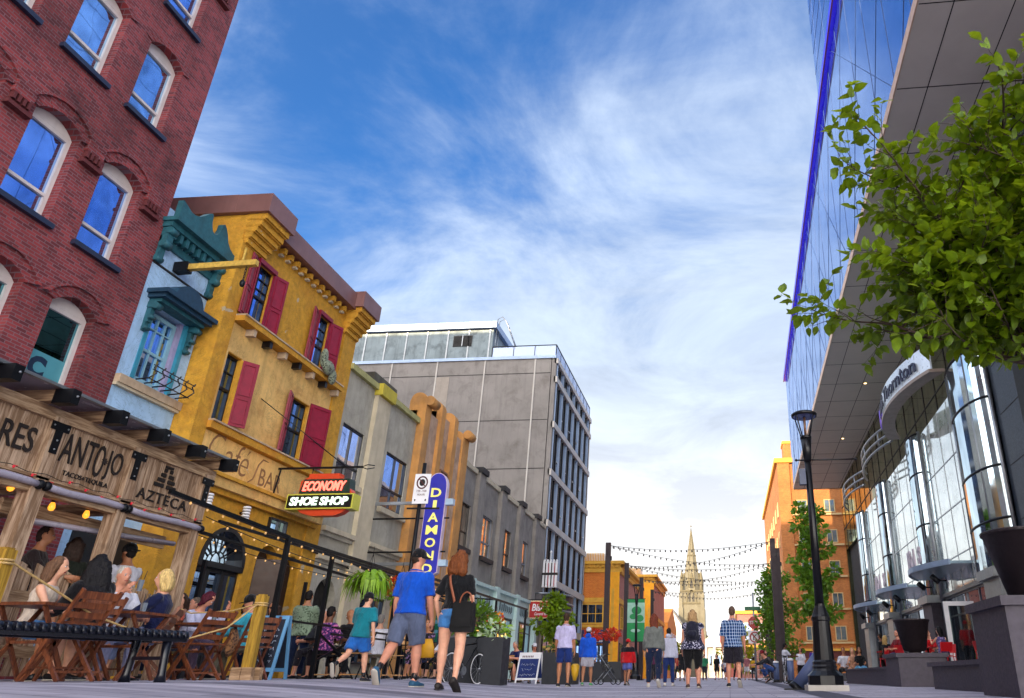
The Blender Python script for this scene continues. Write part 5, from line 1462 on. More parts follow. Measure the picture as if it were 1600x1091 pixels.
for k, (i, j) in enumerate(pairs):
    string_lights(ords[k] + ' string of small bulbs hung across the street before the spire', (LP[i][0] + .13, LP[i][1], PH - .15), (RP[j][0] - .13, RP[j][1], PH - .15), .32 + .09 * (k % 3), 30, .045)

# banners, signs on poles
def pole_banner():
    b = thing('pole_banner', 'green and white street banner hung beside the second pole', 'banner', (-5.9, 46.8, 3))
    m = MB(); gr = mat('banner_green', '#1f8a4c', .7); lt = mat('banner_pale', '#9cc7b4', .7)
    m.box(-6.06, -5.0, 46.78, 46.80, 4.35, 4.55, gr); m.box(-6.06, -5.0, 46.78, 46.80, 3.2, 4.35, lt); m.box(-6.06, -5.0, 46.78, 46.80, 2.15, 3.2, gr)
    bo = part('cloth', m, b)
    d = MB()
    for (x, z, rx, rz) in ((-5.5, 3.9, .3, .24), (-5.7, 3.55, .22, .16), (-5.3, 3.45, .24, .2), (-5.55, 2.75, .3, .1)): d.ball((x, 46.775, z), (rx, .004, rz), gr if z > 3.2 else lt, 12, 8)
    part('leaf_print', d, bo)
    r = MB()
    for z in (2.12, 4.57): r.bar((-6.1, 46.79, z), (-4.95, 46.79, z), .04, .04, METAL_DK)
    part('rod', r, b)
pole_banner()
def stop_post():
    b = thing('stop_sign', 'red octagonal stop sign on a pole over a no-turn sign', 'sign', (1.5, 45, 0))
    m = MB(); m.tube((1.5, 45, 0), (1.5, 45, 4.7), .05, METAL_GY); part('pole', m, b)
    m = MB(); m.prism([(.36 * math.cos(R(22.5 + 45 * i)), .36 * math.sin(R(22.5 + 45 * i))) for i in range(8)], (1.5, 44.92, 3.05), (1, 0, 0), (0, 0, 1), (0, -.02, 0), mat('stop_red', '#a8121a', .4)); so = part('stop_plate', m, b)
    m = MB(); text(m, 'STOP', (1.26, 44.90, 2.96), (1, 0, 0), (0, 0, 1), .48, .19, WHITE_P, .006, 0, .02); part('lettering', m, so)
    m = MB(); m.box(1.14, 1.86, 44.92, 44.94, 1.95, 2.62, WHITE_P); no = part('no_turn_plate', m, b)
    m = MB(); m.sweep([(1.5 + .26 * math.cos(t), 44.91, 2.28 + .26 * math.sin(t)) for t in [2 * math.pi * q / 20 for q in range(20)]], .03, MATS['stop_red'], 6, closed=True); m.bar((1.33, 44.905, 2.45), (1.67, 44.905, 2.10), .05, .02, MATS['stop_red'], (0, -1, 0)); m.bar((1.44, 44.91, 2.12), (1.44, 44.91, 2.42), .05, .01, FRAME_BK, (0, -1, 0)); m.bar((1.44, 44.91, 2.28), (1.6, 44.91, 2.42), .05, .01, FRAME_BK, (0, -1, 0)); part('symbol', m, no)
    m = MB(); m.box(1.0, 1.9, 44.93, 44.97, 3.7, 3.92, mat('street_sign_green', '#2c6a4c', .5)); part('street_name_plate', m, b)
stop_post()
def no_stop():
    b = thing('parking_sign', 'white no-stopping sign on a tall black pole behind the man in blue', 'sign', (-6.93, 16, 0.1))
    m = MB(); m.tube((-6.86, 16.03, .1), (-6.86, 16.03, 4.75), .045, METAL_DK, 10); part('pole', m, b)
    f = Frame((-7.0, 15.96, 0), (1, 0.05, 0), (0, -1, 0))
    m = MB(); f.box(m, -.01, .35, 3.80, 4.48, -.01, .012, WHITE_P); po = part('plate', m, b)
    m = MB(); rr = mat('dark_red_print', '#4a1218', .5)
    m.sweep([f.P(.17 + .115 * math.cos(t), 4.28 + .135 * math.sin(t), .016) for t in [2 * math.pi * q / 22 for q in range(22)]], .016, rr, 6, closed=True); m.ball(f.P(.17, 4.28, .014), (.07, .006, .08), FRAME_BK, 12, 8); m.bar(f.P(.09, 4.37, .022), f.P(.25, 4.19, .022), .022, .01, rr, f.w)
    text(m, '7:00 - 9:00', f.P(.06, 4.06, .013), f.u, (0, 0, 1), .23, .05, rr, .004); text(m, 'MON-FRI', f.P(.09, 3.98, .013), f.u, (0, 0, 1), .17, .045, rr, .004)
    for u in (.05, .29): m.ball(f.P(u, 3.88, .014), (.018, .006, .026), FRAME_BK, 8, 6)
    part('printing', m, po)
    m = MB(); m.bar(f.P(-.12, 3.70, -.03), f.P(.62, 3.70, -.03), .035, .035, METAL_DK); part('bracket', m, b)
no_stop()

# ---------------------------------------------------------------- hanging signs
def diamond_sign():
    Y = 24.0
    b = thing('vertical_neon_sign', 'tall blue blade sign with yellow letters down its length', 'sign', (-9.7, Y, 3), None)
    f = Frame((-10.04, Y, .12), (1, .06, 0), (.06, -1, 0))
    blue = mat('sign_blue', '#1018a8', .35, 0, .12, spec=.7); edge = mat('pink_white_sign_edge', '#c9b5cc', .4)
    w = .68
    pts = [(0, 3.2), (w / 2, 2.98), (w, 3.2), (w, 5.95)] + [(w / 2 + w / 2 * math.cos(t), 5.95 + .55 * math.sin(t) ** .8) for t in [math.pi * q / 10 for q in range(1, 10)]] + [(0, 5.95)]
    m = MB(); f.poly(m, pts, -.16, .10, edge); part('box', m, b)
    m = MB(); c = (w / 2, 4.6); f.poly(m, [(c[0] + (u - c[0]) * .93, c[1] + (z - c[1]) * .985) for u, z in pts], .10, .115, blue); fo = part('face', m, b)
    m = MB(); yl = mat('sign_letter_yellow', '#e3da72', .45, emit=.12)
    for i, ch in enumerate('DIAMOND'):
        z = 5.80 - i * .415; ww = .12 if ch == 'I' else (.34 if ch != 'M' else .38)
        text(m, ch, f.P(w / 2 - ww / 2, z - .14, .115), f.u, (0, 0, 1), ww, .30, yl, .03, 0, .018)
    part('lettering', m, fo)
    m = MB()
    for z in (5.62, 3.62):
        m.box(-12.0, -9.36, Y + .02, Y + .1, z - .05, z + .05, METAL_GY); m.box(-9.36, -9.1, Y - .06, Y + .16, z - .09, z + .11, mat('pale_blue_clamp', '#a9c4dc', .4))
    for z in (5.1, 4.0): m.tube((-12, Y + .05, z), (-9.2, Y + .05, z), .03, METAL_DK, 6)
    part('bracket', m, b)
diamond_sign()
def shoe_sign():
    Y = 18.5
    b = thing('neon_shop_sign', 'red and black neon sign hanging from a bracket on the ochre building', 'sign', (-10.5, Y, 4.3))
    f = Frame((-11.48, Y, 0), (1, 0, 0), (0, -1, 0))
    org = mat('orange_sign_body', '#c8401a', .45, 0, .15); grn = mat('green_sign_panel', '#0f2f26', .4); yed = mat('yellow_green_edge', '#c2c04a', .4); blk = mat('black_sign_panel', '#07080a', .35)
    m = MB()
    f.poly(m, [(.25, 4.28), (.25, 5.0), (.45, 5.12), (.45, 5.2), (1.3, 5.2), (1.3, 5.12), (1.5, 5.0), (1.7, 4.7), (1.7, 4.3), (1.5, 4.14), (1.3, 4.08), (.7, 4.08), (.4, 4.16)], -.16, .08, org); part('body', m, b)
    m = MB(); f.poly(m, [(.28, 4.66), (.36, 5.04), (1.62, 5.04), (1.66, 4.66)], -.2, .13, grn); part('upper_panel', m, b)
    m = MB(); f.box(m, 0, 1.82, 4.24, 4.64, -.24, .16, yed); f.box(m, .035, 1.785, 4.275, 4.605, -.2, .175, blk); part('lower_panel', m, b)
    m = MB(); nr = mat('neon_red', '#ff5a4a', .4, emit=1.1); ng = mat('neon_pale_green', '#d3efd2', .4, emit=.5)
    text(m, 'ECONOMY', f.P(.37, 4.72, .13), f.u, (0, 0, 1), 1.18, .26, nr, .03, .25, .02); text(m, 'SHOE SHOP', f.P(.12, 4.33, .175), f.u, (0, 0, 1), 1.58, .22, ng, .03, .1, .03); part('lettering', m, b)
    m = MB(); m.bar((-12, Y, 5.38), (-9.62, Y, 5.38), .05, .05, METAL_DK); m.bar((-12, Y - .02, 4.4), (-11.9, Y - .02, 5.4), .03, .03, METAL_DK)
    for x in (-11.0, -10.2): m.tube((x, Y, 5.18), (x, Y, 5.38), .012, METAL_DK, 6)
    m.tube((-12, Y - 1.4, 6.9), (-10.1, Y, 5.4), .012, METAL_DK, 6); m.tube((-12, Y + 1.2, 6.6), (-10.1, Y, 5.4), .012, METAL_DK, 6)
    for s in (-1, 1): m.sweep([(-9.66, Y, 5.38), (-9.5, Y, 5.38 + s * .06), (-9.3, Y, 5.38 + s * .03)], .014, METAL_DK, 6)
    part('bracket', m, b)
shoe_sign()

# ---------------------------------------------------------------- timber pergola of the left-hand patio
def pergola():
    b = thing('timber_pergola', 'weathered timber pergola with carved signboards over the left-hand patio', 'pergola', (-8.2, 8, .2))
    XS = -8.2
    f = Frame((XS, 0, 0), (0, 1, 0), (1, 0, 0))
    posts = [6.55, 7.98, 9.30, 10.78]
    for u in posts:
        m = MB(); m.box(XS - .09, XS + .09, u - .09, u + .09, ground_z(XS, u), 3.16, PERG); part('post', m, b)
        k = MB(); f.box(k, u - .05, u + .05, 2.72, 3.1, .09, .105, METAL_DK); f.box(k, u - .13, u + .13, 3.0, 3.1, .092, .108, METAL_DK)
        for du, z in ((0, 2.77), (0, 2.88), (-.1, 3.05), (.1, 3.05)): k.ball(f.P(u + du, z, .108), .012, METAL_GY, 6, 4)
        part('bracket_plate', k, b)
    for xr in (-11.9,):
        for u in posts:
            m = MB(); m.box(xr - .08, xr + .08, u - .08, u + .08, ground_z(xr, u), 3.2, PERG); part('post', m, b)
    m = MB(); f.box(m, 4.6, 10.95, 3.12, 3.26, -.07, .07, PERG_Y); f.box(m, 4.6, 10.9, 2.24, 2.40, -.06, .06, PERG_Y); f.box(m, 4.6, 10.9, 2.40, 2.43, .06, .09, PERG_Y); part('beam', m, b)
    for u in posts:
        m = MB(); m.box(-11.9, XS - .09, u - .06, u + .06, 2.55, 2.72, PERG_X); part('tie_beam', m, b)
    for i in range(9):                                     # rafters with black end caps
        u = 10.80 - i * .785
        m = MB(); m.box(-12.3, -7.82, u - .055, u + .055, 3.26, 3.40, PERG_X); ro = part('rafter', m, b)
        k = MB(); k.box(-7.96, -7.72, u - .060, u + .060, 3.225, 3.405, METAL_DK); k.ball((-7.70, u, 3.32), .015, METAL_GY, 6, 4); part('end_cap', k, ro)
    m = MB(); m.add([(-12.3, 4.4, 3.66), (-7.86, 4.4, 3.425), (-7.86, 10.95, 3.425), (-12.3, 10.95, 3.66)], [(0, 1, 2, 3)], POLY); m.box(-7.9, -7.86, 4.4, 10.95, 3.405, 3.44, METAL_GY); part('roof_sheet', m, b)
    # boarded sign panels
    spans = [(6.64, 7.89), (8.07, 9.21), (9.39, 10.69)]
    for k, (a, c) in enumerate(spans):
        m = MB(); n = 7
        for i in range(n):
            u0 = a + (c - a) * i / n; u1 = a + (c - a) * (i + 1) / n
            f.box(m, u0 + .004, u1 - .004, 2.43, 3.12, -.02, .012 + .006 * ((i * 5) % 3), PERG)
        po = part('signboard', m, b)
        l = MB(); w0 = .027
        if k == 0: text(l, 'TORRES', f.P(a + .06, 2.66, w0), f.u, (0, 0, 1), c - a - .18, .30, LETTER_DK, .014, 0, .006)
        elif k == 1:
            text(l, 'ANT', f.P(a + .08, 2.68, w0), f.u, (0, 0, 1), .52, .36, LETTER_DK, .014, 0, -.002); text(l, 'O', f.P(a + .60, 2.62, w0), f.u, (0, 0, 1), .15, .42, LETTER_DK, .014, 0, -.004)
            text(l, 'JO', f.P(a + .79, 2.62, w0), f.u, (0, 0, 1), .27, .40, LETTER_DK, .014, 0, -.002)
            l.prism([(a + .76 + (.05 if q % 2 else .024) * math.cos(q * math.pi / 8), 2.85 + (.05 if q % 2 else .024) * math.sin(q * math.pi / 8)) for q in range(16)], f.P(0, 0, w0), f.u, (0, 0, 1), f.w * .016, LETTER_DK)
            text(l, 'TACOS+TEQUILA', f.P(a + .2, 2.52, w0), f.u, (0, 0, 1), .72, .07, LETTER_DK, .012)
        else:
            text(l, 'AZTECA', f.P(a + .12, 2.53, w0), f.u, (0, 0, 1), 1.02, .15, LETTER_DK, .014, 0, .004, 1.1)
            for q in range(4):
                hw = .085 + .045 * q; z = 2.99 - q * .075
                f.box(l, a + .60 - hw, a + .57, z, z + .05, w0, w0 + .014, LETTER_DK); f.box(l, a + .63, a + .60 + hw, z, z + .05, w0, w0 + .014, LETTER_DK)
            f.box(l, a + .52, a + .68, 3.05, 3.085, w0, w0 + .014, LETTER_DK)
        part('lettering', l, po)
    # rolled clear blind with ties under the signboards
    m = MB(); bl = mat('rolled_clear_blind', '#a59fae', .3, 0, .08, spec=.8)
    for (a, c) in ((5.1, 6.5), (6.65, 7.95), (8.05, 9.28), (9.36, 10.86)):
        m.sweep([f.P(a + (c - a) * q / 8, 2.33 - .012 * math.sin(q * .8), .11 + .004 * math.sin(q * 3)) for q in range(9)], [.036] + [.042 + .003 * math.sin(q * 2.7) for q in range(1, 8)] + [.036], bl, 10)
        for q in (a, c): m.ball(f.P(q, 2.33, .11), (.06, .05, .06), METAL_DK, 8, 6)
    part('rolled_blind', m, b)
    m = MB(); rd = mat('red_mini_light', '#b01228', .4, emit=.15)
    for i in range(22): u = 5.2 + i * .26; f_ = f.P(u, 2.44 - .035 * (i % 3), .13); m.ball(f_, (.014, .014, .02), rd, 6, 5); m.ball(f_ + Vector((.0, .03, .014)), (.018, .018, .004), rd, 5, 4)
    m.sweep([f.P(5.1 + i * .24, 2.46 - .03 * (i % 2), .12) for i in range(25)], .004, METAL_DK, 4); part('mini_lights', m, b)
    m = MB(); f2 = Frame((XS - .03, 0, 0), (0, 1, 0), (1, 0, 0)); f2.box(m, 8.0, 10.75, 2.02, 2.2, -.35, -.30, PERG_Y); part('rail_board', m, b)
    m = MB(); m.tube((XS - .25, 8.2, 1.98), (XS - .3, 10.9, 2.12), .035, bl, 8); part('curtain_rod', m, b)
    # picket fence along the back of the front tables
    p = thing('picket_fence', 'rough timber picket fence between the pergola posts behind the diners', 'fence', (-8.45, 9, .2))
    rs = random.Random(3); m = MB()
    for i in range(38):
        y = 6.4 + i * .115
        h = 1.30 + .22 * rs.random(); x = -8.42 + .02 * rs.random(); t = .02 * (rs.random() - .5)
        m.hexa([(x, y, .25), (x + .02, y, .25), (x + .02, y + .085, .25), (x, y + .085, .25), (x, y + t, h), (x + .02, y + t, h), (x + .02, y + .085 + t, h - .03), (x, y + .085 + t, h - .03)], PERG)
    part('pickets', m, p)
    m = MB(); m.box(-8.40, -8.35, 6.4, 10.75, 1.02, 1.18, PERG_Y); m.box(-8.40, -8.36, 6.4, 10.75, .45, .58, PERG_Y); part('rail', m, p)
    m = MB(); m.box(-8.35, -8.33, 8.05, 8.2, 1.03, 1.16, METAL_DK); part('plate', m, p)
pergola()
def edison(label, x, y, z):
    t = thing('pendant_bulb', label, 'light bulb', (x, y, z), 'warm bulbs under the pergola')
    m = MB(); m.tube((x, y, z + .08), (x, y, 2.36), .006, METAL_DK, 5); m.tube((x, y, z + .05), (x, y, z + .12), .022, METAL_DK, 8); part('socket', m, t)
    m = MB(); m._lathe(Vector((x, y, z)), Vector((0, 0, 1)), [(.004, -.055), (.028, -.045), (.038, -.015), (.03, .025), (.018, .055)], BULB, 12, True); part('bulb', m, t)
edison('glowing amber bulb left of the widest pergola post', -8.2, 7.72, 2.25)
edison('glowing amber bulb right of the widest pergola post', -8.3, 8.42, 2.17)
edison('glowing amber bulb in the middle of the second pergola bay', -8.3, 8.95, 2.18)

# ---------------------------------------------------------------- black steel patio frame with string lights
def patio_frame():
    b = thing('steel_patio_frame', 'black steel pole frame around the ochre bar patio', 'frame', (-7.5, 14, .2))
    for (x, y) in ((-7.45, 12.2), (-7.75, 14.3), (-7.55, 17.0), (-7.5, 20.2), (-10.6, 14.6), (-10.6, 18.5)):
        m = MB(); m.box(x - .035, x + .035, y - .035, y + .035, ground_z(x, y), 2.42, METAL_DK); part('post', m, b)
    m = MB(); m.bar((-7.75, 9.6, 2.62), (-7.45, 12.2, 2.42), .06, .06, METAL_DK); m.bar((-7.45, 12.2, 2.40), (-7.5, 21.0, 2.42), .06, .06, METAL_DK); m.bar((-10.6, 12.4, 2.95), (-10.4, 21.0, 2.75), .06, .06, METAL_DK)
    m.bar((-9.0, 12.5, 2.78), (-8.9, 22.0, 2.74), .05, .05, METAL_DK)
    part('top_rail', m, b)
    m = MB()
    for (y0, y1, z) in ((12.2, 14.3, 1.12), (14.3, 17.0, 1.1), (14.3, 17.0, .98)): m.bar((-7.5, y0, z), (-7.55, y1, z), .035, .035, METAL_DK)
    m.bar((-7.75, 14.3, .5), (-7.6, 15.6, .98), .035, .035, METAL_DK); m.bar((-7.75, 14.3, 1.0), (-7.6, 15.2, .55), .035, .035, METAL_DK); part('guard_rail', m, b)
patio_frame()
string_lights('string of warm bulbs along the front of the black patio frame', (-7.7, 9.8, 2.58), (-7.5, 21, 2.36), .12, 30, .019, 'strings of warm bulbs over the ochre bar patio', BULB_S)
string_lights('string of warm bulbs close to the ochre bar wall', (-10.4, 12.4, 2.95), (-10.2, 21, 2.72), .2, 24, .02, 'strings of warm bulbs over the ochre bar patio', BULB_S)
string_lights('string of warm bulbs crossing the middle of the patio', (-8.9, 12.0, 2.76), (-8.9, 22, 2.7), .22, 24, .02, 'strings of warm bulbs over the ochre bar patio', BULB_S)

# ---------------------------------------------------------------- rope posts
def rope_post(label, x, y, h, block):
    b = thing('rope_post', label, 'post', (x, y, ground_z(x, y)), 'yellow timber rope posts')
    z = ground_z(x, y); m = MB(); w = .062
    m.hexa([(x - w, y - w, z), (x + w, y - w, z), (x + w, y + w, z), (x - w, y + w, z), (x - w, y - w, z + h), (x + w, y - w, z + h), (x + w, y + w, z + h), (x - w, y + w, z + h)], POST_WOOD)
    m.prism([(-w * .7, -w * .7), (w * .7, -w * .7), (w * .7, w * .7), (-w * .7, w * .7)], (x, y, z + h), (1, 0, 0), (0, 1, 0), (0, 0, .02), POST_WOOD); part('shaft', m, b)
    if block:
        m = MB(); m.box(x - .15, x - .005, y - .14, y - .063, z, z + .16, BLOCK_WOOD); m.box(x + .005, x + .15, y - .14, y - .063, z, z + .16, BLOCK_WOOD); m.box(x - .15, x + .15, y + .063, y + .14, z, z + .16, BLOCK_WOOD); part('foot_block', m, b)
    m = MB()
    for k in range(2): m.sweep([(x + .08 * math.cos(t), y + .08 * math.sin(t), z + h - .1 - .03 * k) for t in [2 * math.pi * q / 10 for q in range(10)]], .012, ROPE, 6, closed=True)
    part('rope_wrap', m, b)
rope_post('yellow timber rope post on a split block foot at the right end of the tables', -6.62, 10.5, 1.1, True)
rope_post('yellow timber rope post at the left edge in front of the pergola', -7.0, 6.78, 1.18, False)
def rope(label, pts, r=.011):
    m = MB(); n = len(pts); P = [Vector(p) for p in pts]
    out = []
    for i in range(n - 1):
        for q in range(6): out.append(P[i].lerp(P[i + 1], q / 6))
    out.append(P[-1]); m.sweep(out, r, ROPE, 6)
    single('rope', m, label, 'rope', P[0], 'ropes between the yellow posts')
rope('thick hemp rope drooping from the left post past the seated diners', [(-7.0, 6.86, 1.28), (-6.95, 7.2, 1.14), (-6.88, 7.9, .86), (-6.8, 8.6, .70), (-6.72, 9.3, .68), (-6.65, 9.9, .84), (-6.62, 10.42, 1.18)])
rope('second hemp rope running back from the right post to the pergola', [(-6.68, 10.55, 1.2), (-7.2, 10.75, 1.12), (-7.9, 10.85, 1.1), (-8.15, 10.86, 1.18)])

# ---------------------------------------------------------------- furniture
def folding_chair():
    b = thing('folding_chair', 'teak folding chair', 'chair', (0, 0, 0))
    m = MB()
    for i in range(5): y = -.19 + i * .09; m.box(-.20, .20, y, y + .075, .43, .45, FOLD_WOOD)
    part('seat', m, b)
    for s in (-1, 1):
        m = MB(); m.bar((s * .21, .24, 0), (s * .21, -.26, .86), .024, .042, FOLD_WOOD, (0, 1, 0)); part('long_leg', m, b)
        m = MB(); m.bar((s * .185, -.24, 0), (s * .185, .20, .44), .024, .04, FOLD_WOOD, (0, 1, 0)); part('short_leg', m, b)
    m = MB()
    for i, z in enumerate((.80, .71, .62, .53)):
        y = -.26 + (.86 - z) * .58; m.box(-.20, .20, y - .012, y + .012, z - .03, z + (.045 if i == 0 else .03), FOLD_WOOD)
    part('backrest', m, b)
    m = MB(); m.bar((-.21, .16, .13), (.21, .16, .13), .03, .02, FOLD_WOOD); m.bar((-.185, -.16, .09), (.185, -.16, .09), .03, .02, FOLD_WOOD); part('stretcher', m, b)
    return b
def bistro_chair():
    b = thing('bistro_chair', 'black iron bistro chair with pale slats', 'chair', (0, 0, 0))
    m = MB()
    for i in range(5): y = -.18 + i * .085; m.box(-.19, .19, y, y + .06, .44, .455, SLAT_WOOD)
    part('seat', m, b)
    m = MB()
    for z in (.80, .70): m.box(-.18, .18, -.235, -.215, z - .04, z + .03, SLAT_WOOD)
    part('backrest', m, b)
    for s in (-1, 1):
        m = MB(); m.bar((s * .20, .22, 0), (s * .20, -.23, .84), .02, .02, METAL_DK, (0, 1, 0)); part('long_leg', m, b)
        m = MB(); m.bar((s * .18, -.22, 0), (s * .18, .19, .44), .02, .02, METAL_DK, (0, 1, 0)); part('short_leg', m, b)
    m = MB(); m.bar((-.2, .18, .08), (.2, .18, .08), .025, .02, SLAT_WOOD); m.bar((-.18, -.18, .08), (.18, -.18, .08), .025, .02, SLAT_WOOD); part('stretcher', m, b)
    return b
def red_chair():
    b = thing('red_chair', 'red metal cafe chair', 'chair', (0, 0, 0))
    m = MB(); m.box(-.21, .21, -.2, .2, .43, .45, RED_METAL); part('seat', m, b)
    m = MB(); m.hexa([(-.2, -.22, .56), (.2, -.22, .56), (.2, -.2, .56), (-.2, -.2, .56), (-.19, -.28, .84), (.19, -.28, .84), (.19, -.26, .84), (-.19, -.26, .84)], RED_METAL); part('backrest', m, b)
    for sx in (-1, 1):
        m = MB(); m.sweep([(sx * .2, -.27, 0), (sx * .2, -.2, .44), (sx * .2, -.27, .84)], .014, RED_METAL, 6); part('leg', m, b)
        m = MB(); m.sweep([(sx * .21, .23, 0), (sx * .2, .18, .44)], .014, RED_METAL, 6); part('leg', m, b)
    return b
FC = folding_chair(); BC = bistro_chair(); RC = red_chair()
used = set()
def chair(proto, x, y, rz, label, group, z=None):
    z = ground_z(x, y) if z is None else z
    if proto.name not in used:
        used.add(proto.name); proto.location = (x, y, z); proto.rotation_euler = (0, 0, rz); proto['label'] = label; proto['group'] = group; return proto
    return dup(proto, (x, y, z), rz, label, group)
G1 = 'teak folding chairs at the left-hand patio'
chair(FC, -6.70, 7.50, R(80), 'teak folding chair nearest the left edge behind the black bench', G1)
chair(FC, -7.10, 8.10, R(70), 'teak folding chair with the long black-haired woman in it', G1)
chair(FC, -7.02, 10.0, R(76), 'teak folding chair standing right of the blonde woman, seen from behind', G1)
chair(FC, -8.28, 11.35, R(-100), 'teak folding chair of the burgundy-haired woman at the back of the tables', G1)
chair(FC, -7.0, 11.1, R(58), 'empty teak folding chair next to the yellow rope post', G1)
chair(FC, -7.30, 9.42, R(116), 'teak folding chair under the blonde woman in the navy jacket', G1)
chair(FC, -7.84, 9.26, R(-112), 'teak folding chair under the old man in the white t-shirt', G1)
G2 = 'slatted bistro chairs along the left-hand patios'
for (x, y, rz, l) in ((-7.05, 14.55, 170, 'slatted bistro chair right of the iron railing behind the boy'), (-6.9, 15.9, 20, 'slatted bistro chair half hidden by the running boy'), (-7.95, 15.1, 200, 'slatted bistro chair of the person in the purple floral shirt'), (-8.85, 22.1, 200, 'slatted bistro chair under the man in sunglasses'), (-8.0, 21.6, 160, 'slatted bistro chair under the person in white by the bicycle'), (-7.4, 26.0, 175, 'slatted bistro chair left of the blue chalkboard'), (-7.0, 27.0, 185, 'slatted bistro chair behind the blue chalkboard'), (-7.9, 18.5, 175, 'slatted bistro chair between the man in blue and the boy')):
    chair(BC, x, y, R(rz), l, G2)
G3 = 'red metal chairs on the right-hand terrace'
TZ = .42
for (x, y, rz, l) in ((6.95, 26.3, 10, 'red metal chair of the woman in the purple print top'), (7.45, 27.9, 120, 'red metal chair left of the white door'), (6.2, 28.6, -60, 'red metal chair half behind the small black pot'), (6.2, 31.8, 15, 'red metal chair under the blonde woman in black'), (6.6, 33.3, 100, 'red metal chair behind the blonde woman'), (5.9, 30.2, 40, 'red metal chair at the left end of the terrace seats'), (7.9, 25.2, -90, 'red metal chair nearest the white door'), (6.8, 30.6, 60, 'red metal chair tucked in between the two terrace tables')):
    chair(RC, x, y, R(rz), l, G3, TZ)

def cafe_table(name, label, x, y, z, h, w, d, m, legm, round_=False, group='cafe tables'):
    b = thing(name, label, 'table', (x, y, z), group)
    t = MB()
    if round_: t.lathe((x, y, z), [(w, h - .03), (w, h)], m, 24, False)
    else:
        for i in range(6): yy = y - d + 2 * d * i / 6; t.box(x - w, x + w, yy + .004, yy + 2 * d / 6 - .004, z + h - .03, z + h, m)
    part('tabletop', t, b)
    t = MB()
    if round_: t.tube((x, y, z + .03), (x, y, z + h - .03), .03, legm, 8); t.lathe((x, y, z), [(.24, 0), (.2, .03)], legm, 16)
    else:
        for s in (-1, 1):
            t.bar((x + s * w * .8, y - d * .8, z), (x + s * w * .8, y + d * .8, z + h - .03), .025, .04, legm); t.bar((x + s * w * .8, y + d * .8, z), (x + s * w * .8, y - d * .8, z + h - .03), .025, .04, legm)
        t.bar((x - w * .8, y, z + h * .5), (x + w * .8, y, z + h * .5), .03, .03, legm)
    part('base', t, b)
GT = 'folding tables on the left-hand patio'
cafe_table('folding_table', 'teak folding table in front of the blonde woman and the old man', -7.12, 8.72, .2, .74, .34, .36, FOLD_WOOD, FOLD_WOOD, group=GT)
cafe_table('folding_table', 'teak folding table of the young woman at the left edge', -7.15, 7.55, .2, .74, .3, .3, FOLD_WOOD, FOLD_WOOD, group=GT)
cafe_table('folding_table', 'teak folding table left of the empty chair by the rope post', -7.5, 10.7, .2, .74, .34, .34, FOLD_WOOD, FOLD_WOOD, group=GT)
cafe_table('bistro_table', 'dark bistro table of the group behind the iron railing', -8.2, 15.3, .2, .74, .34, .34, METAL_DK, METAL_DK, True, 'dark round bistro tables')
cafe_table('bistro_table', 'dark bistro table beside the man in sunglasses', -8.4, 22.6, .18, .74, .34, .34, METAL_DK, METAL_DK, True, 'dark round bistro tables')
cafe_table('bistro_table', 'dark bistro table behind the blue chalkboard', -7.3, 26.9, .06, .74, .34, .34, METAL_DK, METAL_DK, True, 'dark round bistro tables')
cafe_table('terrace_table', 'red-topped table in front of the woman in the purple print top', 6.75, 27.5, TZ, .74, .36, .36, RED_METAL, METAL_DK, True, 'red terrace tables')
cafe_table('terrace_table', 'red-topped table behind the small granite pedestal', 6.3, 32.6, TZ, .74, .36, .36, RED_METAL, METAL_DK, True, 'red terrace tables')

def bench():
    x, y = -4.95, 6.2
    b = thing('slatted_bench', 'black iron bench with close-set slats in the left foreground', 'bench', (-5.2, 5.6, .2))
    A = Vector((-5.02, 6.95, 0)); B = Vector((-5.75, 4.3, 0)); d = (B - A).normalized(); n = Vector((-d.y, d.x, 0)); L = (B - A).length
    if n.x > 0: n = -n
    zt = .62
    bk = mat('gloss_black_bench', '#0b0f1c', .3, .2, .15, spec=.6)
    m = MB(); N = int(L / .062)
    prof = [(0.0, -.05), (.015, .0), (.06, .015), (.40, .0), (.47, .015), (.50, .0), (.515, -.05)]
    for i in range(N):
        o = A + d * (i * .062 + .02)
        m.sweep([o + n * a + Vector((0, 0, zt + h)) for a, h in prof], [(.024, .007)] * 7, bk, 6, ref=d)
    part('slats', m, b)
    m = MB()
    for a in (.03, .48): m.bar(A + n * a + Vector((0, 0, zt - .05)), B + n * a + Vector((0, 0, zt - .05)), .03, .06, bk)
    m.bar(A + n * .25 + Vector((0, 0, zt - .045)), B + n * .25 + Vector((0, 0, zt - .045)), .03, .03, bk); part('frame', m, b)
    for t in (.16, L - .25):
        for a, o in ((.06, -.03), (.45, .03)):
            p = A + d * t + n * a; q = A + d * t + n * (a + o); gz = ground_z(q.x, q.y)
            m = MB(); m.sweep([p + Vector((0, 0, zt - .05)), p.lerp(q, .5) + Vector((0, 0, .4)), q + Vector((0, 0, gz + .07)), q + Vector((0, 0, gz))], [.04, .032, .034, .05], bk, 10); part('leg', m, b)
        m = MB(); m.bar(A + d * t + n * .06 + Vector((0, 0, .4)), A + d * t + n * .45 + Vector((0, 0, .4)), .03, .03, bk); part('stretcher', m, b)
    m = MB(); e = B
    m.tube(B + n * -.05 + Vector((0, 0, zt + .02)), B + n * .56 + Vector((0, 0, zt + .02)), .085, bk, 14); part('rolled_end', m, b)
bench()

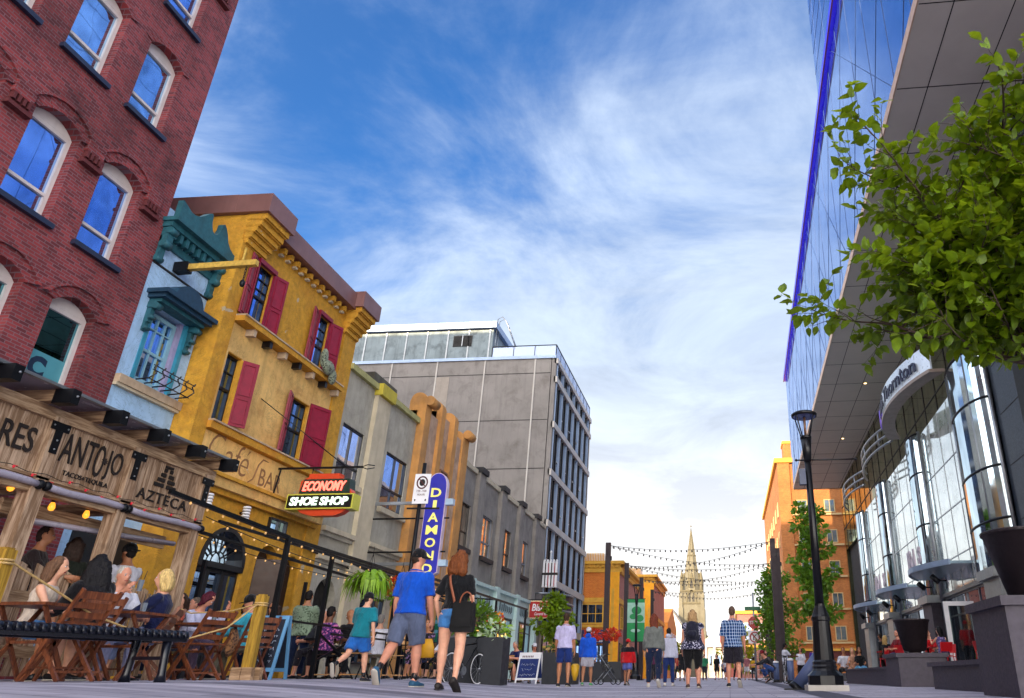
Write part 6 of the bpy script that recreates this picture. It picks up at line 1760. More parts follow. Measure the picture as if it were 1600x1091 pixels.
def a_board(name, label, x, y, rz, w, h, fm, pm, draw, group):
    z = ground_z(x, y)
    b = thing(name, label, 'sandwich board', (x, y, z), group)
    c, s = math.cos(rz), math.sin(rz)
    u = Vector((c, s, 0)); nn = Vector((s, -c, 0))
    for sd in (1, -1):
        o = Vector((x, y, z)) + nn * (.28 * sd) - u * w / 2; up = (Vector((0, 0, h)) - nn * (.25 * sd)).normalized(); fw = nn * sd
        L = h / up.z
        def bx(m, a0, a1, b0, b1, t0, t1, mm): m.hexa([o + u * a + up * bb + fw * t for a, bb, t in ((a0, b0, t0), (a1, b0, t0), (a1, b0, t1), (a0, b0, t1), (a0, b1, t0), (a1, b1, t0), (a1, b1, t1), (a0, b1, t1))], mm)
        m = MB(); bx(m, 0, .05, 0, L, -.015, .015, fm); bx(m, w - .05, w, 0, L, -.015, .015, fm); bx(m, .05, w - .05, L - .06, L, -.015, .015, fm); bx(m, .05, w - .05, .12, .18, -.015, .015, fm)
        part('frame', m, b)
        m = MB(); bx(m, .05, w - .05, .18, L - .06, -.008, .004, pm); po = part('panel', m, b)
        if sd == 1:
            m = MB(); draw(m, o, u, up, fw, w, L, bx); part('chalk_writing', m, po)
CHALK = mat('chalk_line', '#b9c2d2', .9)
def scribble(m, o, u, up, fw, a, bb, n, wd, hh, seed):
    rs = random.Random(seed)
    for i in range(n):
        x0 = a + i * wd / n; q = [o + u * (x0 + wd / n * t) + up * (bb + hh * rs.random()) + fw * .007 for t in (0, .3, .6, .85)]
        m.sweep(q, .0045, CHALK, 4)
def draw1(m, o, u, up, fw, w, L, bx):
    bx(m, .05, w - .05, L - .2, L - .06, .004, .009, WHITE_P)
    for i in range(7): bx(m, .12 + i * .06, .155 + i * .06, L - .16, L - .10, .009, .012, MATS['dark_red_print'])
    scribble(m, o, u, up, fw, .12, .56, 7, w - .26, .08, 1); scribble(m, o, u, up, fw, .16, .40, 4, w - .4, .08, 2); scribble(m, o, u, up, fw, .10, .24, 8, w - .2, .08, 3)
def draw2(m, o, u, up, fw, w, L, bx):
    for k in range(6): scribble(m, o, u, up, fw, .1, .25 + k * .1, 6, w - .2, .06, 10 + k)
a_board('chalkboard_sign', 'white-framed sandwich board with a blue chalk panel beside the big planter', -6.55, 25.9, R(-12), .78, .95, WHITE_P, mat('blue_chalkboard', '#122a66', .7, var=.25, scale=5), draw1, 'sandwich boards')
a_board('chalkboard_sign', 'pale blue sandwich board standing behind the yellow rope post', -7.55, 12.5, R(6), .46, .98, mat('pale_blue_board', '#5d93bd', .6, var=.15), mat('black_chalkboard', '#10192c', .7, var=.3, scale=5), draw2, 'sandwich boards')

# ---------------------------------------------------------------- planters and flowers
def leaf_blob(mb, c, r, n, size, m, rs, aspect=.5, droop=0.0, shell=.35, m2=None):
    """leaf-sized folded faces spread through an ellipsoid"""
    rx, ry, rz = r if isinstance(r, (tuple, list)) else (r, r, r)
    for i in range(n):
        while True:
            p = Vector((rs.uniform(-1, 1), rs.uniform(-1, 1), rs.uniform(-1, 1)))
            if shell < p.length <= 1: break
        o = Vector(c) + Vector((p.x * rx, p.y * ry, p.z * rz))
        d = (p.normalized() + Vector((rs.uniform(-.8, .8), rs.uniform(-.8, .8), rs.uniform(-.7, .5) - droop))).normalized()
        sd = d.cross(Vector((rs.uniform(-1, 1), rs.uniform(-1, 1), rs.uniform(.2, 1)))).normalized(); nn = sd.cross(d)
        L = size * rs.uniform(.6, 1.25); w = L * aspect * .5
        mm = m2 if (m2 is not None and rs.random() < .4) else m
        mb.add([o, o + d * L * .35 + sd * w - nn * w * .3, o + d * L * .75 + sd * w * .75 - nn * w * .25, o + d * L, o + d * L * .75 - sd * w * .75 - nn * w * .25, o + d * L * .35 - sd * w - nn * w * .3, o + d * L * .5],
               [(0, 1, 6), (1, 2, 6), (2, 3, 6), (3, 4, 6), (4, 5, 6), (5, 0, 6)], mm)
def planter(label, x0, x1, y0, y1, h, rz=0.0, plants='mix'):
    cx, cy = (x0 + x1) / 2, (y0 + y1) / 2; z = ground_z(cx, cy) - .03
    b = thing('street_planter', label, 'planter', (cx, cy, z), 'charcoal street planters')
    m = MB(); t = .05
    m.box(x0, x1, y0, y0 + t, z, z + h, PLANTER); m.box(x0, x1, y1 - t, y1, z, z + h, PLANTER); m.box(x0, x0 + t, y0 + t, y1 - t, z, z + h, PLANTER); m.box(x1 - t, x1, y0 + t, y1 - t, z, z + h, PLANTER)
    part('box', m, b)
    m = MB(); m.box(x0 + t, x1 - t, y0 + t, y1 - t, z + .3, z + h - .06, MATS['potting_soil']); part('soil', m, b)
    return b, cx, cy, z + h
rs = random.Random(11)
P1 = planter('large charcoal square planter full of green plants right of the woman in black', -6.4, -5.12, 17.6, 18.2, 1.0)
def bush(name, label, c, r, n, size, m, m2=None, group=None, asp=.5, cat='plant', droop=0.0):
    mb = MB(); leaf_blob(mb, c, r, n, size, m, rs, asp, droop, .2, m2)
    st = MB()
    for i in range(5): st.sweep([Vector(c) - Vector((0, 0, (r[2] if isinstance(r, tuple) else r) * 1.05)), Vector(c) + Vector((rs.uniform(-.5, .5) * r[0], rs.uniform(-.5, .5) * r[1], .3 * r[2]))], .008, BARK, 5)
    b = thing(name, label, cat, Vector(c) - Vector((0, 0, r[2])), group)
    part('stems', st, b); part('leaves', mb, b); return b
zt = P1[3]
bush('leafy_plant', 'bushy dark green plant filling the large square planter', (-5.95, 17.9, zt + .38), (.5, .32, .42), 420, .15, LEAF_D, LEAF_B)
bush('leafy_plant', 'pale white-edged green plant at the right corner of the large planter', (-5.4, 17.85, zt + .18), (.30, .28, .22), 130, .16, leafmat('white_green_leaf', '#9fc08a', '#d5e2cc', .25), LEAF_C)
bush('flowering_plant', 'upright plant with small red blooms in the large planter', (-6.2, 17.95, zt + .62), (.22, .22, .3), 120, .10, LEAF_B, PETAL_R)
P2 = planter('dark square planter behind the man in the lilac shirt', -6.15, -5.1, 25.9, 26.9, 1.0)
bush('leafy_plant', 'dry brown-tipped plant in the planter behind the white-shirted man', (-5.6, 26.3, P2[3] + .2), (.4, .4, .28), 160, .16, LEAF_D, leafmat('dry_leaf', '#8a6a2c', '#b08a48', .2))
P4 = planter('far charcoal planter with red geraniums by the nearest tall pole', -6.9, -5.0, 36.6, 37.6, .9)
for k, x in enumerate((-6.4, -5.5)): bush('geranium', ['bright red geranium clump left of the first tall pole', 'bright red geranium clump right of the first tall pole'][k], (x, 37.0, 2.05), (.42, .35, .26), 260, .12, PETAL_R, leafmat('red_geranium', '#b8101c', '#d83028', .2), 'red geranium clumps', .8, 'flowers')
def hanging_basket(label, c, kind):
    b = thing('hanging_basket', label, 'hanging basket', c, 'hanging flower baskets')
    c = Vector(c); m = MB(); m.ball(c - Vector((0, 0, .06)), (.19, .19, .17), mat('coco_liner', '#2a1a12', .95, bmp=.5), 12, 8); part('basket', m, b)
    m = MB()
    for a in (0, 2.1, 4.2): m.tube(c + Vector((.18 * math.cos(a), .18 * math.sin(a), .05)), c + Vector((0, 0, .62)), .005, METAL_DK, 4)
    m.tube(c + Vector((0, 0, .6)), c + Vector((0, 0, .78)), .006, METAL_DK, 4); part('hanger', m, b)
    m = MB()
    if kind == 'fern':
        for i in range(120):
            a = rs.uniform(0, 6.283); rr = rs.uniform(.28, .58); dz = rs.uniform(.0, .30); dr = Vector((math.cos(a), math.sin(a), 0)); sd = Vector((-dr.y, dr.x, 0))
            pts = [c + dr * .05, c + dr * rr * .5 + Vector((0, 0, dz)), c + dr * rr * .85 + Vector((0, 0, dz * .4)), c + dr * rr + Vector((0, 0, -.1 - rs.uniform(0, .25)))]
            for j in range(3):
                p, q = pts[j], pts[j + 1]; w0, w1 = (.02, .035, .028, .004)[j], (.02, .035, .028, .004)[j + 1]
                m.add([p - sd * w0, p + sd * w0, q + sd * w1, q - sd * w1], [(0, 1, 2, 3)], LEAF_C)
    else:
        leaf_blob(m, c + Vector((0, 0, .14)), (.32, .32, .22), 260, .10, PETAL_O if kind == 'orange' else PETAL_R, rs, .8, 0, .3, PETAL_R if kind == 'orange' else PETAL_O)
        leaf_blob(m, c + Vector((0, 0, -.02)), (.30, .30, .2), 120, .12, LEAF_B, rs, .5, .6, .3, LEAF_C)
    part('foliage', m, b)
hanging_basket('hanging fern basket spilling pale green fronds above the diners', (-7.4, 15.3, 1.98), 'fern')
hanging_basket('hanging basket of red blooms just left of the man in the blue polo', (-7.5, 17.1, 2.0), 'red')
hanging_basket('hanging basket of orange and red flowers by the mint shopfront', (-8.2, 27.0, 1.95), 'orange')
hanging_basket('farther hanging basket half hidden behind the woman in black', (-8.4, 23.6, 1.9), 'orange')
def basket_frame():
    b = thing('steel_patio_frame', 'black steel frame hung with baskets in front of the mint shopfront', 'frame', (-8.3, 27, .1))
    m = MB()
    for y in (20.5, 23.8, 27.3, 31.5): m.box(-8.35, -8.28, y - .035, y + .035, 0, 2.8, METAL_DK)
    part('post', m, b)
    m = MB(); m.bar((-8.3, 20.5, 2.78), (-8.3, 31.6, 2.78), .07, .06, METAL_DK); m.bar((-8.3, 27.3, 2.78), (-11.9, 27.3, 3.0), .05, .05, METAL_DK); part('top_rail', m, b)
basket_frame()

# ---------------------------------------------------------------- bicycles and stroller
def bicycle(label, x, y, rz, z):
    b = thing('bicycle', label, 'bicycle', (x, y, z), 'parked bicycles')
    fr = Frame((x, y, z), (math.cos(rz), math.sin(rz), 0), (-math.sin(rz), math.cos(rz), 0))
    P = lambda u, zz, w=0: fr.P(u, zz, w)
    for cu in (-.52, .52):
        m = MB(); m.sweep([P(cu + .33 * math.cos(t), .34 + .33 * math.sin(t)) for t in [2 * math.pi * q / 28 for q in range(28)]], .018, mat('tyre_rubber', '#121214', .8), 6, closed=True); wo = part('wheel', m, b)
        r = MB(); r.sweep([P(cu + .305 * math.cos(t), .34 + .305 * math.sin(t)) for t in [2 * math.pi * q / 28 for q in range(28)]], .015, WHITE_P, 5, closed=True)
        for q in range(14): t = 2 * math.pi * q / 14; r.bar(P(cu, .34, .02 * (-1) ** q), P(cu + .3 * math.cos(t), .34 + .3 * math.sin(t)), .004, .004, METAL_GY)
        r.tube(P(cu, .34, -.05), P(cu, .34, .05), .025, METAL_GY, 8); part('rim', r, wo)
    m = MB(); k = METAL_DK
    for a, c in (((-.52, .34), (-.08, .30)), ((-.52, .34), (-.2, .82)), ((-.08, .30), (-.22, .9)), ((-.08, .30), (.36, .78)), ((-.2, .8), (.34, .86)), ((.52, .34), (.34, .92))): m.tube(P(*a), P(*c), .017, k, 7)
    part('frame', m, b)
    m = MB(); m.sweep([P(.26, 1.0, -.28), P(.36, 1.0, -.1), P(.36, .98, 0), P(.36, 1.0, .1), P(.26, 1.0, .28)], .014, k, 6); m.tube(P(.34, .9), P(.36, .98), .016, k, 6); part('handlebar', m, b)
    m = MB(); m.ball(P(-.24, .94), (.12, .07, .035), FRAME_BK, 10, 6, Matrix.Rotation(rz, 3, 'Z')); part('saddle', m, b)
    m = MB(); m.lathe(P(-.08, .30, -.04), [(.09, 0), (.09, .01)], METAL_GY, 14, False, axis=fr.w); m.bar(P(-.08, .3, .05), P(.02, .16, .05), .02, .015, METAL_GY); m.bar(P(-.08, .3, -.05), P(-.18, .44, -.05), .02, .015, METAL_GY); part('crankset', m, b)
bicycle('bicycle parked behind the woman in black against the large planter', -5.75, 17.0, R(74), .06)
bicycle('dark bicycle leaning on the tall pole by the upright bollard', 2.2, 31.6, R(78), 0)
bicycle('far bicycle parked at the end of the street right of the man in plaid', 2.4, 52, R(20), 0)
def stroller():
    x, y = -3.95, 25.6
    b = thing('stroller', 'grey folding baby stroller beside the child in the red top', 'stroller', (x, y, 0))
    b.rotation_euler = (0, 0, R(-62)); b.scale = (.9, .9, .9)
    gf = fabric('stroller_fabric', '#2c2e33', 'floral', '#6c6c66'); k = METAL_GY
    m = MB(); m.hexa([(x - .2, y - .1, .42), (x + .2, y - .1, .42), (x + .2, y + .25, .36), (x - .2, y + .25, .36), (x - .2, y - .2, .9), (x + .2, y - .2, .9), (x + .2, y - .12, .9), (x - .2, y - .12, .9)], gf); part('seat', m, b)
    m = MB(); n = 8
    for i in range(n):
        a0, a1 = math.pi * .1 + math.pi * .55 * i / n, math.pi * .1 + math.pi * .55 * (i + 1) / n
        for rr in (.3,): m.add([(x - .21, y - .05 - rr * math.cos(a0) * .8, .72 + rr * math.sin(a0)), (x + .21, y - .05 - rr * math.cos(a0) * .8, .72 + rr * math.sin(a0)), (x + .21, y - .05 - rr * math.cos(a1) * .8, .72 + rr * math.sin(a1)), (x - .21, y - .05 - rr * math.cos(a1) * .8, .72 + rr * math.sin(a1))], [(0, 1, 2, 3)], gf)
    part('canopy', m, b)
    m = MB()
    for s in (-1, 1): m.tube((x + s * .23, y - .4, 1.0), (x + s * .23, y + .35, .1), .014, k, 6); m.tube((x + s * .23, y + .1, .55), (x + s * .23, y - .3, .12), .014, k, 6)
    m.tube((x - .23, y - .4, 1.0), (x + .23, y - .4, 1.0), .018, FRAME_BK, 6); part('frame', m, b)
    for s in (-1, 1):
        for yy in (y - .3, y + .35):
            m = MB(); m.sweep([(x + s * .25, yy + .1 * math.cos(t), .11 + .1 * math.sin(t)) for t in [2 * math.pi * q / 14 for q in range(14)]], .018, FRAME_BK, 6, closed=True); m.tube((x + s * .24, yy, .11), (x + s * .26, yy, .11), .05, k, 8); part('wheel', m, b)
stroller()

# ---------------------------------------------------------------- trees
def near_tree():
    rs = random.Random(21)
    base = Vector((2.40, 5.05, 0.0))
    b = thing('young_street_tree', 'leafy young tree leaning into the upper right corner in front of the glass building', 'tree', base)
    tm = MB(); lm = MB()
    top = base + Vector((-.10, -.02, 2.74))
    tm.sweep([base, base + Vector((.01, 0, .6)), base + Vector((-.01, .02, 1.7)), top], [.065, .052, .046, .04], BARK, 9)
    tips = []
    def leaf(o, d, L):
        d = d.normalized(); sd = d.cross(Vector((rs.uniform(-.5, .5), rs.uniform(-.5, .5), 1))).normalized(); nn = sd.cross(d).normalized()
        if rs.random() < .25: nn = -nn
        w = L * rs.uniform(.26, .36); cv = rs.uniform(.05, .22); st = L * .16
        cen = [o + d * st, o + d * (st + L * .33) + nn * .02 * L, o + d * (st + L * .68) - nn * cv * L * .35, o + d * (st + L) - nn * cv * L]
        wl = [.0, w, w * .78]
        vs = [cen[0], cen[1] + sd * w + nn * w * .22, cen[2] + sd * w * .75 + nn * w * .15, cen[3], cen[2] - sd * w * .75 + nn * w * .15, cen[1] - sd * w + nn * w * .22, cen[1], cen[2]]
        vs += [cen[0].lerp(cen[1], .45) + sd * w * .68 + nn * w * .12, cen[0].lerp(cen[1], .45) - sd * w * .68 + nn * w * .12]
        lm.add(vs, [(0, 8, 6), (8, 1, 6), (1, 2, 7, 6), (2, 3, 7), (3, 4, 7), (4, 5, 6, 7), (5, 9, 6), (9, 0, 6)], LEAF_A, True)
        lm.sweep([o, o + d * st], .0016, LEAF_A, 3, caps=False)
    def twig(p, d, L, r):
        n = 6; pts = [p]; dd = d.normalized()
        for i in range(n):
            dd = (dd + Vector((rs.uniform(-.25, .25), rs.uniform(-.25, .25), rs.uniform(-.2, .2)))).normalized(); pts.append(pts[-1] + dd * L / n)
        tm.sweep(pts, [r * (1 - .75 * i / n) for i in range(n + 1)], BARK, 4)
        for i in range(1, n + 1):
            for q in range((1 + (rs.random() < .35)) if i < n else 3):
                sd = dd.cross(Vector((rs.uniform(-1, 1), rs.uniform(-1, 1), rs.uniform(-.2, 1)))).normalized()
                o = pts[i - 1].lerp(pts[i], rs.random())
                leaf(o, (pts[i] - pts[i - 1]).normalized() * rs.uniform(.2, .9) + sd * rs.uniform(.5, 1.1) + Vector((0, 0, rs.uniform(-.55, .15))), rs.uniform(.07, .125))
    def limb(p, d, L, r, depth):
        n = 6; pts = [Vector(p)]; dd = Vector(d).normalized()
        for i in range(n):
            dd = (dd + Vector((rs.uniform(-.13, .13), rs.uniform(-.13, .13), rs.uniform(-.05, .13)))).normalized(); pts.append(pts[-1] + dd * L / n)
        tm.sweep(pts, [r * (1 - .6 * i / n) for i in range(n + 1)], BARK, 6)
        for i in range(1 if depth else 2, n + 1):
            k = 2 if rs.random() < (.4 if depth else .7) else 1
            for q in range(k):
                sd = Vector((rs.uniform(-1, 1), rs.uniform(-1, 1), rs.uniform(-.45, .75))).normalized()
                nd = (dd * .7 + sd).normalized(); o = pts[i - 1].lerp(pts[i], rs.random())
                if depth: limb(o, nd, L * rs.uniform(.36, .62), r * .42, depth - 1)
                else: twig(o, nd, rs.uniform(.18, .46), r * .45)
        twig(pts[-1], dd, .3, r * .3)
    dirs = [(-.75, -.1, .75), (-.55, -.2, 1.2), (-.85, .1, .3), (-.5, .35, 1.15), (-.85, .3, .30), (-.3, -.35, 1.0), (.45, .3, .9), (.6, -.3, .55), (.2, .5, .8), (-.15, .1, 1.5), (-.62, -.15, 1.35), (.15, -.2, 1.4), (.3, -.5, .9), (-.62, .55, .62)]
    for i, d in enumerate(dirs):
        o = base.lerp(top, rs.uniform(.82, 1.0)); d = Vector(d)
        limb(o, d, rs.uniform(.70, 1.2) * (1.35 if d.z > .85 else 1), .022, 1)
    limb(top, (-.12, 0, 1), 1.5, .034, 1); limb(top, (.3, .1, 1), 1.4, .03, 1)
    part('trunk', tm, b); part('crown', lm, b)
near_tree()

def street_tree(label, x, y, h, cr, cz0, seed, dens=1.0, m=LEAF_B, lean=0.0, size=.22):
    rs = random.Random(seed); z = ground_z(x, y)
    b = thing('street_tree', label, 'tree', (x, y, z), 'small street trees')
    tm = MB(); lm = MB(); o = Vector((x, y, z))
    tm.sweep([o, o + Vector((lean * .2, 0, h * .3)), o + Vector((lean * .5, .03, h * .6)), o + Vector((lean, 0, h * .95))], [.075, .06, .04, .012], BARK, 8)
    n = 15
    for i in range(n):
        t = i / (n - 1); zz = cz0 + (h - cz0) * t
        a = i * 2.4 + rs.uniform(-.4, .4); rad = cr * (1 - .62 * t ** 1.3) * rs.uniform(.5, 1.0) * (0.75 if t < .1 else 1)
        tip = o + Vector((lean * t + rad * math.cos(a), rad * math.sin(a), zz + rs.uniform(-.1, .25)))
        st = o + Vector((lean * t * .8, 0, max(.9, zz - rad * .7)))
        tm.sweep([st, st.lerp(tip, .55) + Vector((0, 0, .08)), tip], [.022, .014, .005], BARK, 5)
        for q in range(3):
            c = st.lerp(tip, .45 + .3 * q) + Vector((rs.uniform(-.15, .15), rs.uniform(-.15, .15), rs.uniform(-.1, .1)))
            leaf_blob(lm, c, (cr * rs.uniform(.18, .34), cr * rs.uniform(.18, .34), cr * rs.uniform(.12, .24)), int(46 * dens), size, m, rs, .62, .15, .1)
    part('trunk', tm, b); part('crown', lm, b)
street_tree('slim young tree behind the street lamp before the brick apartments', 3.42, 29.8, 6.3, 1.05, 2.4, 5)
street_tree('dense young tree around the tall poles left of the lamp', 2.62, 43.5, 5.6, 1.55, 1.6, 6, 1.3)
street_tree('low spreading tree behind the man in the lilac shirt', -6.4, 28.6, 2.9, .80, 1.6, 8, .8, LEAF_A, 0, .16)
street_tree('yellow-green tree at the far end of the street beside the man in plaid', 1.2, 96, 5.4, 2.4, 1.6, 9, 1.0, leafmat('lime_leaf', '#7f9a1c', '#b5b52a', .35), 0, .4)
street_tree('small round tree far down the street under the spire', -6.4, 92, 3.6, 1.5, 1.2, 10, .8, leafmat('lime_leaf', '#7f9a1c', '#b5b52a', .35), 0, .35)
street_tree('far green tree behind the red-roofed building', 5.5, 150, 9, 3.6, 3, 13, .8, LEAF_B, 0, .7)

# ---------------------------------------------------------------- people
SKIN = {'fair': '#d9a184', 'pink': '#c98a70', 'tan': '#a9714f', 'brown': '#6d4229'}
def skin(k):
    n = 'skin_' + k
    if n in MATS: return MATS[n]
    m, kk, b, out = new_mat(n); p = pos(kk, True)
    kk.l(kk.ramp(kk.noise(p, 14, 4), [(0.3, c4(SKIN[k], .88)), (0.7, c4(SKIN[k], 1.08))]), b.inputs['Base Color'])
    b.inputs['Roughness'].default_value = .5; b.inputs['Subsurface Weight'].default_value = .08; b.inputs['Subsurface Radius'].default_value = (.02, .008, .004)
    bump(kk, b, kk.noise(p, 90, 3), .12, .01)
    return m
EYE = mat('dark_eye', '#15100e', .3); LIP = mat('lip_red', '#8e3a36', .5); SOLE = mat('shoe_sole', '#b9b2a8', .7); LENS = mat('dark_lens', '#08080a', .1)
JOBS = []
MALE = [(-.06, .058, .046), (-.03, .090, .064), (.02, .094, .066), (.08, .086, .060), (.15, .092, .064), (.21, .103, .068), (.242, .103, .062), (.268, .086, .054), (.288, .060, .046), (.312, .039, .038)]
FEM = [(-.06, .060, .050), (-.03, .098, .070), (.02, .095, .066), (.085, .073, .054), (.15, .079, .060), (.20, .087, .068), (.236, .089, .058), (.262, .074, .048), (.282, .052, .042), (.310, .034, .034)]

def person(label, x, y, rz, H, group=None, z=None, **p):
    g = p.get
    rzr = R(rz); zb = ground_z(x, y) if z is None else z
    fem = g('fem', False); bulk = g('bulk', 1.0); prof = FEM if fem else MALE
    vox = g('vox', .016 if y < 16 else (.020 if y < 30 else .028))
    sk = skin(g('skin', 'fair'))
    L1 = L2 = .245 * H; ah = .042 * H
    lean = R(g('lean', 3)); sdir = Vector((R(g('side', 0)), math.sin(lean), math.cos(lean))).normalized()
    legs = {}
    for s, nm in ((-1, 'l'), (1, 'r')):
        h, k, ab, ft = (g(nm + 'leg', (0, 4, 3, 0)) + (0, 0, 0, 0))[:4]
        h, k, ab, ft = R(h), R(k), R(ab), R(ft)
        td = Vector((s * math.sin(ab), math.sin(h) * math.cos(ab), -math.cos(h) * math.cos(ab))); shd = Vector((s * math.sin(ab) * .5, math.sin(h - k), -math.cos(h - k))).normalized()
        legs[s] = (td, shd, ft)
    if g('seat') is not None: pz = g('seat') + .052 * H
    else: pz = max(-(legs[s][0].z * L1 + legs[s][1].z * L2) + ah + .10 * H * math.sin(max(0, legs[s][2])) * .9 for s in legs)
    P = Vector((0, 0, pz))
    hw = (.050 if not fem else .054) * H * (1 + (bulk - 1) * .6)
    J = {}
    for s in (-1, 1):
        td, shd, ft = legs[s]; hip = P + Vector((s * hw, 0, -.005 * H)); kn = hip + td * L1; an = kn + shd * L2
        fd = Vector((s * .12, math.cos(ft), -math.sin(ft))).normalized()
        J[s] = dict(hip=hip, kn=kn, an=an, fd=fd)
    nb = P + sdir * (.312 * H)
    hp = R(g('pitch', 0)) + lean * .5; hy = R(g('yaw', 0))
    hdirn = Vector((0, math.sin(hp), math.cos(hp)))
    HC = nb + (sdir + hdirn).normalized() * (.088 * H) + Vector((0, .012 * H, 0))
    HR = Matrix.Rotation(hy, 3, 'Z') @ Matrix.Rotation(-hp, 3, 'X')
    sw = (.103 if not fem else .089) * H * (1 + (bulk - 1) * .5)
    arms = {}
    for s, nm in ((-1, 'l'), (1, 'r')):
        f, ab, e, inn = (g(nm + 'arm', (0, 8, 12, 0)) + (0, 0, 0, 0))[:4]
        f, ab, e = R(f), R(ab), R(e)
        sh = P + sdir * (.250 * H) + Vector((s * sw, 0, 0))
        ud = Vector((s * math.sin(ab), math.sin(f) * math.cos(ab), -math.cos(f) * math.cos(ab)))
        fdv = Vector((s * (math.sin(ab) * .35 - inn), math.sin(f + e), -math.cos(f + e))).normalized()
        el = sh + ud * (.172 * H); wr = el + fdv * (.148 * H)
        arms[s] = dict(sh=sh, el=el, wr=wr, fd=fdv, ud=ud)
    def torso(mb, m, infl=0.0, lo=-.07, hi=.32, flare=0.0):
        pts, rad = [], []
        for fr_, a, bb in prof:
            if fr_ < lo - .001 or fr_ > hi + .001: continue
            belly = 1 + (bulk - 1) * (1.15 if fr_ < .2 else .7)
            off = Vector((0, .012 * H * (bulk - 1) * 3 if .0 < fr_ < .18 else 0, 0))
            ex = flare if fr_ < .0 else 0
            if flare and fr_ < .02: a, bb = prof[2][1] * 1.03, prof[2][2] * 1.05
            pts.append(P + sdir * (fr_ * H) + off); rad.append(((a * belly) * H + infl + ex, (bb * belly) * H + infl + ex))
        mb.sweep(pts, rad, m, 16, ref=(1, 0, 0))
    lb = 1 + (bulk - 1) * .8
    # ------- body
    body = MB(); torso(body, sk)
    body.sweep([nb - sdir * .03 * H, nb + sdir * .0 * H, HC - hdirn * .03 * H], [.040 * H * lb, .034 * H * lb, .034 * H], sk, 12)
    def hp_(a, b_, c): return HC + HR @ Vector((a * H, b_ * H, c * H))
    body.ball(hp_(0, -.004, .008), (.0435 * H, .054 * H, .062 * H), sk, 14, 10, HR)
    body.ball(hp_(0, .014, -.030), (.032 * H, .036 * H, .036 * H), sk, 12, 8, HR)
    body.ball(hp_(0, .052, -.010), (.0085 * H, .013 * H, .015 * H), sk, 8, 6, HR)
    for s in (-1, 1): body.ball(hp_(s * .044, -.004, -.004), (.007 * H, .012 * H, .018 * H), sk, 8, 6, HR)
    for s in (-1, 1):
        a = arms[s]
        ra = .030 * H * lb if not fem else .025 * H * lb
        body.sweep([a['sh'], a['sh'].lerp(a['el'], .35), a['el'], a['el'].lerp(a['wr'], .3), a['wr']], [ra * 1.06, ra, ra * .78, ra * .80, ra * .52], sk, 10)
        body.ball(a['sh'], ra * 1.08, sk, 10, 8)
        body.sweep([a['wr'] - a['fd'] * .01 * H, a['wr'] + a['fd'] * .025 * H, a['wr'] + a['fd'] * .055 * H], [(ra * .45, ra * .55), (ra * .42, ra * .85), (ra * .36, ra * .85)], sk, 8, ref=(1, 0, 0))
        j = J[s]; rt = .052 * H * lb if not fem else .053 * H * lb
        body.sweep([j['hip'], j['hip'].lerp(j['kn'], .5), j['kn'], j['kn'].lerp(j['an'], .28), j['kn'].lerp(j['an'], .7), j['an']], [rt * 1.12, rt * .92, rt * .66, rt * .70, rt * .44, rt * .36], sk, 12)
        body.sweep([j['an'] - j['fd'] * .03 * H + Vector((0, 0, -.015 * H)), j['an'] + j['fd'] * .05 * H + Vector((0, 0, -.022 * H)), j['an'] + j['fd'] * .10 * H + Vector((0, 0, -.030 * H))], [.022 * H, .021 * H, .013 * H], sk, 10, ref=(1, 0, 0))
    extra = MB()
    for s in (-1, 1):                               # five fingers on each hand
        a = arms[s]; fd = a['fd']; X = Vector((1, 0, 0)); across = fd.cross(X).normalized(); curl = (X * -s)
        o = a['wr'] + fd * .052 * H
        for q, (off, ln) in enumerate(((-.013, .040), (-.0045, .046), (.0045, .043), (.013, .034))):
            b0 = o + across * off * H; b1 = b0 + (fd + curl * .25).normalized() * ln * .55 * H; b2 = b1 + (fd * .6 + curl * .8).normalized() * ln * .5 * H
            extra.sweep([b0 - fd * .01 * H, b0, b1, b2], [.0052 * H, .0052 * H, .0048 * H, .0036 * H], sk, 6)
        t0 = a['wr'] + fd * .02 * H + across * (.016 * H); t1 = t0 + (fd * .7 + across * .7 + curl * .2).normalized() * .024 * H
        extra.sweep([t0 - across * .008 * H, t0, t1, t1 + (fd + curl * .4).normalized() * .018 * H], [.007 * H, .0065 * H, .0055 * H, .004 * H], sk, 6)
    for s in (-1, 1):
        extra.ball(hp_(s * .017, .046, .004), (.0075 * H, .004 * H, .0042 * H), WHITE_P, 8, 6, HR); extra.ball(hp_(s * .017, .0492, .004), (.0035 * H, .002 * H, .0038 * H), EYE, 6, 5, HR)
        extra.ball(hp_(s * .017, .049, .014), (.011 * H, .003 * H, .0022 * H), hairmat('brow_' + g('hair', ('short', '#2a1c14'))[1].lstrip('#'), g('hair', ('short', '#2a1c14'))[1]), 6, 5, HR)
    extra.ball(hp_(0, .047, -.034), (.014 * H, .004 * H, .0045 * H), LIP, 8, 6, HR)
    if g('beard'): extra.ball(hp_(0, .022, -.038), (.034 * H, .032 * H, .030 * H), hairmat('beard_' + g('beard').lstrip('#'), g('beard')), 10, 8, HR)
    if g('sunglasses'):
        for s in (-1, 1): extra.ball(hp_(s * .018, .052, .004), (.015 * H, .004 * H, .010 * H), LENS, 8, 6, HR); extra.tube(hp_(s * .033, .050, .006), hp_(s * .044, -.004, .008), .002 * H, LENS, 5)
        extra.tube(hp_(-.01, .054, .006), hp_(.01, .054, .006), .002 * H, LENS, 5)
    root = bpy.data.objects.new('person', bpy.data.meshes.new('person')); COL.objects.link(root)
    root.location = (x, y, zb); root.rotation_euler = (0, 0, rzr)
    root['label'] = label; root['category'] = 'person'
    if group: root['group'] = group
    JOBS.append((root, body, vox, 2, extra))
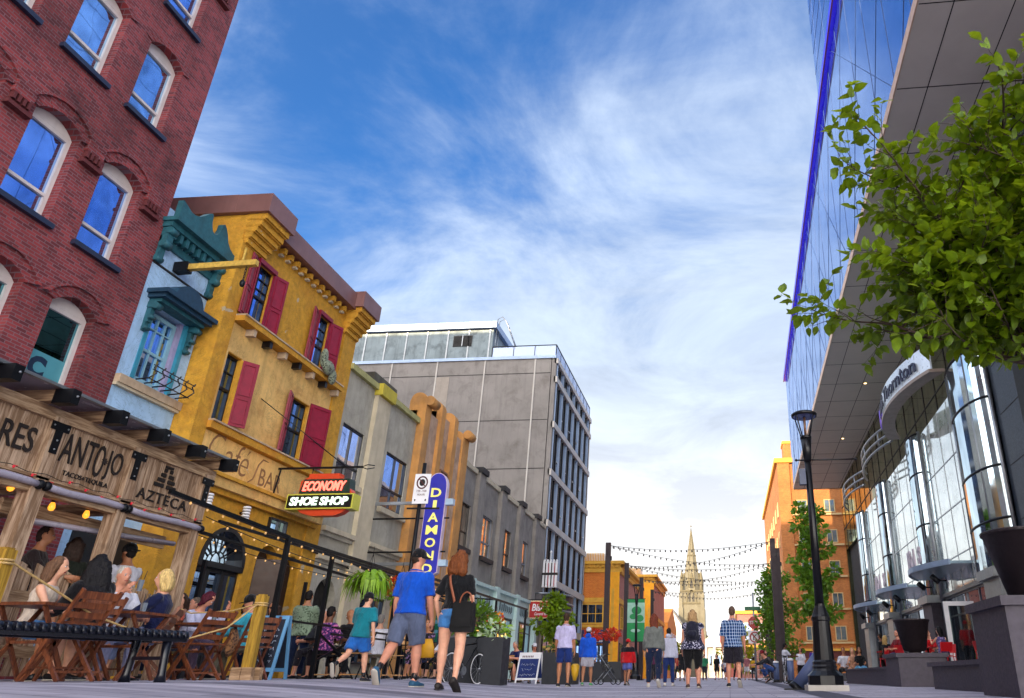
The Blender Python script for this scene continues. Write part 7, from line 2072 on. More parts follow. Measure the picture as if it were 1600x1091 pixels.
    def child(name, mb, v=None, sm=2, ex=None):
        o = bpy.data.objects.new(name, bpy.data.meshes.new(name)); COL.objects.link(o); o.parent = root
        JOBS.append((o, mb, v, sm, ex)); return o
    # ------- clothes
    top = g('top')
    if top:
        m, slv, hem = top[0], top[1], top[2] if len(top) > 2 else -.04
        infl = (top[3] if len(top) > 3 else .010)
        mb = MB(); torso(mb, m, infl + .004, hem, .30, .014)
        for s in (-1, 1):
            a = arms[s]; ra = (.030 if not fem else .025) * H * lb
            if slv > 0:
                mb.ball(a['sh'], ra * 1.08 + infl, m, 10, 8)
                if slv <= .5: mb.sweep([a['sh'] - a['ud'] * .01, a['sh'].lerp(a['el'], slv * 2)], [ra * 1.06 + infl, ra + infl * 1.5], m, 12)
                else: mb.sweep([a['sh'], a['el'], a['el'].lerp(a['wr'], .4), a['wr'].lerp(a['el'], .05)], [ra * 1.15 + infl, ra * .85 + infl, ra * .8 + infl, ra * .62 + infl], m, 12)
        child(g('topname', 'shirt'), mb, vox * .9, 3)
        if g('collar'):
            cb = MB(); cb.sweep([nb + Vector((math.cos(t) * .041 * H, math.sin(t) * .040 * H, -.016 * H - .008 * H * math.sin(t))) for t in [2 * math.pi * q / 18 for q in range(18)]], [(.007 * H, .016 * H)] * 18, m, 8, closed=True, ref=(0, 0, 1)); child('collar', cb)
    bot = g('bottom')
    if bot:
        m, ln = bot[0], bot[1]; infl = bot[2] if len(bot) > 2 else .010
        mb = MB(); torso(mb, m, infl * .8, -.07, .045)
        for s in (-1, 1):
            j = J[s]; rt = (.052 if not fem else .053) * H * lb
            if ln <= 1.0: mb.sweep([j['hip'] - Vector((0, 0, .01)), j['hip'].lerp(j['kn'], ln * .5), j['hip'].lerp(j['kn'], ln)], [rt * 1.02 + infl * .6, rt * 1.0 + infl * 1.3, rt * (1 - .25 * ln) + infl * 2.0], m, 14)
            else:
                e = j['kn'].lerp(j['an'], ln - 1.0)
                mb.sweep([j['hip'] - Vector((0, 0, .01)), j['hip'].lerp(j['kn'], .5), j['kn'], j['kn'].lerp(e, .5), e], [rt * 1.04 + infl * .6, rt * .95 + infl, rt * .68 + infl, rt * .62 + infl, rt * .50 + infl], m, 14)
        child(g('botname', 'shorts' if ln <= 1.1 else 'trousers'), mb, vox * .9, 2)
    if g('socks'):
        for s in (-1, 1):
            j = J[s]; mb = MB(); mb.sweep([j['an'].lerp(j['kn'], .22), j['an']], [.023 * H, .022 * H], g('socks'), 10); child('sock', mb)
    shoe = g('shoes', FRAME_BK)
    for s in (-1, 1):
        j = J[s]; fd = j['fd']; up = Vector((1, 0, 0)).cross(fd).normalized()
        if up.z < 0: up = -up
        a = j['an'] - up * .020 * H
        mb = MB(); mb.sweep([a - fd * .044 * H, a - fd * .03 * H, a + fd * .02 * H - up * .003 * H, a + fd * .07 * H - up * .009 * H, a + fd * .112 * H - up * .012 * H, a + fd * .128 * H - up * .014 * H], [(.012 * H, .012 * H), (.025 * H, .024 * H), (.027 * H, .026 * H), (.029 * H, .016 * H), (.022 * H, .012 * H), (.008 * H, .006 * H)], shoe, 12, ref=(1, 0, 0))
        c = a + fd * .040 * H - up * .022 * H
        mb.sweep([c - fd * .086 * H, c - fd * .07 * H, c, c + fd * .06 * H, c + fd * .088 * H], [(.012 * H, .006 * H), (.027 * H, .007 * H), (.026 * H, .007 * H), (.031 * H, .007 * H), (.014 * H, .006 * H)], g('sole', SOLE), 10, ref=(1, 0, 0))
        child('shoe', mb)
    # ------- hair and hats
    hk, hc = g('hair', ('short', '#2a1c14'))[:2]
    if hk != 'bald':
        m = hairmat('hair_' + hc.lstrip('#'), hc); mb = MB()
        mb.ball(hp_(0, -.012, .016), (.0465 * H, .052 * H, .060 * H), m, 14, 10, HR)
        if hk in ('short', 'fringe'): mb.ball(hp_(0, -.022, -.010), (.043 * H, .038 * H, .046 * H), m, 12, 8, HR)
        if hk == 'fringe': mb.ball(hp_(0, .026, .040), (.036 * H, .024 * H, .020 * H), m, 10, 8, HR)
        if hk in ('long', 'bob', 'wavy'):
            L = g('hair')[2] if len(g('hair')) > 2 else .16; wf = g('hair')[3] if len(g('hair')) > 3 else 1.0
            rs = random.Random(int(x * 100) + 7)
            for s in (-1, 0, 1):
                n = 6; pts = []; rad = []
                for i in range(n + 1):
                    t = i / n
                    pts.append(HC + HR @ Vector((s * (.026 + .012 * t + .03 * t * (wf - 1)) * H, (-.030 - .012 * math.sin(t * 3)) * H, .02 * H)) + Vector((0, -.01 * H * t, -t * L * H)))
                    w = .034 * H * (1 + (wf - 1) * min(1, t * 1.6)) * (1.08 - .35 * t ** 2) * (1 + (.16 * math.sin(t * 11 + s) if hk == 'wavy' else 0)); rad.append((w, w * .95))
                rad[-1] = (rad[-1][0] * .55, rad[-1][1] * .5)
                mb.sweep(pts, rad, m, 10, ref=HR @ Vector((1, 0, 0)))
            for s in (-1, 1): mb.sweep([hp_(s * .034, .016, .035), hp_(s * .044, .004, -.01), hp_(s * .042, -.008, -.055), hp_(s * .036, -.016, -.06 - L * .35)], [.014 * H, .018 * H, .018 * H, .010 * H], m, 8)
        child('hair', mb, .014 if y < 16 else .02, 2)
    cap = g('cap')
    if cap:
        mb = MB(); n = 8
        rows_ = [(1.0, -.002), (1.02, .022), (.95, .045), (.72, .064), (.38, .075), (.05, .078)]
        mb.sweep([hp_(0, -.004, zz) for r_, zz in rows_], [(.0485 * H * r_, .0585 * H * r_) for r_, zz in rows_], cap, 16, ref=HR @ Vector((1, 0, 0)))
        cd = -1 if g('capback') else 1
        br = [(-.036, .040), (-.030, .078), (-.012, .098), (.012, .098), (.030, .078), (.036, .040)]
        mb.prism([(a, b_ * cd) for a, b_ in br], hp_(0, 0, .008), HR @ Vector((H, 0, 0)), HR @ Vector((0, H, 0)), HR @ Vector((0, 0, .006 * H)), g('brim', cap))
        child('cap', mb)
    if g('hood'):
        mb = MB(); mb.ball(nb + Vector((0, -.05 * H, .012 * H)), (.062 * H, .036 * H, .045 * H), g('hood'), 12, 8); mb.sweep([nb + Vector((math.cos(t) * .05 * H, math.sin(t) * .045 * H - .005 * H, .004 * H)) for t in [2 * math.pi * q / 14 for q in range(14)]], .018 * H, g('hood'), 8, closed=True)
        child('hood', mb, vox, 2)
    return root, dict(P=P, nb=nb, HC=HC, arms=arms, J=J, sdir=sdir, H=H, loc=Vector((x, y, zb)), rot=Matrix.Rotation(rzr, 3, 'Z'), sw=sw)

def flush_people():
    """voxel-fuse every queued body and garment into one smooth skin"""
    tmp = []
    fold = bpy.data.textures.new('cloth_fold', 'CLOUDS'); fold.noise_scale = .085; fold.noise_depth = 2
    lock = bpy.data.textures.new('hair_lock', 'CLOUDS'); lock.noise_scale = .032; lock.noise_depth = 2
    for o, mb, v, sm, ex in JOBS:
        if v is None: continue
        me = bpy.data.meshes.new('fuse'); me.from_pydata([tuple(q) for q in mb.v], [], mb.f)
        t = bpy.data.objects.new('fuse', me); COL.objects.link(t)
        r = t.modifiers.new('r', 'REMESH'); r.mode = 'VOXEL'; r.voxel_size = v; r.use_smooth_shade = True
        s = t.modifiers.new('s', 'SMOOTH'); s.factor = .5; s.iterations = sm
        kind = o.name.split('.')[0]
        if kind not in ('person', 'cap', 'shoe'):
            d = t.modifiers.new('d', 'DISPLACE'); d.texture = lock if kind == 'hair' else fold; d.texture_coords = 'GLOBAL'; d.mid_level = .5; d.strength = .026 if kind == 'hair' else .024
            t.location = (o.parent.location.x * 3.7, o.parent.location.y * 1.9, 0)
        tmp.append(t)
    dg = bpy.context.evaluated_depsgraph_get(); dg.update()
    k = 0
    for o, mb, v, sm, ex in JOBS:
        out = MB()
        if v is None: out = mb
        else:
            e = tmp[k].evaluated_get(dg); k += 1; me = e.to_mesh()
            out.add([q.co for q in me.vertices], [list(f.vertices) for f in me.polygons], mb.mats[0], True); e.to_mesh_clear()
        if ex is not None:
            b = len(out.v); out.v.extend(ex.v)
            for f, mi, s_ in zip(ex.f, ex.m, ex.sm): out.f.append([b + i for i in f]); out.m.append(out.mi(ex.mats[mi])); out.sm.append(s_)
        me = o.data; me.from_pydata([tuple(q) for q in out.v], [], out.f)
        for m in out.mats: me.materials.append(m)
        me.polygons.foreach_set('material_index', out.m); me.polygons.foreach_set('use_smooth', out.sm); me.update()
    for t in tmp:
        me = t.data; bpy.data.objects.remove(t); bpy.data.meshes.remove(me)

F = fabric
WG = 'people walking away up the street'
# boy running on the left
person('boy in a teal t-shirt, blue shorts and dark cap running past the patio', -5.69, 11.75, -8, 1.30, WG, fem=False, bulk=1.02, skin='fair', lean=8,
       lleg=(-22, 38, 3, 62), rleg=(14, 8, 3, 0), larm=(22, 14, 40), rarm=(-8, 14, 18), top=(F('teal_tshirt', '#0f7280'), .40, -.06, .022), bottom=(F('royal_blue_shorts', '#1f5fae'), .82, .020),
       cap=F('black_cap_cloth', '#0c0e13'), hair=('short', '#241a15'), yaw=-30, shoes=mat('dark_trainer', '#16171c', .7), socks=FRAME_BK)
# man in blue polo
MAN = person('man in a bright blue polo shirt and grey shorts walking with a black cap', -4.40, 10.47, -4, 1.80, WG, bulk=1.10, skin='pink', lean=2,
       lleg=(-16, 26, 4, 48), rleg=(8, 5, 4, 0), larm=(2, 9, 14), rarm=(4, 10, 16), top=(F('blue_polo', '#0a4fc0'), .42, -.04, .016), bottom=(F('grey_chino_shorts', '#56607a'), .98, .016),
       cap=F('black_cap_cloth', '#0c0e13'), collar=True, hair=('short', '#33241a'), yaw=-42, pitch=4, shoes=mat('blue_trainer', '#1f4f6e', .7), socks=FRAME_BK)
# woman in black
WOM = person('woman in a black t-shirt and denim shorts walking with a shoulder bag and copper hair', -3.47, 9.65, 3, 1.66, WG, fem=True, bulk=1.04, skin='fair', lean=2,
       lleg=(6, 3, 3, 0), rleg=(-10, 14, 6, 30), larm=(-6, 22, 34, .25), rarm=(-4, 12, 22, .1), top=(F('black_tshirt', '#0b0d12'), .38, -.02, .012), bottom=(F('denim_shorts', '#3f78b4'), .42, .010),
       hair=('long', '#74401f', .16, 1.35), yaw=-12, shoes=mat('black_slip_on', '#1a1210', .6), sole=mat('dark_sole', '#1a1412', .8))
def bag(name, label, cat, info, fn, parts_):
    o = thing(name, label, cat, info['loc'])
    o.rotation_euler = info['rot'].to_euler()
    ORG[o.name] = Vector((0, 0, 0))
    fn(o)
def shoulder_bag(o):
    I = WOM[1]; H = I['H']; c = I['P'] + Vector((.15, -.12, -.02))
    lk = mat('black_bag_leather', '#07080b', .65, var=.2, bmp=.15, bscale=60, spec=.25); tn = mat('tan_strap_leather', '#8a4a2c', .5)
    m = MB(); m.prism([(-.15, -.18), (-.13, -.22), (.13, -.22), (.15, -.18), (.13, .12), (.11, .14), (-.11, .14), (-.13, .12)], c - Vector((0, .05, 0)), (1, 0, 0), (0, 0, 1), (0, .10, 0), lk); m.prism([(-.12, -.16), (.12, -.16), (.10, .10), (-.10, .10)], c - Vector((0, .062, 0)), (1, 0, 0), (0, 0, 1), (0, .124, 0), lk); part('body', m, o)
    m = MB(); sh = I['arms'][-1]['sh'] + Vector((.06, 0, .06)); bk = lambda q, r: Vector((sh.x + (c.x - .12 - sh.x) * q, r, sh.z + (c.z + .12 - sh.z) * q)); m.sweep([sh + Vector((0, .09, -.03)), sh + Vector((0, -.03, .0)), bk(.12, -.115), bk(.35, -.155), bk(.65, -.15), bk(.85, -.14), c + Vector((-.12, -.03, .12))], [(.016, .006)] * 7, tn, 8, ref=(1, 0, .3)); part('strap', m, o)
    m = MB(); m.sweep([c + Vector((.13 * math.cos(t) * .6 + .03, -.05, .12 + .13 * math.sin(t))) for t in [math.pi * q / 10 for q in range(11)]], .010, tn, 8); part('handle', m, o)
bag('shoulder_bag', 'black leather shoulder bag with a tan strap worn by the woman in black', 'bag', WOM[1], shoulder_bag, None)
person('man in a pale lilac shirt and navy shorts walking past the dark square planter', -4.32, 20.61, 0, 1.80, WG, bulk=1.04, skin='tan', lleg=(4, 4, 4, 0), rleg=(-4, 6, 4, 8), larm=(0, 8, 16), rarm=(0, 8, 14),
       top=(F('lilac_shirt', '#b7b2d8'), .45, -.05, .016), collar=True, bottom=(F('navy_shorts', '#152a66'), .88, .014), hair=('short', '#3a281c'), shoes=mat('dark_trainer', '#16171c', .7))
person('child in a bright blue hoodie, white cap and pale shorts walking', -4.11, 22.89, 3, 1.56, WG, bulk=1.0, skin='tan', lleg=(-6, 8, 3, 10), rleg=(8, 6, 3, 0), larm=(0, 10, 10), rarm=(0, 10, 10),
       top=(F('bright_blue_hoodie', '#1350c4'), 1, -.06, .022), topname='hoodie', bottom=(F('pale_shorts', '#a8a6b0'), .85, .016), hood=F('bright_blue_hoodie', '#1350c4'), cap=F('white_cap_cloth', '#c9c9d2'), hair=('short', '#2a1c14'), shoes=mat('green_trainer', '#3f8f5a', .6))
person('small child in a red cap and black and red top beside the stroller', -3.06, 23.88, -12, 1.30, WG, bulk=1.05, skin='tan', lleg=(10, 8, 3, 0), rleg=(-14, 20, 3, 25), larm=(6, 14, 16), rarm=(-6, 18, 12),
       top=(F('black_red_top', '#15121a', 'two', '#b3141c'), 1, -.06, .026), bottom=(F('lilac_blue_shorts', '#5a63a8'), .8, .018), cap=F('red_cap_cloth', '#b5121c'), hair=('short', '#241a15'), yaw=-40)
person('woman with very long red-brown hair in a grey top and navy jeans', -1.85, 19.5, 2, 1.67, WG, fem=True, bulk=1.16, skin='fair', lleg=(8, 6, 3, 0), rleg=(-12, 20, 3, 40), larm=(0, 12, 20), rarm=(0, 12, 20),
       top=(F('grey_loose_top', '#6a6f6c'), 1, -.03, .018), bottom=(F('navy_jeans', '#14213f'), 1.95, .008), hair=('wavy', '#6a2f1c', .26), shoes=mat('white_trainer', '#c9c4bf', .6))
person('boy in a white hoodie and blue jeans between the two long-haired women', -1.69, 22.31, 0, 1.50, WG, bulk=1.0, skin='tan', lleg=(-4, 6, 3, 8), rleg=(8, 6, 3, 0), larm=(4, 10, 30), rarm=(0, 10, 14),
       top=(F('white_hoodie', '#b9bccf'), 1, -.08, .022), topname='hoodie', bottom=(F('blue_jeans', '#20336a'), 1.95, .012), hood=F('white_hoodie', '#b9bccf'), hair=('short', '#1c1512'), shoes=mat('white_trainer', '#c9c4bf', .6))
BP = person('woman in a navy floral top and black leggings with a backpack and blonde hair', -.83, 18.38, 0, 1.68, WG, fem=True, bulk=1.42, skin='pink', lleg=(3, 5, 1, 0), rleg=(-3, 7, 1, 10), larm=(0, 10, 12), rarm=(0, 12, 14),
       top=(F('navy_floral_top', '#1a1c3a', 'floral', '#b9b8d0'), .12, -.06, .022), bottom=(F('black_leggings', '#0b0b10'), 1.45, .008), hair=('long', '#a8875e', .15), shoes=mat('brown_wedge', '#3a211b', .6))
def backpack(o):
    I = BP[1]; c = I['P'] + Vector((0, -.20, .30)); mm = F('dark_backpack_cloth', '#1c1e30')
    m = MB(); m.sweep([c + Vector((0, 0, -.20)), c + Vector((0, 0, -.18)), c, c + Vector((0, 0, .15)), c + Vector((0, 0, .21))], [(.10, .04), (.15, .075), (.155, .085), (.13, .07), (.06, .03)], mm, 16, ref=(1, 0, 0)); part('body', m, o)
    m = MB(); m.sweep([c + Vector((0, -.08, -.14)), c + Vector((0, -.10, -.06)), c + Vector((0, -.08, 0))], [(.10, .02), (.115, .03), (.09, .02)], mm, 12, ref=(1, 0, 0)); part('pocket', m, o)
    for s in (-1, 1):
        m = MB(); m.sweep([c + Vector((s * .10, .02, .18)), I['arms'][s]['sh'] + Vector((-s * .07, -.02, .075)), I['arms'][s]['sh'] + Vector((-s * .05, .11, .02)), c + Vector((s * .17, .14, -.1)), c + Vector((s * .13, .03, -.16))], [(.02, .006)] * 5, mm, 8); part('strap', m, o)
bag('backpack', 'dark navy backpack on the back of the woman in the floral top', 'backpack', BP[1], backpack, None)
person('man in a blue plaid short-sleeved shirt and dark baggy shorts', .11, 19.48, -2, 1.82, WG, bulk=1.10, skin='pink', lleg=(2, 4, 3, 0), rleg=(-10, 22, 3, 40), larm=(0, 10, 12), rarm=(-2, 12, 14),
       top=(F('blue_plaid_shirt', '#1d5fa0', 'plaid', '#0c1f4a'), .48, -.06, .022), collar=True, bottom=(F('charcoal_shorts', '#1d1a24'), 1.0, .030), hair=('short', '#5a463a'), shoes=mat('dark_trainer', '#16171c', .7))

# seated on the left patio (chair seats at 0.45 above the paving)
PG = 'people seated on the left-hand patios'
sit = dict(seat=.45, lleg=(84, 82, 6, 0), rleg=(84, 78, 8, 0), larm=(35, 10, 50, .25), rarm=(35, 10, 50, .25))
def seated(label, x, y, rz, H, **k):
    d = dict(sit); d.update(k); return person(label, x, y, rz, H, PG, **d)
seated('young woman in a pale sleeveless top with sunglasses pushed up in her long hair', -7.72, 8.05, -72, 1.66, fem=True, skin='fair', hair=('long', '#6a4c38', .17), top=(F('pale_strappy_top', '#c9b8a8'), 0, -.03), bottom=(F('denim_shorts', '#3f78b4'), .5), lean=8)
seated('woman with very long black hair and a black top seen from behind', -7.10, 8.10, 70, 1.70, fem=True, skin='tan', hair=('long', '#0e0b10', .30, 1.6), top=(F('black_blouse', '#0d0b12'), 1, -.04, .03), bottom=(F('denim_shorts', '#3f78b4'), .5), lean=6, yaw=-20, rarm=(40, 14, 95, .3))
seated('old man with short white hair in a white t-shirt at the front table', -7.84, 9.26, -112, 1.74, skin='pink', bulk=1.12, hair=('short', '#b9b4ac'), top=(F('white_tshirt', '#d4d4e0'), .45, -.04, .014), bottom=(F('pale_trousers', '#8f93b8'), 1.9), lean=6, rarm=(60, 8, 80, .35))
BL = seated('blonde woman in a navy jacket drinking at the table', -7.30, 9.42, 116, 1.70, fem=True, skin='fair', bulk=1.1, hair=('long', '#d9b878', .12), top=(F('navy_jacket', '#10183f'), 1, -.05, .018), topname='jacket', bottom=(F('pale_blue_jeans', '#8fa0d0'), 1.6), lean=2, rarm=(48, 20, 92, .2), larm=(46, 10, 48, .3), shoes=mat('pink_sandal', '#b98478', .6))
seated('person in shade with short brown hair behind the picket fence at the far left', -8.85, 8.97, -60, 1.7, skin='tan', z=.53, seat=.62, hair=('short', '#2a1a16'), top=(F('dark_brown_shirt', '#2a2022'), .5), bottom=(F('charcoal_shorts', '#1d1a24'), 1.0))
seated('person in shade with long brown hair behind the picket fence', -8.72, 9.4, 40, 1.66, fem=True, z=.50, seat=.60, skin='tan', hair=('long', '#33231c', .16), top=(F('dark_green_top', '#20261f'), .5), bottom=(F('charcoal_shorts', '#1d1a24'), 1.0))
seated('man in a backwards dark cap and white t-shirt behind the picket fence', -8.65, 10.3, 75, 1.74, skin='tan', z=.5, seat=.62, hair=('short', '#14100f'), cap=F('black_cap_cloth', '#0c0e13'), capback=True, top=(F('white_tshirt', '#d4d4e0'), .5), bottom=(F('navy_shorts', '#152a66'), 1.0), yaw=10)
seated('woman with a burgundy bob bending over her table in a white top', -8.28, 11.35, -100, 1.64, fem=True, skin='pink', hair=('bob', '#4c1024', .08), top=(F('white_blouse', '#bfc0dc'), 1, -.04, .02), bottom=(F('mauve_trousers', '#5c4a60'), 1.9), lean=22, pitch=28, yaw=30, larm=(60, 10, 90, .2))
seated('man in a black cap and turquoise shirt at the back of the patio', -8.2, 12.9, 100, 1.76, skin='pink', bulk=1.1, hair=('short', '#5a4a40'), cap=F('black_cap_cloth', '#0c0e13'), top=(F('turquoise_shirt', '#3aa0b8'), 1, -.04, .02), bottom=(F('khaki_trousers', '#6a6250'), 1.9), lean=8, pitch=12, yaw=25)
seated('woman in sunglasses and a white top looking out from the patio', -8.35, 13.7, 170, 1.64, fem=True, skin='tan', sunglasses=True, hair=('bob', '#2e1d16', .10), top=(F('white_blouse', '#bfc0dc'), .4, -.04), bottom=(F('navy_jeans', '#14213f'), 1.9))
person('man in a sage patterned shirt standing at a high chair inside the railing', -9.0, 15.9, 5, 1.74, PG, skin='tan', bulk=1.14, hair=('short', '#15100f'), top=(F('sage_print_shirt', '#7d8f78', 'floral', '#4c5a48'), .5, -.06, .02), bottom=(F('navy_jeans', '#14213f'), 1.95), larm=(30, 10, 60, .2), rarm=(30, 10, 60, .2))
seated('person with grey hair turned away beyond the sage-shirted man', -8.9, 16.7, 20, 1.68, fem=True, skin='fair', hair=('bob', '#4c4656', .07), top=(F('plum_top', '#3a2c4a'), .5), bottom=(F('charcoal_shorts', '#1d1a24'), 1.4))
seated('white-haired man in a dark vest facing the street behind the railing', -8.5, 15.9, 165, 1.72, skin='pink', bulk=1.1, hair=('short', '#b9b4ac'), top=(F('dark_vest', '#20222a'), .5), bottom=(F('charcoal_shorts', '#1d1a24'), 1.6), pitch=14, yaw=25)
seated('woman in a purple and pink floral shirt seen from behind at the railing', -7.95, 14.95, -20, 1.70, fem=True, skin='brown', bulk=1.16, hair=('short', '#120d0e'), top=(F('purple_floral_shirt', '#4a2a66', 'floral', '#d070a8'), .5, -.05, .018), bottom=(F('black_leggings', '#0b0b10'), 1.9))
seated('bald man in a black shirt leaning in beside the boy', -7.85, 15.85, 60, 1.76, skin='tan', bulk=1.1, hair=('bald', '#2a1c14'), top=(F('black_blouse', '#0d0b12'), .5), bottom=(F('charcoal_shorts', '#1d1a24'), 1.6), lean=10, pitch=16, yaw=30)
seated('grey-haired person in a white shirt just right of the boy with the cap', -7.9, 17.2, 10, 1.72, skin='fair', hair=('short', '#8a8580'), top=(F('white_tshirt', '#d4d4e0'), .5), bottom=(F('khaki_trousers', '#6a6250'), 1.6))
seated('woman in a yellow bag-side seat with a dark floral dress behind the blue polo man', -7.0, 17.9, 160, 1.66, fem=True, skin='tan', hair=('long', '#2a1a14', .14), top=(F('dark_floral_dress', '#14121c', 'floral', '#8a6a9a'), .3), bottom=(F('dark_floral_dress', '#14121c', 'floral', '#8a6a9a'), 1.4, .02), botname='skirt')
single('yellow_tote', MB().sweep([(-6.72, 17.2, .62), (-6.72, 17.2, .64), (-6.72, 17.2, .85), (-6.72, 17.2, 1.02)], [(.12, .05), (.17, .08), (.15, .07), (.08, .03)], mat('golden_yellow_cloth', '#b9860e', .6, var=.25, bmp=.2), 14, ref=(1, 0, 0)), 'golden yellow tote bag hanging by a chair behind the man in blue', 'bag', (-6.72, 17.2, .62))
seated('man in sunglasses and a blue polo sitting forward with bare knees', -8.75, 22.15, 172, 1.78, skin='pink', bulk=1.06, sunglasses=True, hair=('short', '#8a5f48'), top=(F('mid_blue_polo', '#1d5fae'), .45), bottom=(F('navy_shorts', '#152a66'), .95), lean=16, larm=(40, 14, 40, .1), rarm=(40, 14, 40, .3))
seated('person in a white shirt sitting just left of the parked bicycle', -7.95, 21.7, 150, 1.70, skin='fair', fem=True, hair=('bob', '#4a3226', .08), top=(F('white_tshirt', '#d4d4e0'), .5), bottom=(F('black_leggings', '#0b0b10'), 1.6))
seated('man in a grey t-shirt sitting deep inside the railing of the ochre bar', -9.4, 14.4, -100, 1.74, skin='tan', hair=('short', '#2a1a16'), top=(F('grey_loose_top', '#6a6f6c'), .5), bottom=(F('navy_jeans', '#14213f'), 1.9))
seated('woman in a coral top facing the street near the arched door', -9.0, 12.1, -170, 1.64, fem=True, skin='fair', hair=('long', '#3a261c', .14), top=(F('coral_top', '#b85a48'), .3), bottom=(F('navy_jeans', '#14213f'), 1.9))
seated('man in a navy shirt close to the wall behind the turquoise shirt', -9.6, 13.3, 150, 1.74, skin='pink', hair=('short', '#6a5a4c'), top=(F('navy_shirt', '#141d52'), .5), bottom=(F('khaki_shorts', '#7a6a40'), .95))
seated('woman in pink behind the man in sunglasses', -9.2, 23.2, 190, 1.66, fem=True, skin='fair', hair=('bob', '#8c4a40', .07), top=(F('pink_top', '#b0697c'), .5), bottom=(F('black_leggings', '#0b0b10'), 1.6))
seated('bald man in a dark camouflage shirt and khaki shorts right of the large planter', -7.6, 26.1, -75, 1.76, skin='pink', bulk=1.12, hair=('bald', '#8a8580'), top=(F('dark_camo_shirt', '#2a2a22', 'floral', '#4a4a38'), .45), bottom=(F('khaki_shorts', '#7a6a40'), .95), lean=8)
seated('man in a navy shirt hunched at the table behind the chalkboard', -7.35, 27.4, 150, 1.74, skin='pink', bulk=1.12, hair=('short', '#9a938c'), top=(F('navy_shirt', '#141d52'), .6), bottom=(F('khaki_shorts', '#7a6a40'), .95), lean=18, pitch=10)
seated('person in a white sun hat at the far side of the chalkboard table', -6.95, 27.9, 200, 1.66, fem=True, skin='pink', cap=F('white_cap_cloth', '#c9c9d2'), hair=('bob', '#5a3a2a', .06), top=(F('pink_top', '#b0697c'), .5), bottom=(F('khaki_shorts', '#7a6a40'), .95))

# right-hand side
QG = 'people at the right-hand terrace'
def seat_r(label, x, y, rz, H, z, **k):
    d = dict(sit); d.update(k); return person(label, x, y, rz, H, QG, z=z, **d)
seat_r('black-haired woman in a purple print top on a red chair', 6.95, 26.35, 12, 1.70, TZ, fem=True, skin='fair', hair=('long', '#0c090d', .30), top=(F('purple_print_top', '#4a4270', 'floral', '#8a7aa8'), 0, -.04, .014), bottom=(F('black_leggings', '#0b0b10'), 1.9), lean=10, yaw=35, larm=(55, 12, 95, .2))
seat_r('person in a red shirt across the table from the woman with black hair', 7.1, 28.7, 165, 1.72, TZ, skin='pink', hair=('short', '#33221a'), top=(F('red_shirt', '#b5121c'), .5), bottom=(F('navy_jeans', '#14213f'), 1.9), lean=10)
seat_r('man in a dark red shirt and blue jeans partly behind the small black pot', 6.1, 28.9, 120, 1.74, TZ, skin='pink', hair=('short', '#241a15'), top=(F('dark_red_shirt', '#6e1420'), .5), bottom=(F('bright_jeans', '#2f4a86'), 1.9))
person('person in a red cap and red shirt standing inside the open glass door', 8.9, 30.2, 170, 1.74, QG, z=TZ, skin='brown', hair=('short', '#120d0e'), cap=F('red_cap_cloth', '#b5121c'), top=(F('red_shirt', '#b5121c'), .5), bottom=(F('black_leggings', '#0b0b10'), 1.95))
seat_r('blonde woman in a black dress on a red chair left of the small pot', 6.2, 31.85, -25, 1.66, TZ, fem=True, skin='fair', hair=('long', '#b0905a', .20), top=(F('black_tshirt', '#0b0d12'), .3), bottom=(F('black_leggings', '#0b0b10'), .7, .03), botname='skirt', yaw=-20)
person('dark-haired person in black standing behind the blonde woman at the terrace', 6.35, 33.4, 60, 1.70, QG, z=.18, skin='brown', hair=('short', '#1c1210'), top=(F('black_tshirt', '#0b0d12'), .5), bottom=(F('black_leggings', '#0b0b10'), 1.95))
seat_r('small child in a red sun hat between the red chairs', 6.9, 33.0, 150, 1.30, TZ, skin='fair', cap=F('red_cap_cloth', '#b5121c'), hair=('short', '#8a5f48'), top=(F('white_tshirt', '#d4d4e0'), .5), bottom=(F('red_shirt', '#b5121c'), .8))
seat_r('man in a white t-shirt and black trousers sitting on the low wall', 4.75, 33.4, 165, 1.72, .02, skin='tan', seat=.42, hair=('short', '#241a15'), top=(F('white_tshirt', '#d4d4e0'), .5), bottom=(F('black_leggings', '#0b0b10'), 1.9))
seat_r('woman with fair hair and bare legs sitting on the low wall', 4.95, 32.3, 160, 1.66, .02, fem=True, skin='fair', seat=.42, hair=('long', '#a58a62', .16), top=(F('tan_top', '#b98a6e'), 0), bottom=(F('tan_shorts', '#a07a5c'), .45))
seat_r('woman in a light blue skirt at the end of the low wall', 5.05, 31.3, 175, 1.64, .02, fem=True, skin='tan', seat=.42, hair=('bob', '#2e1d16', .07), top=(F('black_tshirt', '#0b0d12'), .4), bottom=(F('light_blue_skirt', '#5a9ac8'), .9, .03), botname='skirt')
HG = 'people chatting by the lamp'
person('man in a white t-shirt and grey shorts standing by the parked bicycle', 2.77, 39.9, -70, 1.78, HG, skin='brown', bulk=1.1, hair=('short', '#120d0e'), top=(F('white_tshirt', '#d4d4e0'), .45), bottom=(F('pale_shorts', '#a8a6b0'), .95, .02), rarm=(40, 10, 50), larm=(40, 10, 50))
person('woman in a white top and black trousers standing left of the lamp base', 3.7, 41.5, 170, 1.60, HG, fem=True, bulk=1.25, skin='pink', hair=('bob', '#4a2c20', .06), top=(F('white_tshirt', '#d4d4e0'), .45, -.05, .02), bottom=(F('black_leggings', '#0b0b10'), 1.95, .02))
person('man in a purple t-shirt standing behind the leaning bollard', 4.55, 43.0, 190, 1.72, HG, skin='pink', bulk=1.15, hair=('short', '#b08a50'), top=(F('purple_tshirt', '#4a2c90'), .45), bottom=(F('pale_trousers', '#8f93b8'), 1.9), larm=(30, 20, 100, .1))
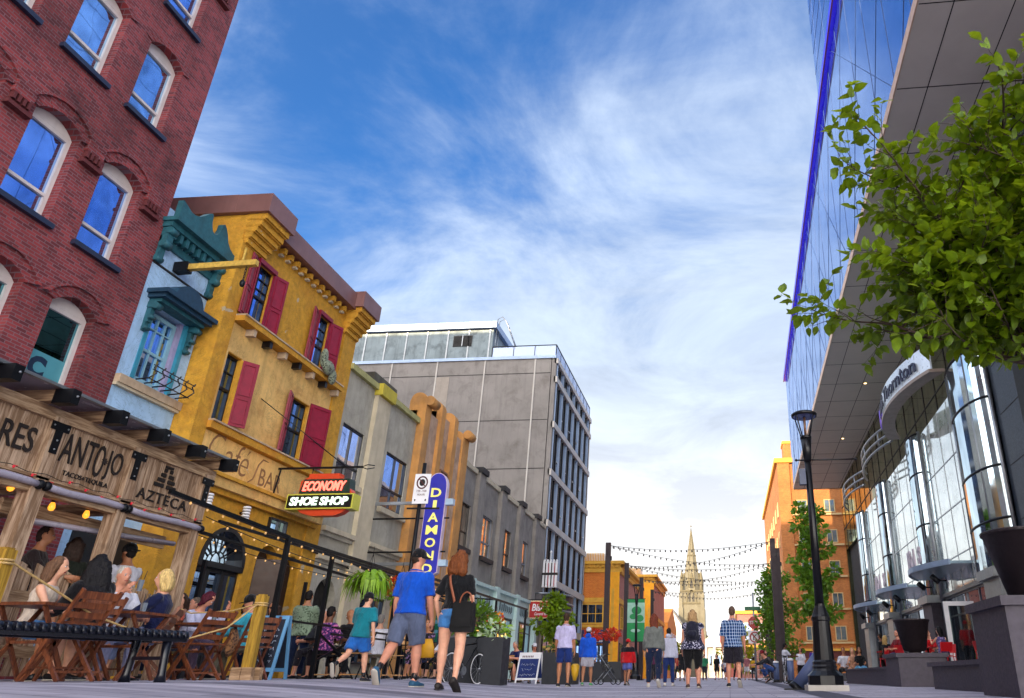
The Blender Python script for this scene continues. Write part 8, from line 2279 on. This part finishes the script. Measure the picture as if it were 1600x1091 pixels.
person('person in a pale print shirt half hidden by the street lamp', 5.0, 42.0, 150, 1.74, HG, skin='pink', hair=('short', '#8a8580'), top=(F('pale_print_shirt', '#b0b2d4', 'floral', '#6a70b0'), .45), bottom=(F('pale_shorts', '#a8a6b0'), .95))
person('person in blue jeans crouching on the paving left of the upright bollard', 1.75, 32.5, 100, 1.74, HG, skin='pink', lleg=(112, 130, 10, 0), rleg=(84, 125, 12, 30), lean=35, larm=(60, 8, 20), rarm=(60, 8, 20), hair=('short', '#2a1a16'), cap=F('dark_red_shirt', '#6e1420'), top=(F('dark_vest', '#20222a'), .6), bottom=(F('bright_jeans', '#2f4a86'), 1.9))
# people far down the street
rs = random.Random(31)
CG = 'people far down the street'
FAR = [(-2.6, 44, 'black', '#121318', '#1a1a20'), (-1.6, 52, 'green', '#2f7a58', '#22242c'), (-.9, 58, 'black', '#15151a', '#15151a'), (-.2, 62, 'white', '#c9c9cf', '#2a3a6a'), (.5, 55, 'dark', '#22242a', '#1a1a20'), (1.3, 60, 'pink', '#a86a70', '#d0cdd0'), (2.0, 66, 'yellow', '#c9a020', '#2a2c34'), (2.7, 58, 'blue', '#3a64a8', '#22242c'), (-3.6, 56, 'red', '#a83a34', '#2a2c34'), (1.0, 74, 'teal', '#2a7a88', '#2a2c34'), (-.6, 80, 'grey', '#7a7a80', '#1a1a20'), (-2.2, 70, 'orange', '#c0602a', '#22242c'), (-4.6, 48, 'plum', '#5a2a4a', '#22242c'), (3.4, 50, 'olive', '#5a5a34', '#1a1a20')]
for i, (x, y, nm, c1, c2) in enumerate(FAR):
    person('far pedestrian in a %s top %s' % (nm, ['near the second pole', 'by the round tree', 'under the spire', 'in the middle of the street', 'left of the man in plaid', 'right of the man in plaid', 'before the stop sign', 'beside the far bicycle', 'by the third pole', 'at the crossing', 'at the very end', 'near the far orange shop', 'behind the stroller', 'behind the leafy poles'][i]), x, y, rs.choice([0, 180, 90, 20, 200]), rs.uniform(1.6, 1.8), CG, vox=.035, fem=i % 2 == 0, skin=rs.choice(['fair', 'tan', 'pink']),
           hair=(('long', '#3a261c', .12) if i % 2 == 0 else ('short', '#2a1c14')), lleg=(10, 6, 3, 0), rleg=(-10, 16, 3, 20), top=(F('far_top_' + nm, c1), .5), bottom=(F('far_bottom_%s' % c2.lstrip('#'), c2), rs.choice([.9, 1.95, 1.95])))
flush_people()

# ---------------------------------------------------------------- small things on the tables
def drink(label, x, y, z, col, straw=True):
    t = thing('drinking_glass', label, 'drink', (x, y, z), 'drinks on the patio tables')
    m = MB(); gl = mat('clear_tumbler', '#5f6468', .05, 0, .02, spec=.9); m._lathe(Vector((x, y, z)), Vector((0, 0, 1)), [(.028, 0), (.036, .13), (.034, .13), (.027, .01)], gl, 14, True); part('glass', m, t)
    m = MB(); m.lathe((x, y, z), [(.026, .012), (.033, .11)], mat('drink_' + col.lstrip('#'), col, .1, spec=.8), 12); part('liquid', m, t)
    if straw:
        m = MB()
        for d in (.01, -.012): m.tube((x + d, y, z + .02), (x + d * 3, y + .02, z + .24), .004, FRAME_BK, 6)
        part('straw', m, t)
drink('amber cocktail with two black straws on the table in front of the old man', -7.15, 8.95, .945, '#b0642a')
drink('red cocktail held up by the blonde woman in navy', -7.30, 8.98, 1.22, '#a31226')
drink('water glass on the burgundy-haired woman\'s table', -7.45, 10.75, .945, '#aab8c8', False)
cl = MB(); sc = F('brown_fringed_scarf', '#a5764e', 'floral', '#5a3a2c')
cl.sweep([(-7.25, 10.95, .90), (-7.22, 10.98, .72), (-7.24, 10.96, .60), (-7.25, 10.98, .52)], [(.03, .06), (.05, .13), (.05, .12), (.02, .06)], sc, 12, ref=(1, 0, 0))
single('scarf', cl, 'tan and brown patterned scarf hanging over a teak chair', 'scarf', (-7.25, 10.95, .52))
yb = MB(); yb.sweep([(-4.95, 25.4, .12), (-4.95, 25.4, .3), (-4.95, 25.4, .55), (-4.95, 25.4, .62)], [(.05, .05), (.11, .11), (.14, .14), (.08, .05)], mat('yellow_plastic', '#c99a14', .45), 12)
single('yellow_bucket', yb, 'yellow plastic bucket beside the blue chalkboard sign', 'bucket', (-4.95, 25.4, .12))
